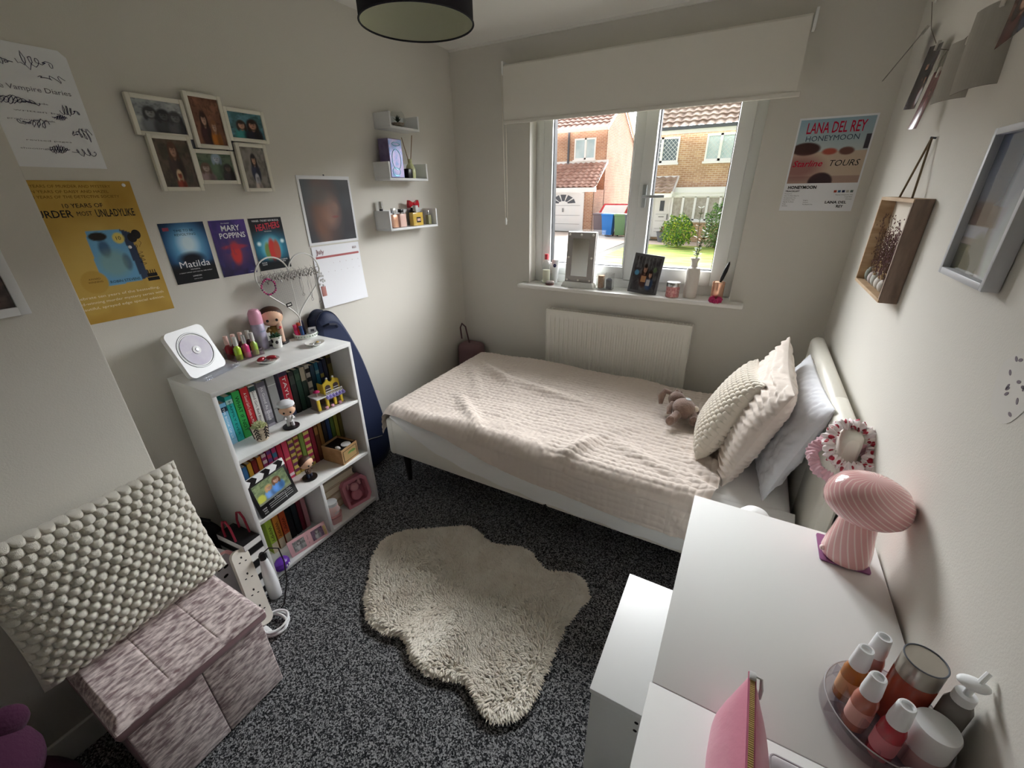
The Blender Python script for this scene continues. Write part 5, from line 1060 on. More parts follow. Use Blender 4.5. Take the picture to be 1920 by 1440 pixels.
for i, (c, lb, w) in enumerate([((196, 176, 150), 'beige folder lying lowest in the pile in the bottom right compartment', .25), ((206, 190, 164), 'cream folder second from the bottom of the pile', .24), ((190, 168, 140), 'tan folder near the top of the pile in the bottom right compartment', .245), ((212, 196, 172), 'pale folder on top of the pile in the bottom right compartment', .235)]):
    t = thing('document_folder', lb, 'folder', T(-1.765, 1.113, .0306+i*.0465) @ R(2-i*1.5), 'folders piled in the bottom right compartment'); fm = mat('folder_%d' % i, c, .8)
    MB().bx(-.075, .075, -w/2, w/2, 0, .004).bx(-.075, .075, -w/2, w/2, .041, .045).bx(-.075, -.071, -w/2, w/2, .004, .041).build('cover', fm, t, smooth=0); MB().bx(-.07, .07, -w/2+.004, w/2-.004, .0045, .0405).build('papers', PAGES, t, smooth=0)
ht = thing('hexagonal_tin', 'pink hexagonal tin under the candle jar in the bottom right compartment', 'tin', (-1.63, 1.022, .0306)); HX = mat('rose_tin', (214, 168, 168), .4)
MB().lathe([(0, 0), (.040, 0), (.040, .032), (0, .033)], 6, R(15)).build('tin_body', HX, ht, smooth=20); MB().lathe([(0.0, .033), (.042, .0335), (.042, .043), (0, .044)], 6, R(15)).build('lid', mat('rose_tin_lid', (196, 140, 140), .4), ht, smooth=20)
cj = thing('candle_jar', 'pink candle jar with gold lid on the hexagonal tin', 'candle', (-1.63, 1.022, .075))
MB().lathe([(0, 0), (.028, 0), (.030, .004), (.030, .055), (.026, .06)], 28).build('jar', mat('blush_glass', (230, 196, 192), .15, spec=.6), cj); MB().lathe([(.029, .058), (.029, .075), (0, .076)], 28).build('lid', mat('gold_metal'), cj)
MB().sph((.029, .010, .034), (.003, .014, .016), 12, 10).build('label', mat('candle_label', (238, 214, 214), .6), cj); MB().bx(.0296, .0312, -.012, .016, .016, .021).build('gold_band', mat('gold_metal'), cj)
db = thing('doll_box', 'pink window box with a soft doll in the bottom right compartment', 'toy', frame((-1.605, 1.178, .0307), (.045, .15, 0), (-.33, .0, 1), (1, -.3, .33))); PB = mat('pink_gift_card', (206, 132, 148), .55)
b = [(-.068, 0), (.05, 0), (.072, .03), (.072, .13), (.05, .155), (-.05, .155), (-.068, .13)]
n = len(b); inn = [(x*.78, .078+(y-.078)*.78) for x, y in b]
V = [(x, y, z) for z in (0, -.06) for x, y in b]+[(x, y, z) for z in (0, -.05) for x, y in inn]
F = []
for i in range(n):
    j = (i+1) % n; F += [(i, j, 2*n+j, 2*n+i), (i, n+i, n+j, j), (2*n+i, 2*n+j, 3*n+j, 3*n+i)]
F += [list(range(n, 2*n)), list(range(3*n, 4*n))[::-1]]
MB().add(V, F).build('window_box', PB, db, smooth=0)
d = MB().sph((.0, .098, -.022), (.024, .024, .02), 16, 12).build('doll_head', mat('doll_pink', (228, 168, 178), .8), db); MB().sph((.0, .052, -.024), (.03, .032, .02), 16, 12).build('doll_body', mat('doll_rose', (206, 130, 146), .85), db)
for s in (-1, 1): MB().tube([(s*.02, .115, -.024), (s*.032, .130, -.026), (s*.036, .10, -.02)], [.009, .011, .007], 10).build('doll_ear', mat('doll_pink'), db)
# ------------------------------------------------------------ on top of the bookcase
TZ = .9375
pcm = frame((-1.772, .755, TZ+.004), (-.055, .155, 0), (-.40, -.12, 1), (1, .35, .42))
cd = thing('cd_player', 'white square CD player showing a lilac disc on the left end of the bookcase', 'CD player', pcm)
def rrect(w, h, r, n=8, x=0, y=0): return [(x+sx*(w/2-r)+r*math.cos(a), y+sy*(h/2-r)+r*math.sin(a)) for sx, sy, a0 in ((1, 1, 0), (-1, 1, PI/2), (-1, -1, PI), (1, -1, 1.5*PI)) for a in np.linspace(a0, a0+PI/2, n)]
PLW = mat('white_plastic')
MB().prism(rrect(.165, .185, .022, 8, 0, .093), -.020, 0).build('player_body', PLW, cd)
MB().lathe([(.071, .0), (.071, .0012), (.064, -.0), (.064, .0005)], 48, T(0, .096, .0002), cap=False).build('disc_well', mat('well_grey', (150, 154, 158), .3), cd)
MB().lathe([(.011, .0008), (.06, .0008), (.06, .002), (.011, .002)], 48, T(0, .096, .0005), cap=False).build('disc', mat('lilac_disc', (206, 200, 222), .55, 0, spec=.3, c2=(226, 224, 234), scale=12), cd)
MB().lathe([(.0, 0), (.016, .0), (.016, .003), (.008, .0045), (0, .0045)], 32, T(0, .096, .002)).build('spindle', PLW, cd); MB().lathe([(.0, 0), (.008, .0), (.006, .002), (0, .002)], 24, T(0, .096, .0066)).build('spindle_hub', mat('hub_grey', (140, 142, 148), .3, .4), cd)
lettering(cd, [('RED', -.032, .092, .009, None, 0)], [mat('disc_print', (236, 234, 240), .5)], z=.0028)
mb = MB().lathe([(.0665, .0014), (.0695, .0014), (.0695, .0022), (.0665, .0022)], 48, T(0, .096, .0003), cap=False); mb.build('disc_rim', PLW, cd)
st = thing('acrylic_stand', 'clear acrylic stand under the CD player', 'stand', T(-1.752, .765, TZ) @ R(109.5))
MB().bx(-.085, .085, -.03, .04, .0, .004, .001).bx(-.085, .085, -.034, -.03, 0, .016, .001).build('stand_plate', clear('acrylic_grey', (246, 247, 250), .1), st, smooth=0)
# nail varnish bottles in a clear caddy
cx, cy = -1.83, .925
cdy = thing('varnish_caddy', 'clear plastic caddy of nail varnish beside the CD player', 'caddy', (cx, cy, TZ))
mb = MB(); mb.bx(-.045, .045, -.06, .06, 0, .002).bx(-.045, .045, -.06, -.0585, .002, .03).bx(-.045, .045, .0585, .06, .002, .03).bx(.0435, .045, -.0585, .0585, .002, .03).bx(-.045, -.0435, -.0585, .0585, .002, .045).bx(-.001, .0005, -.0585, .0585, .002, .03)
mb.build('clear_tray', clear('acrylic_pink', (246, 238, 242), .3), cdy, smooth=0)
def varnish(dx, dy, c, cap, label, h=.062, ch=.036, r=.0125):
    t = thing('nail_varnish', label, 'nail varnish', (cx+dx, cy+dy, TZ+.0026), 'nail varnish bottles in the clear caddy')
    MB().lathe([(0, 0), (r, 0), (r+.001, .003), (r+.001, h*.8), (r*.5, h*.96), (r*.45, h)], 18).build('bottle', mat('varnish_%d_%d_%d' % c, c, .12, spec=.7), t); MB().lathe([(0, h), (r*.72, h), (r*.66, h+ch), (0, h+ch+.001)], 16).build('cap', cap, t)
PC = mat('peach_cap', (226, 188, 180), .4); GC = mat('pale_grey_cap', (206, 206, 200), .35)
for a in [(-.024, -.045, (150, 30, 44), PC, 'dark red nail varnish at the back left of the caddy'), (-.024, -.015, (120, 34, 50), PC, 'wine nail varnish second along the back of the caddy'), (-.024, .015, (96, 30, 40), PC, 'maroon nail varnish third along the back of the caddy'), (-.022, .045, (60, 20, 30), GC, 'near black nail varnish at the back right of the caddy'), (.022, -.035, (176, 214, 60), GC, 'lime green nail varnish at the front left of the caddy'), (.022, .0, (206, 60, 120), SIL, 'hot pink nail varnish with silver cap at the front of the caddy'), (.022, .036, (160, 196, 84), GC, 'apple green nail varnish at the front right of the caddy')]: varnish(*a)
do = thing('deodorant', 'lilac spray can with a pink dome cap on the bookcase', 'deodorant', (-1.862, 1.028, TZ)); 
MB().lathe([(0, 0), (.026, 0), (.0265, .004), (.0265, .112), (.024, .118)], 28).build('can', mat('lilac_can', (196, 194, 212), .35, .3, c2=(170, 160, 190), scale=30), do); MB().lathe([(.0265, .116), (.0268, .145), (.0255, .165), (.018, .178), (0, .183)], 28).build('cap', mat('candy_pink', (232, 170, 196), .35), do); lettering(do, [('fresh', 0, .08, .010, .028, 0)], [mat('teal_ink', (80, 130, 140), .5)], M=frame((.0272, 0, 0), (-.3, 1, 0), (0, 0, 1), (1, .3, 0)), z=.002)
lpb = thing('lip_tube', 'beige tube with a red heart behind the small white pot', 'tube', (-1.848, 1.118, TZ))
MB().lathe([(0, 0), (.011, 0), (.012, .07), (.012, .09), (.0115, .135), (0, .136)], 18).build('tube_body', mat('beige_tube', (222, 186, 164), .4), lpb); MB().sph((.0115, -.004, .078), (.002, .006, .007), 10, 8).build('heart', mat('red_cap'), lpb)
def dish(x, y, r, label, m2):
    t = thing('trinket_dish', label, 'dish', (x, y, TZ)); MB().lathe([(0, 0), (r*.6, 0), (r*.95, .010), (r, .013), (r*.93, .0125), (r*.6, .004), (0, .0035)], 36).build('plate', mat('white_glaze'), t); return t
dish(-1.682, .932, .046, 'small white dish holding red hair clips on the front of the bookcase', None)
for dx, dy, rz, lb in ((-.012, -.018, 20, 'glossy red hair clip at the left of the white dish'), (.004, .014, -30, 'glossy red hair clip at the right of the white dish')):
    t = thing('hair_clip', lb, 'hair clip', T(-1.682+dx, .932+dy, TZ+.0065) @ R(rz)); MB().sph((0, 0, .009), (.012, .021, .009), 16, 10).build('clip_shell', mat('cherry_red', (150, 26, 40), .2, coat=.5), t); MB().bx(-.004, .004, -.022, .022, 0, .0015).build('clip_spring', mat('gold_metal'), t)
t = thing('bead_bracelet', 'pale pink bead bracelet curled in the dish with red clips', 'bracelet', (-1.664, .950, TZ+.009))
for i in range(12): MB().sph((.014*math.cos(i*.52), .014*math.sin(i*.52), 0), .0034, 8, 6).build('bead', mat('pale_bead', (216, 180, 178), .3), t)
dish(-1.690, 1.168, .043, 'small white dish with a gold ring near the right end of the bookcase', None)
for dx, dy, c, lb in ((-.004, -.014, SIL, 'silver hoop lying in the right hand trinket dish'), (.004, .012, GOLD, 'chunky gold ring lying in the right hand trinket dish')):
    t = thing('ring', lb, 'ring', (-1.690+dx, 1.168+dy, TZ+.0060)); MB().tube([(.010*math.cos(a), .010*math.sin(a), .0015) for a in np.linspace(0, 2*PI, 24, endpoint=False)], .0017 if c is SIL else .0035, 8, closed=True).build('band', c, t)
    if c is GOLD: MB().sph((0, 0, .004), (.007, .007, .004), 12, 8).build('stone', YGL, t)
# heart shaped jewellery stand rising from a round tray
hs = thing('jewellery_stand', 'white wire heart jewellery stand with a round pierced tray', 'jewellery stand', (-1.838, 1.232, TZ)); WIRE = mat('white_wire', (232, 232, 228), .4)
MB().lathe([(0, .002), (.050, .002), (.052, .0), (.054, .022), (.052, .022), (.050, .004)], 40).build('tray', mat('white_tray', (226, 230, 226), .5), hs)
mb = MB()
for i in range(26):
    a = 2*PI*i/26; mb.sph((.0545*math.cos(a), .0545*math.sin(a), .012), (.002, .0035, .004), 6, 5)
mb.build('pierced_pattern', mat('sage_green', (150, 166, 150), .6), hs)
def heart(t): return (.0097*16*math.sin(t)**3, .0102*(13*math.cos(t)-5*math.cos(2*t)-2*math.cos(3*t)-math.cos(4*t)))
HT = [heart(t) for t in np.linspace(0, 2*PI, 80, endpoint=False)]; HM = frame((-.018, 0, .262), (.06, 1, 0), (0, 0, 1), (1, -.06, 0))
MB().tube([(x, y, 0) for x, y in HT], .0034, 8, HM, closed=True).build('heart_wire', WIRE, hs); MB().tube([(0, -.17, 0), (0, -.255, 0)], .0028, 6, HM).tube([(0, .05, 0), (0, -.17, 0)], .0016, 6, HM).build('stem', WIRE, hs)
mb = MB()
for i in range(-28, 29):
    for hor in (0, 1):
        c0 = i*.0055; pts = []
        for s in np.linspace(-.17, .05, 120):
            p = (s, c0) if hor else (c0, s); ins = False
            for k in range(80):
                (x1, y1), (x2, y2) = HT[k], HT[(k+1) % 80]
                if (y1 > p[1]) != (y2 > p[1]) and p[0] < (x2-x1)*(p[1]-y1)/(y2-y1)+x1: ins = not ins
            if ins and p[1] < .05: pts.append(p)
        if len(pts) > 1: mb.tube([(pts[0][0], pts[0][1], 0), (pts[-1][0], pts[-1][1], 0)], .0008, 3, HM)
mb.build('wire_mesh', mat('pale_mesh', (176, 176, 176), .5), hs, smooth=0)
g = np.random.default_rng(3)
TARN = mat('tarnished_silver', (150, 146, 142), .3, .8)
for k in range(28):
    x = -.130+k*.0100; t = thing('earring', 'one of the silver earrings hooked in a row across the heart stand', 'earring', T(-1.838, 1.232, TZ) @ HM @ T(x, .052-.006*(k % 3), .004+.003*(k % 2)), 'silver earrings on the heart stand')
    mb = MB(); r = .006+.006*g.random(); mb.tube([(r*math.sin(a), -r+r*math.cos(a), 0) for a in np.linspace(0, 2*PI, 14, endpoint=False)], .0014, 5, closed=True).tube([(0, .012, -.003), (0, .004, .004), (0, 0, 0)], .0009, 4).build('hoop', TARN if k % 3 else SIL, t)
    MB().sph((.002*(k % 3-1), -2*r-.005, 0), (.005, .0065, .003), 8, 6).build('charm', TARN if k % 4 else GOLD, t)
for x, ln, lb in ((.045, .10, 'fine silver chain necklace hanging left on the right half of the heart stand'), (.085, .13, 'silver necklace with a round pendant hanging at the right of the heart stand'), (.125, .15, 'long thin chain hanging off the right lobe of the heart stand')):
    t = thing('necklace', lb, 'necklace', T(-1.838, 1.232, TZ) @ HM @ T(x, .04, .004)); MB().tube([(-.007*math.sin(s*PI), -ln*s, .001) for s in np.linspace(0, 1, 14)], .0009, 5).tube([(.007*math.sin(s*PI), -ln*s, .001) for s in np.linspace(0, 1, 14)], .0009, 5).build('chain', SIL, t); MB().tube([(.006*math.sin(a), -ln-.006+.006*math.cos(a), .001) for a in np.linspace(0, 2*PI, 14, endpoint=False)], .0012, 5, closed=True).build('pendant', SIL, t)
t = thing('bead_bracelet', 'pink and purple bead bracelet looped on the left lobe of the heart stand', 'bracelet', T(-1.838, 1.232, TZ) @ HM @ T(-.115, .0, .012))
for i in range(22): MB().sph((.030*math.cos(i*2*PI/22), .034*math.sin(i*2*PI/22), .004*math.sin(i)), .0046, 8, 6).build('bead', mat('magenta_bead', (196, 70, 130), .25) if i % 3 else mat('plum_bead', (110, 44, 90), .25), t)
t = thing('key_charm', 'gold charm cluster with a pink leather tag on the right edge of the heart stand', 'charm', T(-1.838, 1.232, TZ) @ HM @ T(.152, .01, .008))
mb = MB(); g = np.random.default_rng(8)
for i in range(16): mb.sph((g.normal()*.008, -.02+g.normal()*.018, g.normal()*.004), (.005, .006, .002), 8, 6)
mb.build('gold_cluster', GOLD, t); MB().bx(-.012, .014, -.105, -.055, -.003, .003, .003).build('leather_tag', mat('dusty_leather', (190, 134, 128), .6), t)
t = thing('pin_badge', 'small black cassette badge pinned low on the heart mesh', 'badge', T(-1.838, 1.232, TZ) @ HM @ T(-.038, -.098, .003) @ R(8)); MB().bx(-.014, .014, -.009, .009, 0, .003, .001).build('badge_plate', BLK, t); MB().bx(-.009, .009, -.003, .004, .003, .0036).build('badge_window', GC, t, smooth=0)
for dx, dy, c, h, lb in ((-.014, -.034, (226, 50, 110), .062, 'hot pink lip balm standing in the round tray'), (-.018, -.012, (206, 84, 50), .066, 'orange lip balm standing in the round tray'), (.004, -.018, (60, 90, 140), .054, 'blue lip balm standing in the round tray'), (-.024, .012, (40, 36, 60), .07, 'dark violet lip balm at the back of the round tray')):
    t = thing('lip_balm', lb, 'lip balm', T(-1.838+dx, 1.232+dy, TZ+.0045) @ R(4, 'X'), 'lip balms in the round tray'); MB().cyl(.0088, 0, h*.55, 14).build('tube_body', mat('balm_%d_%d' % (c[0], c[1]), c, .4), t); MB().cyl(.0084, h*.55, h, 14).build('cap', mat('balm_cap_%d_%d' % (c[0], c[1]), tuple(int(v*.85) for v in c), .35), t)
t = thing('trinket_card', 'small white card propped in the round tray', 'card', T(-1.822, 1.262, TZ+.0045) @ R(60) @ R(-12, 'X')); MB().bx(-.018, .018, -.0008, .0008, 0, .036).build('card', PAPER, t, smooth=0); MB().bx(-.008, .008, -.0014, -.0008, .014, .026).build('print', GUT, t, smooth=0)
t = thing('hair_tie', 'grey coil hair tie lying in the round tray', 'hair tie', (-1.812, 1.235, TZ+.0085)); MB().tube([((.013+.003*math.cos(a*11))*math.cos(a), (.013+.003*math.cos(a*11))*math.sin(a), .003*math.sin(a*11)+.002) for a in np.linspace(0, 2*PI, 100, endpoint=False)], .0016, 5, closed=True).build('coil', mat('smoke_plastic', (120, 130, 126), .2), t)
# ------------------------------------------------------------ right wall and back wall
lq = thing('album_poster', 'pale blue album poster with red title beside the window on the back wall', 'poster', back_wall(.234, 1.467))
MB().bx(-.149, .149, 0, .40, -.001, -.0002).build('paper_sheet', PAPER, lq, smooth=0)
p = Pic(100, 84, (150, 176, 192)).grad((206, 208, 200), (142, 172, 190), .35, 1).noise(3, (170, 190, 198), .5, .9, 3, .5)
p.rect(0, 1, 0, .50, (200, 180, 160)).noise(5, (216, 200, 182), .45, .8, 6, 0).ell(.16, .55, .20, .10, (74, 50, 48), .2).ell(.5, .50, .1, .05, (170, 84, 70), .4).ell(.73, .50, .1, .06, (110, 74, 66), .3).rect(.93, 1, .52, .74, (70, 66, 74)).rect(0, 1, 0, .12, (150, 120, 112), .6).ell(.47, .02, .17, .15, (60, 44, 48), .15).ell(.12, .25, .30, .18, (130, 70, 74), .9, .6)
p.build('poster_picture', .284, .268, lq, y0=.124, m=PRINT)
CRIM = ink('crimson_ink', (190, 22, 58)); SLATE = ink('slate_ink', (60, 72, 92))
ll = [('LANA DEL REY', .0, .335, .044, .225, 0, dict(bold=.012)), ('HONEYMOON', -.004, .303, .022, .205, 1), ('Starline', -.077, .197, .026, .12, 0, dict(shear=.25, bold=.01)), ('TOURS', .066, .196, .026, .115, 2, dict(shear=.2)), ('HONEYMOON', -.073, .100, .013, .118, 2, dict(bold=.04)), ('TRACKLIST', -.11, .086, .007, .06, 2, dict(bold=.03)), ('LANA DEL', .078, .034, .011, .085, 2, dict(bold=.03)), ('REY', .098, .016, .011, None, 2, dict(bold=.03))]
for i, s_ in enumerate(['Honeymoon', 'Music To Watch Boys To', 'Terrence Loves You', 'God Knows I Tried', 'High By The Beach', 'Freak', 'Art Deco']): ll.append((s_, -.140, .076-i*.0092, .0042, None, 2, dict(align='LEFT')))
for i, s_ in enumerate(['Religion', 'Salvatore', 'The Blackest Day']): ll.append((s_, -.055, .046-i*.0092, .0042, None, 2, dict(align='LEFT')))
for i, s_ in enumerate(['Released 18 September 2015', 'Length 65:07', 'Interscope']): ll.append((s_, .138, .070-i*.009, .004, None, 2, dict(align='RIGHT')))
lettering(lq, ll, [CRIM, SLATE, INK])
for i, c in enumerate([(170, 70, 56), (70, 110, 150), (44, 50, 84), (186, 186, 180), (110, 126, 122)]): MB().bx(.060+i*.016, .071+i*.016, .082, .092, .0004, .0009).build('colour_square', ink('swatch_%d' % i, c), lq, smooth=0)
# box frame of dried flowers hung from twine
OAK = mat('light_oak', (196, 170, 138), .6, c2=(170, 142, 110), scale=9, stretch=(1, 6, 1)); WALN = mat('walnut_side', (146, 126, 112), .6, c2=(122, 104, 92), scale=12, stretch=(1, 1, 4))
bf = thing('box_frame', 'wooden box frame of dried flowers hanging by twine on the right wall', 'picture', right_wall(1.885, 1.242)); w, h, d = .41, .296, .046
MB().bx(-w/2, w/2, 0, .010, 0, d).bx(-w/2, w/2, h-.010, h, 0, d).bx(-w/2, -w/2+.01, .01, h-.01, 0, d).build('frame_front_band', OAK, bf, smooth=0)
MB().bx(w/2-.010, w/2, .010, h-.010, 0, d).bx(w/2, w/2+.0015, 0, h, 0, d-.003).build('frame_side', WALN, bf, smooth=0)
MB().bx(-w/2+.01, w/2-.01, .01, h-.01, 0, .003).build('backboard', mat('cream_board', (214, 206, 192), .8), bf, smooth=0)
DRY = [mat('dried_brown', (110, 86, 72), .9), mat('dried_mauve', (124, 96, 98), .9), mat('dried_straw', (190, 166, 130), .9)]
g = np.random.default_rng(21); mb = MB()
for k in range(46):
    x0 = -.12+.24*g.random(); P = []; tx = x0+(g.random()-.5)*.16; ty = .09+.15*g.random()
    for t in np.linspace(0, 1, 7): P.append((x0+(tx-x0)*t*t, .05+(ty-.05)*t+0, .012+.024*math.sin(t*2+k)*.6+.006))
    mi = 1 if g.random() < .35 else 0; mb.tube(P, .0009, 4, mi=mi)
    for q in P[2:]:
        for s in range(6):
            e = Vector(q)+Vector((g.normal()*.008, g.normal()*.008, g.normal()*.006)); mb.sph(e[:], (.0017, .0030, .0016), 5, 4, mi=mi)
for k in range(60): mb.sph((-.09+.2*g.random(), .052+.04*g.random(), .012+.022*g.random()), (.004, .005, .004), 5, 4, mi=2)
mb.build('dried_flowers', DRY, bf, smooth=0)
for i, (x, r_, hh, c) in enumerate([(-.115, .020, .055, (120, 122, 110)), (-.062, .020, .046, (186, 176, 172)), (-.012, .023, .05, (176, 176, 168)), (.045, .023, .046, (206, 200, 190)), (.1, .022, .044, (196, 190, 182))]): MB().sph((x, .012+hh*.5, .022), (r_, hh*.5, .017), 16, 12).build('pebble', mat('pebble_%d' % i, c, .8), bf)
TW_ = mat('jute_twine', (110, 92, 70), .9)
for s in (-1, 1): MB().tube([(s*.075, h, d*.5), (0, .462, .010)], .003, 6).build('hanging_twine', TW_, bf)
MB().tube([(0, .460, -.0), (0, .462, .014)], .003, 8).build('nail', GUT, bf)
# silver frame with a glossy print
sf = thing('framed_print', 'silver framed glossy seaside print at the right edge on the right wall', 'picture', right_wall(1.248, 1.386)); w, h = .245, .292
mb = MB()
for q in ((-w/2, -w/2+.013, 0, h), (w/2-.013, w/2, 0, h), (-w/2+.013, w/2-.013, 0, .014), (-w/2+.013, w/2-.013, h-.013, h)): mb.bx(q[0], q[1], q[2], q[3], 0, .026, .0015)
mb.build('frame', mat('grey_silver', (198, 200, 204), .45, .1), sf)
p = Pic(60, 76, (70, 80, 100)).grad((150, 140, 132), (66, 84, 118), .25, 1).noise(3, (110, 118, 136), .45, .8, 4, .5).rect(0, .7, .36, .50, (120, 104, 92)).rect(.05, .4, .34, .52, (96, 74, 64)).rect(.0, .5, .26, .36, (168, 170, 176)).rect(0, .6, 0, .2, (86, 84, 56)).ell(.45, .14, .2, .16, (140, 138, 128), .4).ell(.80, .25, .16, .3, (196, 204, 200), .6).ell(.7, .6, .14, .4, (190, 196, 210), .7, .7).ell(.2, .05, .2, .1, (70, 70, 46), .4)
p.build('print', w-.022, h-.024, sf, T(0, .012, .012), m=attr_mat('glazed_print', .06, .6, coat=1))
# photo string
STRN = mat('thin_string', (120, 112, 100), .9); sp_ = [(2.50, 2.19), (2.37, 2.08), (2.17, 1.98), (2.02, 1.945), (1.90, 1.943), (1.77, 1.955), (1.62, 1.985), (1.45, 2.02), (1.25, 2.07), (1.0, 2.16)]
ps = thing('photo_string', 'thin string and net strung along the top of the right wall', 'string', (.41, 1.9, 1.94))
MB().tube([(.412, y, z) for y, z in sp_], .0012, 5).build('string', STRN, ps, world=True)
mb = MB()
for i in range(26):
    y = 1.66+i*.022; z = float(np.interp(y, [q[0] for q in sp_][::-1], [q[1] for q in sp_][::-1])); mb.tube([(.412, y, z), (.408, y+.006*math.sin(i*3), z-.03), (.412, y+.004, z-.075-.02*math.sin(i*1.7))], .0006, 4)
mb.build('net_fringe', mat('net_thread', (206, 200, 186), .8), ps, world=True)
for y, z in ((2.50, 2.19), (1.0, 2.16)): MB().lathe([(.005, 0), (.004, .004), (0, .005)], 10, frame((.423, y, z), (0, 1, 0), (0, 0, 1), (-1, 0, 0))).build('pin', UPVC, ps, world=True)
def card(top, ex, ey, w, h, label, pic, curl=0):
    """a snapshot pegged by the middle of its top edge to the string; ex runs along the edge, ey up the card"""
    ex = Vector(ex).normalized(); ey = Vector(ey); ey = (ey-ex*ex.dot(ey)).normalized()
    t = thing('snapshot', label, 'photo', frame(top, ex, ey, ex.cross(ey)), 'snapshots pegged to the string')
    f = lambda U, V: curl*((U-.5)**2*4)+curl*.8*(1-V)**2
    pic.build('print', w, h, t, T(0, -h, .0012), m=PHOTO, curl=f)
    bk = Pic(14, 14, (176, 172, 162)); o = bk.build('back', w, h, t, T(0, -h, 0), m=PRINT, curl=f)
    MB().bx(-.004, .004, -.016, .010, -.004, .006, .001).build('peg', mat('clear_peg', (214, 210, 200), .4), t)
dkp = lambda s: people((44, 40, 44), (84, 74, 76), [(.4, .3, .25, sk2, (26, 22, 24), (30, 28, 36)), (.7, .22, .2, sk, (50, 36, 34), (100, 50, 60))], s)
card((.398, 2.38, 2.085), (.165, .98, .165), (.075, .03, .13), .10, .165, 'snapshot seen edge on, nearest the window corner on the string', dkp(61), .0)
card((.402, 2.13, 1.985), (.10, -1, -.1), (.06, 0, 1), .105, .175, 'dark snapshot with a white flash of light, second on the string', dkp(62).ell(.8, .2, .2, .14, (236, 240, 244), .4).rect(0, 1, .5, .62, (30, 30, 34)), .004)
card((.396, 1.965, 1.885), (.22, -1, -.05), (.12, -.03, 1), .05, .15, 'narrow reddish photo booth strip hanging lowest on the string', people((120, 84, 84), (150, 104, 104), [(.5, .5, .1, sk, (70, 40, 40), (150, 90, 90)), (.5, .2, .1, sk, (70, 40, 40), (150, 90, 90))], 63), .002)
card((.398, 1.79, 1.925), (-.75, .66, -.05), (.15, .1, 1), .09, .14, 'snapshot turned away showing its pale back, middle of the string', dkp(64), .012)
card((.396, 1.615, 1.955), (-.80, .6, -.1), (.22, .16, 1), .10, .175, 'snapshot curling off the wall with its grey back showing', dkp(65), .016)
card((.402, 1.43, 1.965), (.1, -1, .28), (.10, -.1, 1), .16, .115, 'brown group snapshot nearest the camera on the string', people((96, 72, 64), (150, 110, 100), [(.25, .2, .3, sk, (60, 40, 36), (90, 60, 60)), (.55, .2, .3, sk2, (50, 36, 34), (70, 76, 96)), (.82, .15, .3, sk, (110, 80, 60), (150, 90, 100))], 66), .006)
# wall sticker of grey sprigs
ws = thing('wall_sticker', 'pale lilac grey floral wall sticker at the right edge of the right wall', 'sticker', right_wall(.945, 1.235, .4245))
MB().prism([(.06*math.cos(a)*(1+.1*math.sin(3*a)), .03+.06*math.sin(a)) for a in np.linspace(0, 2*PI, 30, endpoint=False)], 0, .0003).build('sticker_film', mat('sticker_lilac', (212, 209, 203), .6), ws, smooth=0)
mb = MB(); g = np.random.default_rng(31)
for i in range(16):
    a = g.random()*6.28; x, y = -.035+.09*g.random(), -.01+.085*g.random(); mb.prism([(x+.006*math.cos(t)*math.cos(a)-.003*math.sin(t)*math.sin(a), y+.006*math.cos(t)*math.sin(a)+.003*math.sin(t)*math.cos(a)) for t in np.linspace(0, 2*PI, 10, endpoint=False)], .0003, .0007)
mb.build('leaf_motif', mat('sticker_grey', (122, 112, 120), .7), ws, smooth=0)
# ------------------------------------------------------------ on the headboard corner
HB = Vector((.374, 1.412, .868))
def spotted(name, base, spot, sc=44):
    m = mat(name, base, .7, sheen=.3); nt = m.node_tree; b = nt.nodes['Principled BSDF']; tc = nt.nodes.new('ShaderNodeTexCoord'); v = nt.nodes.new('ShaderNodeTexVoronoi'); v.inputs['Scale'].default_value = sc
    nt.links.new(tc.outputs['Object'], v.inputs[0]); r = nt.nodes.new('ShaderNodeValToRGB'); r.color_ramp.interpolation = 'CONSTANT'; r.color_ramp.elements[0].color = rgb(spot); r.color_ramp.elements[1].position = .36; r.color_ramp.elements[1].color = rgb(base)
    nt.links.new(v.outputs['Distance'], r.inputs[0]); nt.links.new(r.outputs[0], b.inputs['Base Color']); return m
t = thing('hair_scrunchie', 'white ruffled hairband with red spots looped over the headboard corner', 'hairband', frame(HB+Vector((0, .0, .0)), (1, 0, 0), (0, .70, .72), (0, -.72, .70)))
ruffle(MB(), .057, .0140, 14, 5, amp=.24, wav=28, sy=1.2).build('ruffled_loop', spotted('red_spot_cotton', (234, 226, 226), (170, 30, 56)), t)
ruffle(MB(), .026, .014, 14, 9, T(.062, -.045, -.012) @ R(50, 'Y'), amp=.35, wav=12).build('ruffled_bow', MATS['red_spot_cotton'], t)
t = thing('headband', 'fluffy pink headband hanging below the spotted hairband on the headboard corner', 'headband', frame(HB+Vector((-.012, -.006, -.052)), (1, 0, .1), (0, .88, .48), (0, -.48, .88)))
PFL = mat('pink_fleece', (222, 178, 190), .95, sheen=.6, bump=.5, bscale=300)
ruffle(MB(), .072, .0155, 14, 6, amp=.06, wav=9, sy=1.05).build('fleece_loop', PFL, t); MB().tube([(.045, -.075, .0), (.060, -.01, .024), (.066, .05, .03)], [.011, .013, .010], 10).sph((.052, -.08, .004), (.02, .016, .014), 12, 8).build('fleece_knot', PFL, t)
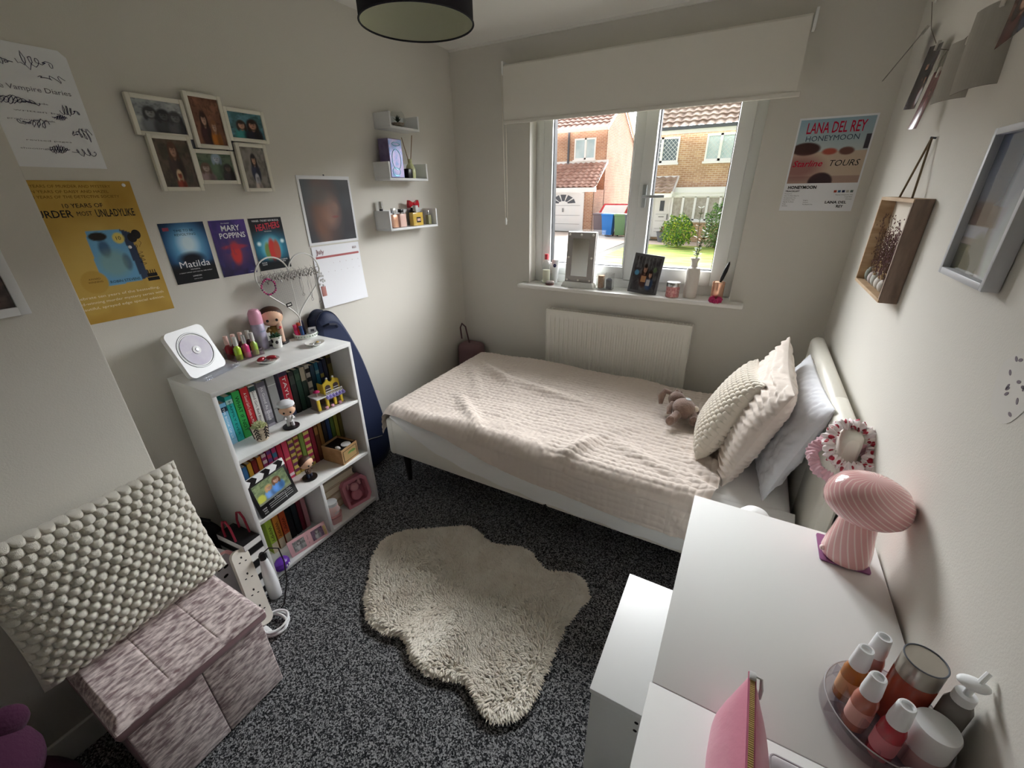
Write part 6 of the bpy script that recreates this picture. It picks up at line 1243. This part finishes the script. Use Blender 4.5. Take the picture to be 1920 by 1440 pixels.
# plush rabbit on the quilt
pb = thing('plush_rabbit', 'small brown plush rabbit lying on the quilt in front of the cushions', 'soft toy', T(-.150, 2.045, .518) @ R(24)); FUR = mat('taupe_plush', (128, 104, 94), .95, sheen=.4, bump=.8, bscale=160, c2=(148, 124, 112), scale=40)
MB().sph((.0, -.01, .052), (.055, .062, .052), 20, 14).build('body', FUR, pb); MB().sph((-.012, .075, .062), (.042, .044, .040), 20, 14).build('head', FUR, pb)
for s in (-1, 1): MB().tube([(-.012+s*.022, .10, .085), (-.03+s*.034, .115, .090), (-.05+s*.036, .10, .062), (-.056+s*.034, .075, .034)], [.012, .017, .019, .010], 10).build('ear', FUR, pb)
for s in (-1, 1): MB().tube([(s*.035, -.045, .04), (s*.05-.02, -.085, .03), (s*.055-.03, -.098, .03)], [.022, .021, .018], 10).sph((s*.055-.03, -.100, .032), (.022, .016, .026), 12, 10).build('leg', FUR, pb)
for s in (-1, 1): MB().tube([(s*.04, .03, .06), (s*.066, .0, .045), (s*.07, -.02, .03)], [.016, .015, .013], 10).build('arm', FUR, pb)
MB().sph((.055, -.02, .055), (.016, .016, .016), 10, 8).build('tail', mat('cream_plush', (226, 214, 200), .95), pb); MB().bx(-.012, .012, -.014, .010, .1035, .1045, 0, R(10, 'Y')).build('care_tag', mat('grey_tag', (186, 192, 196), .5), pb, smooth=0)
# ------------------------------------------------------------ on the desk
DZ = .7455
ct = thing('coaster', 'plum square coaster under the pink lamp', 'coaster', T(.341, 1.060, DZ)); MB().prism(rrect(.100, .098, .006, 5), 0, .004).build('coaster_top', mat('plum_coaster', (150, 96, 140), .5), ct); MB().prism(rrect(.099, .097, .006, 5), -.0003, .001).build('cork_base', mat('dark_cork', (60, 40, 56), .8), ct)
ml = thing('mushroom_lamp', 'pink striped glass mushroom lamp on the desk', 'table lamp', (.343, 1.050, DZ+.0042))
def swirl(name, c, c2, turns, lines, zspan):
    m = mat(name, c, .12, spec=.6, coat=.5); nt = m.node_tree; b = nt.nodes['Principled BSDF']; b.inputs['Subsurface Weight'].default_value = .0
    tc = nt.nodes.new('ShaderNodeTexCoord'); sp = nt.nodes.new('ShaderNodeSeparateXYZ'); nt.links.new(tc.outputs['Object'], sp.inputs[0])
    at = nt.nodes.new('ShaderNodeMath'); at.operation = 'ARCTAN2'; nt.links.new(sp.outputs[1], at.inputs[0]); nt.links.new(sp.outputs[0], at.inputs[1])
    ma = nt.nodes.new('ShaderNodeMath'); ma.operation = 'MULTIPLY_ADD'; nt.links.new(at.outputs[0], ma.inputs[0]); ma.inputs[1].default_value = lines
    mz = nt.nodes.new('ShaderNodeMath'); mz.operation = 'MULTIPLY'; nt.links.new(sp.outputs[2], mz.inputs[0]); mz.inputs[1].default_value = turns*2*PI*lines/zspan
    nt.links.new(mz.outputs[0], ma.inputs[2]); sn = nt.nodes.new('ShaderNodeMath'); sn.operation = 'SINE'; nt.links.new(ma.outputs[0], sn.inputs[0])
    r = nt.nodes.new('ShaderNodeValToRGB'); r.color_ramp.elements[0].position = .55; r.color_ramp.elements[1].position = .98; r.color_ramp.elements[0].color = rgb(c); r.color_ramp.elements[1].color = rgb(c2)
    nt.links.new(sn.outputs[0], r.inputs[0]); nt.links.new(r.outputs[0], b.inputs['Base Color']); return m
MB().lathe([(0, 0), (.045, 0), (.049, .004), (.050, .014), (.046, .045), (.041, .075), (.037, .105), (.034, .135), (.030, .15)], 48).build('stem', swirl('pink_swirl_stem', (232, 178, 176), (246, 222, 216), .16, 20, .15), ml)
MB().lathe([(.028, .142), (.050, .137), (.070, .140), (.080, .152), (.083, .168), (.079, .188), (.066, .208), (.045, .221), (.022, .227), (.0, .228)], 64).build('lamp_shade', swirl('pink_swirl_cap', (226, 170, 170), (244, 218, 212), .30, 26, .095), ml)
MB().sph((-.049, -.012, .014), (.006, .008, .007), 12, 8).build('switch', mat('pale_pink_glaze', (240, 216, 214), .2), ml)
# rotating organiser and skincare bottles
ox, oy = .339, .640
og = thing('cosmetic_turntable', 'round clear acrylic turntable crowded with bottles on the desk corner', 'organiser', (ox, oy, DZ)); ACR = clear('acrylic_clear', (244, 242, 244), .25)
def ringwall(r, z0, z1, n=64): return MB().lathe([(r, z0), (r, z1), (r-.0025, z1), (r-.0025, z0), (r, z0)], n, cap=False)
MB().lathe([(0, 0), (.060, 0), (.060, .006), (0, .006)], 48).build('turntable_foot', ACR, og); ringwall(.084, .008, .040).lathe([(0, .008), (.083, .008), (.083, .0105), (0, .0105)], 64).build('outer_tray', ACR, og); ringwall(.056, .0105, .055).build('inner_ring', ACR, og)
for a in range(0, 360, 60): MB().bx(.055, .0825, -.001, .001, .0105, .038, 0, R(a+15)).build('divider', ACR, og, smooth=0)
MB().tube([(.0828*math.cos(a), .0828*math.sin(a), .0405) for a in np.linspace(0, 2*PI, 64, endpoint=False)], .0013, 6, closed=True).build('rim', mat('acrylic_edge', (186, 184, 188), .15), og)
WCAP = mat('white_plastic'); BZ = DZ+.0112
def dropper(x, y, c, label, h=.086, r=.0165):
    t = thing('dropper_bottle', label, 'bottle', (x, y, BZ), 'small white capped bottles on the turntable')
    MB().lathe([(0, 0), (r-.001, 0), (r, .002), (r, h*.78), (r*.8, h*.92), (r*.62, h*.96), (r*.62, h)], 24).build('bottle', mat('serum_%d_%d_%d' % c, c, .08, spec=.6, trans=.35), t); MB().lathe([(r*.80, h*.94), (r*.82, h+.004), (r*.68, h+.036), (r*.6, h+.039), (r*.45, h+.039), (r*.40, h+.034), (0, h+.033)], 20).build('cap', WCAP, t)
    MB().lathe([(r+.0004, h*.2), (r+.0004, h*.6)], 24, cap=False).build('label', mat('serum_label_%d' % c[0], tuple(min(255, int(v*.6+100)) for v in c), .5), t)
dropper(.292, .663, (214, 132, 60), 'amber bottle with a white cap at the left of the turntable'); dropper(.322, .702, (222, 168, 164), 'pale pink bottle with a white cap at the far side of the turntable'); dropper(.300, .618, (226, 142, 120), 'peach pink bottle with a white cap at the front left of the turntable'); dropper(.328, .588, (216, 72, 86), 'coral red bottle with a white cap at the front of the turntable')
t = thing('serum_jar', 'tall reddish amber jar with a clear silver cap in the middle of the turntable', 'jar', (.362, .668, BZ))
MB().lathe([(0, 0), (.027, 0), (.028, .003), (.028, .098), (.024, .104)], 32).build('jar', mat('amber_red_liquid', (176, 80, 62), .1, spec=.6, trans=.25), t); MB().lathe([(.0275, .104), (.0275, .139), (.0262, .141), (0, .141)], 36).build('cap', mat('brushed_silver', (176, 170, 160), .3, .7), t); MB().tube([(.0265*math.cos(a), .0265*math.sin(a), .1415) for a in np.linspace(0, 2*PI, 36, endpoint=False)], .0012, 6, closed=True).build('cap_rim', GUT, t); 
t = thing('cream_pot', 'large plain white cream pot on the right of the turntable', 'jar', (.377, .604, BZ)); MB().lathe([(0, 0), (.025, 0), (.026, .003), (.026, .040)], 36).build('pot', mat('clear_pink_base', (222, 190, 190), .2), t); MB().lathe([(.0275, .040), (.0275, .086), (.026, .089), (0, .0895)], 40).build('lid', WCAP, t)
t = thing('pump_bottle', 'grey pump bottle with a white nozzle against the wall on the turntable', 'bottle', (.404, .642, BZ+.0))
MB().lathe([(0, 0), (.0165, 0), (.0175, .003), (.0175, .103), (.013, .116), (.011, .118)], 24).build('bottle', mat('smoke_grey_bottle', (128, 124, 120), .25), t); MB().lathe([(.013, .116), (.013, .130), (.0125, .132), (.005, .133), (.005, .150)], 20).build('collar', WCAP, t)
MB().sph((0, 0, .156), (.019, .013, .0065), 18, 10).tube([(.004, 0, .158), (.014, .012, .174)], [.004, .0036], 8).build('nozzle', WCAP, t)
t = thing('sachet', 'small folded pink sachet standing behind the amber jar', 'sachet', T(.384, .690, BZ) @ R(35)); MB().prism([(-.014, 0), (.014, 0), (.010, .10), (-.012, .104)], -.002, .002, R(90, 'X')).build('sachet_body', mat('sachet_pink', (226, 164, 176), .4), t, smooth=0)
t = thing('glass_jar', 'clear lidded jar at the bottom edge in front of the turntable', 'jar', (.352, .515, DZ)); MB().lathe([(0, 0), (.031, 0), (.032, .003), (.032, .05), (.029, .055)], 36).build('jar', mat('clear_pink_base'), t); MB().lathe([(.033, .053), (.033, .068), (.031, .071), (.024, .072), (.022, .070), (0, .070)], 40).build('lid', mat('grey_clear_lid', (186, 186, 186), .15, .2), t)
t = thing('acrylic_tray', 'clear flat tray whose corner shows at the bottom edge beside the pouch', 'tray', (.215, .46, DZ)); MB().bx(-.035, .035, -.05, .05, 0, .002).build('tray_base', ACR, t, smooth=0); mb = MB().tube([(x, y, .006) for x, y in rrect(.07, .10, .008, 5)], .0016, 6, closed=True); mb.build('rim', mat('acrylic_edge'), t)
# zipped pouch
pk = thing('cosmetic_pouch', 'pink zipped cosmetic pouch with gold zip standing on the desk', 'pouch', (.134, .435, DZ)); PKP = mat('pink_satin_pouch', (226, 140, 164), .4, spec=.5, sheen=.3, bump=.1, bscale=90)
ny = 30; ys = np.linspace(-.125, .112, ny); V = []
for y in ys:
    e = 1-abs((y+.006)/.119)**4; k = max(e, 0)**.5; row = []
    for u in np.linspace(0, 1, 25):
        prof = [(-.038*k-.003, .0), (-.041*k-.003, .012), (-.033*k-.002, .045), (-.016*k-.001, .085), (-.003, .104), (.003, .104), (.016*k+.001, .085), (.033*k+.002, .045), (.041*k+.003, .012), (.038*k+.003, .0)]
        s = u*(len(prof)-1); i = min(int(s), len(prof)-2); f = s-i; row.append((prof[i][0]*(1-f)+prof[i+1][0]*f, y+.012*(prof[i][1]*(1-f)+prof[i+1][1]*f)/.104*(1 if y > 0 else -1), prof[i][1]*(1-f)+prof[i+1][1]*f))
    V.append(row)
V = np.array(V); V[..., 0] += .002*fbm(V[..., 1]*1.0, V[..., 2], 4, 30, 2)
mb = MB().grid(V[:, ::-1]); n1 = V.shape[1]
mb.add(V[0], [list(range(n1))]); mb.add(V[-1], [list(range(n1))[::-1]]); mb.add(np.concatenate([V[:, 0], V[:, -1]]), [(i, i+1, ny+i+1, ny+i) for i in range(ny-1)]).build('pouch_body', PKP, pk, smooth=60)
MB().bx(-.006, .006, -.13, .121, .1035, .1055).build('zip_tape', mat('deep_pink_tape', (190, 104, 132), .6), pk, smooth=0); mb = MB()
for i in range(84): mb.bx(-.0034, .0034, -.13+i*.003, -.1282+i*.003, .1055, .1085)
mb.build('zip_teeth', mat('zip_gold', (206, 178, 120), .35, .4), pk, smooth=0); mb = MB().bx(-.005, .005, .106, .119, .1055, .1125, .002).tube([(.004, .112, .112), (.012, .113, .110), (.016, .110, .090), (.017, .109, .070)], [.0018, .0022, .003, .003], 6); mb.build('zip_puller', GOLD, pk)
mb = MB(); scrawl(mb, 0, 0, .055, .012, 71, 5, .0007); M_ = frame((-.030, .02, .052), (0, -1, 0), (.30, 0, 1), (-1, 0, .30)); MB().add(np.concatenate(mb.V), mb.F, M_).build('stitched_script', mat('mauve_thread', (150, 84, 110), .6), pk)
# ------------------------------------------------------------ between ottoman and bookcase, and by the bed
gb = thing('gig_bag', 'tall navy padded bag leaning on the left wall between bookcase and bed', 'bag', (-1.85, 1.45, 0)); NV = mat('navy_nylon', (34, 44, 74), .6, bump=.2, bscale=400); NVD = mat('navy_piping', (22, 28, 50), .6)
OUTL = [(1.36, .012), (1.30, .10), (1.288, .5), (1.288, .94), (1.305, 1.01), (1.345, 1.035), (1.395, 1.015), (1.432, .96), (1.48, .85), (1.53, .70), (1.59, .42), (1.632, .16), (1.62, .06), (1.56, .012)]
OB = smooth_loop(OUTL, 60); OB[:, 1] = np.maximum(OB[:, 1], .004); c0 = OB.mean(0)
GM = Matrix(((0, 0, 1, 0), (1, 0, 0, 0), (0, 1, 0, 0), (0, 0, 0, 1))); V = []
for x, k in ((-1.902, .9), (-1.898, .97), (-1.885, 1), (-1.825, 1), (-1.808, .975), (-1.80, .9)): V.append([(x, c0[0]+(p_[0]-c0[0])*k, max(.004, c0[1]+(p_[1]-c0[1])*k)) for p_ in OB])
V = np.array(V); mb = MB().grid(V, wrap=True); mb.add(V[0], [list(range(60))]); mb.add(V[-1], [list(range(60))[::-1]]); mb.build('bag_body', NV, gb, smooth=50, world=True)
for x in (-1.885, -1.825): MB().tube([(x, c0[0]+(p_[0]-c0[0])*1.005, max(.006, c0[1]+(p_[1]-c0[1])*1.004)) for p_ in OB], .004, 6, closed=True).build('piping', NVD, gb, world=True)
MB().tube([(-1.80, 1.33+.0*t, .70-.3*t) for t in (0, 1)], .006, 6).tube([(-1.797, 1.38, .25), (-1.797, 1.56, .20)], .003, 6).build('pocket_zip', SIL, gb, world=True); MB().tube([(-1.80, 1.31, .97), (-1.78, 1.33, .98), (-1.78, 1.37, .97), (-1.80, 1.39, .95)], .007, 8).build('carry_handle', NVD, gb, world=True)
bb = thing('tote_bag', 'dusty pink bag with a dark strap in the corner behind the bed', 'bag', (-1.80, 2.56, 0)); MB().bx(-1.885, -1.70, 2.50, 2.655, .002, .50, .04, seg=4).build('bag_body', mat('mauve_leather', (120, 92, 96), .6), bb, world=True); MB().tube([(-1.875, 2.57, .52), (-1.882, 2.57, .61), (-1.865, 2.57, .645), (-1.83, 2.565, .625), (-1.80, 2.565, .49)], .006, 8).build('strap', mat('brown_strap', (96, 70, 74), .6), bb, world=True)
bk = thing('black_bag', 'soft black bag slumped against the left wall beside the bookcase', 'bag', (-1.815, .53, 0)); 
u, v = np.meshgrid(np.linspace(0, PI, 26), np.linspace(0, 2*PI, 36, endpoint=False), indexing='ij'); rr_ = 1+.10*fbm(u*1.0, np.minimum(v, 2*PI-v), 9, 1.6, 3)
V = np.stack([-1.822+.080*np.sin(u)*np.cos(v)*rr_, .53+.088*np.sin(u)*np.sin(v)*rr_, .172+.168*np.cos(u)], -1); MB().grid(V, wrap=True).build('bag_body', mat('black_nylon', (16, 16, 18), .7), bk, smooth=80, world=True); MB().tube([(-1.80, .50, .32), (-1.78, .49, .37), (-1.77, .53, .38), (-1.78, .57, .33)], .007, 8).build('bag_handle', mat('black_nylon'), bk, world=True)
sg2 = thing('gift_bag', 'black and white striped gift bag with red cord handles beside the bookcase', 'bag', T(-1.645, .600, .0006) @ R(4))
p = Pic(12, 60, (232, 232, 230))
for i in range(4): p.rect(0, 1, .04+i*.25, .165+i*.25, (18, 18, 20))
MB().bx(-.085, .085, -.036, .036, 0, .29).build('bag_body', mat('black_card', (20, 20, 22), .6), sg2, smooth=0); p.build('striped_front', .17, .29, sg2, frame((0, -.0365, 0), (1, 0, 0), (0, 0, 1), (0, -1, 0)), m=PRINT); p.build('striped_side', .072, .29, sg2, frame((.0855, 0, 0), (0, 1, 0), (0, 0, 1), (1, 0, 0)), m=PRINT)
for y in (-.03, .03): MB().tube([(-.035, y, .288), (-.034, y, .33), (-.018, y, .375), (.005, y, .385), (.022, y, .36), (.03, y, .288)], .0045, 8).build('cord_handle', mat('red_cord', (150, 40, 62), .6), sg2)
wg = thing('gift_bag', 'white gift bag with black marks and a pink ribbon behind the power strip', 'bag', T(-1.695, .500, .0006) @ R(12)); MB().bx(-.058, .058, -.036, .036, 0, .245).build('bag_body', PAPER, wg, smooth=0)
for x, z in ((-.03, .20), (.012, .19), (-.01, .15)): MB().sph((.0585, x*.6, z), (.0012, .011, .007), 10, 6).build('eyelash_mark', BLK, wg)
RIB = mat('pink_ribbon', (222, 166, 170), .4); V = []
for t_ in np.linspace(0, 1, 24): V.append([(.03+.05*t_-.02*math.sin(t_*6), -.036+.09*t_+d_, .262-.02*abs(math.sin(t_*5))-.09*max(0, t_-.6)+.008*(d_ > 0)) for d_ in (-.006, .006)])
MB().grid(np.array(V)).build('ribbon', RIB, wg); MB().tube([(-.02, 0, .244), (-.01, .0, .28), (.02, 0, .275), (.03, 0, .244)], .006, 8).build('ribbon_bow', RIB, wg)
pst = thing('power_strip', 'white four socket power strip leaning against the ottoman', 'power strip', frame((-1.425, .500, .016), (.18, .96, -.2), (-.170, .035, .235), (.78, -.1, .60)))
MB().prism(rrect(.062, .315, .028, 8, 0, .15), -.020, .018).build('strip_body', mat('cream_plastic', (228, 224, 214), .4), pst)
for i in range(4):
    z = .055+i*.068; mb = MB().bx(-.003, .003, z+.012, z+.020, .0181, .0187)
    for s in (-1, 1): mb.bx(s*.011-.0035, s*.011+.0035, z-.004, z, .0181, .0187)
    mb.build('socket', INK, pst, smooth=0)
wc = thing('cable_coil', 'loose coil of white mains cable on the carpet by the ottoman', 'cable', (-1.385, .515, 0)); 
MB().tube([((.050+.012*math.sin(a*.37))*math.cos(a), (.044+.010*math.sin(a*.53))*math.sin(a), .005+.0045*(a/(2*PI))+.004*math.sin(a*2.3)+.004) for a in np.linspace(0, 2*PI*4.6, 150)], .0042, 7).build('cable', mat('white_plastic'), wc); MB().bx(-.020, .022, -.062, -.022, .002, .024, .006).build('plug', mat('white_plastic'), wc)
hd = thing('hair_straightener', 'white hair styler standing beside the bookcase with a black cord', 'hair styler', T(-1.513, .604, .0006)); MB().lathe([(0, 0), (.022, 0), (.025, .006), (.026, .06), (.023, .13), (.017, .19), (.013, .215)], 24).build('body', mat('white_plastic'), hd); MB().lathe([(.013, .212), (.014, .235), (.008, .246), (0, .247)], 16).build('tip', BLK, hd)
MB().tube([(0, 0, .240), (.022, .022, .265), (.055, .042, .262), (.082, .035, .21), (.088, .02, .12), (.095, -.02, .03), (.09, -.055, .005), (.05, -.075, .005)], .0028, 6).build('cord', BLK, hd)
# soft toy at the far left, deep shadow put into its plush colour
pt = thing('plush_toy', 'big plush toy, its pink darkened as shade, slumped on the floor left of the ottoman', 'soft toy', (-1.285, -.195, 0)); DPK = mat('shaded_pink_plush', (66, 36, 56), .95, spec=.1, sheen=.05, bump=.6, bscale=120)
MB().sph((0, 0, .175), (.15, .155, .175), 28, 18).build('body', DPK, pt); MB().sph((-.03, .02, .36), (.11, .115, .105), 24, 16).build('head', DPK, pt)
for s in (-1, 1): MB().tube([(s*.08, .0, .28), (s*.14+.02, .06, .20), (s*.13+.06, .10, .12)], [.045, .05, .04], 12).build('arm', DPK, pt); MB().tube([(.05, s*.09, .07), (.15, s*.11, .06), (.20, s*.12, .075)], [.06, .06, .05], 12).build('leg', DPK, pt); MB().sph((-.05, .02+s*.08, .44), (.03, .045, .045), 14, 10).build('ear', DPK, pt)
t = thing('slipper', 'small pale slipper lying by the left side of the ottoman', 'slipper', T(-1.19, -.01, .0005) @ R(35)); MB().sph((0, 0, .013), (.065, .024, .012), 18, 10).build('sole', mat('pale_grey_plush', (186, 182, 184), .95, sheen=.4), t); MB().sph((.028, 0, .022), (.036, .026, .020), 16, 10).build('upper', mat('pale_pink_fleece', (206, 170, 178), .95, sheen=.4), t)
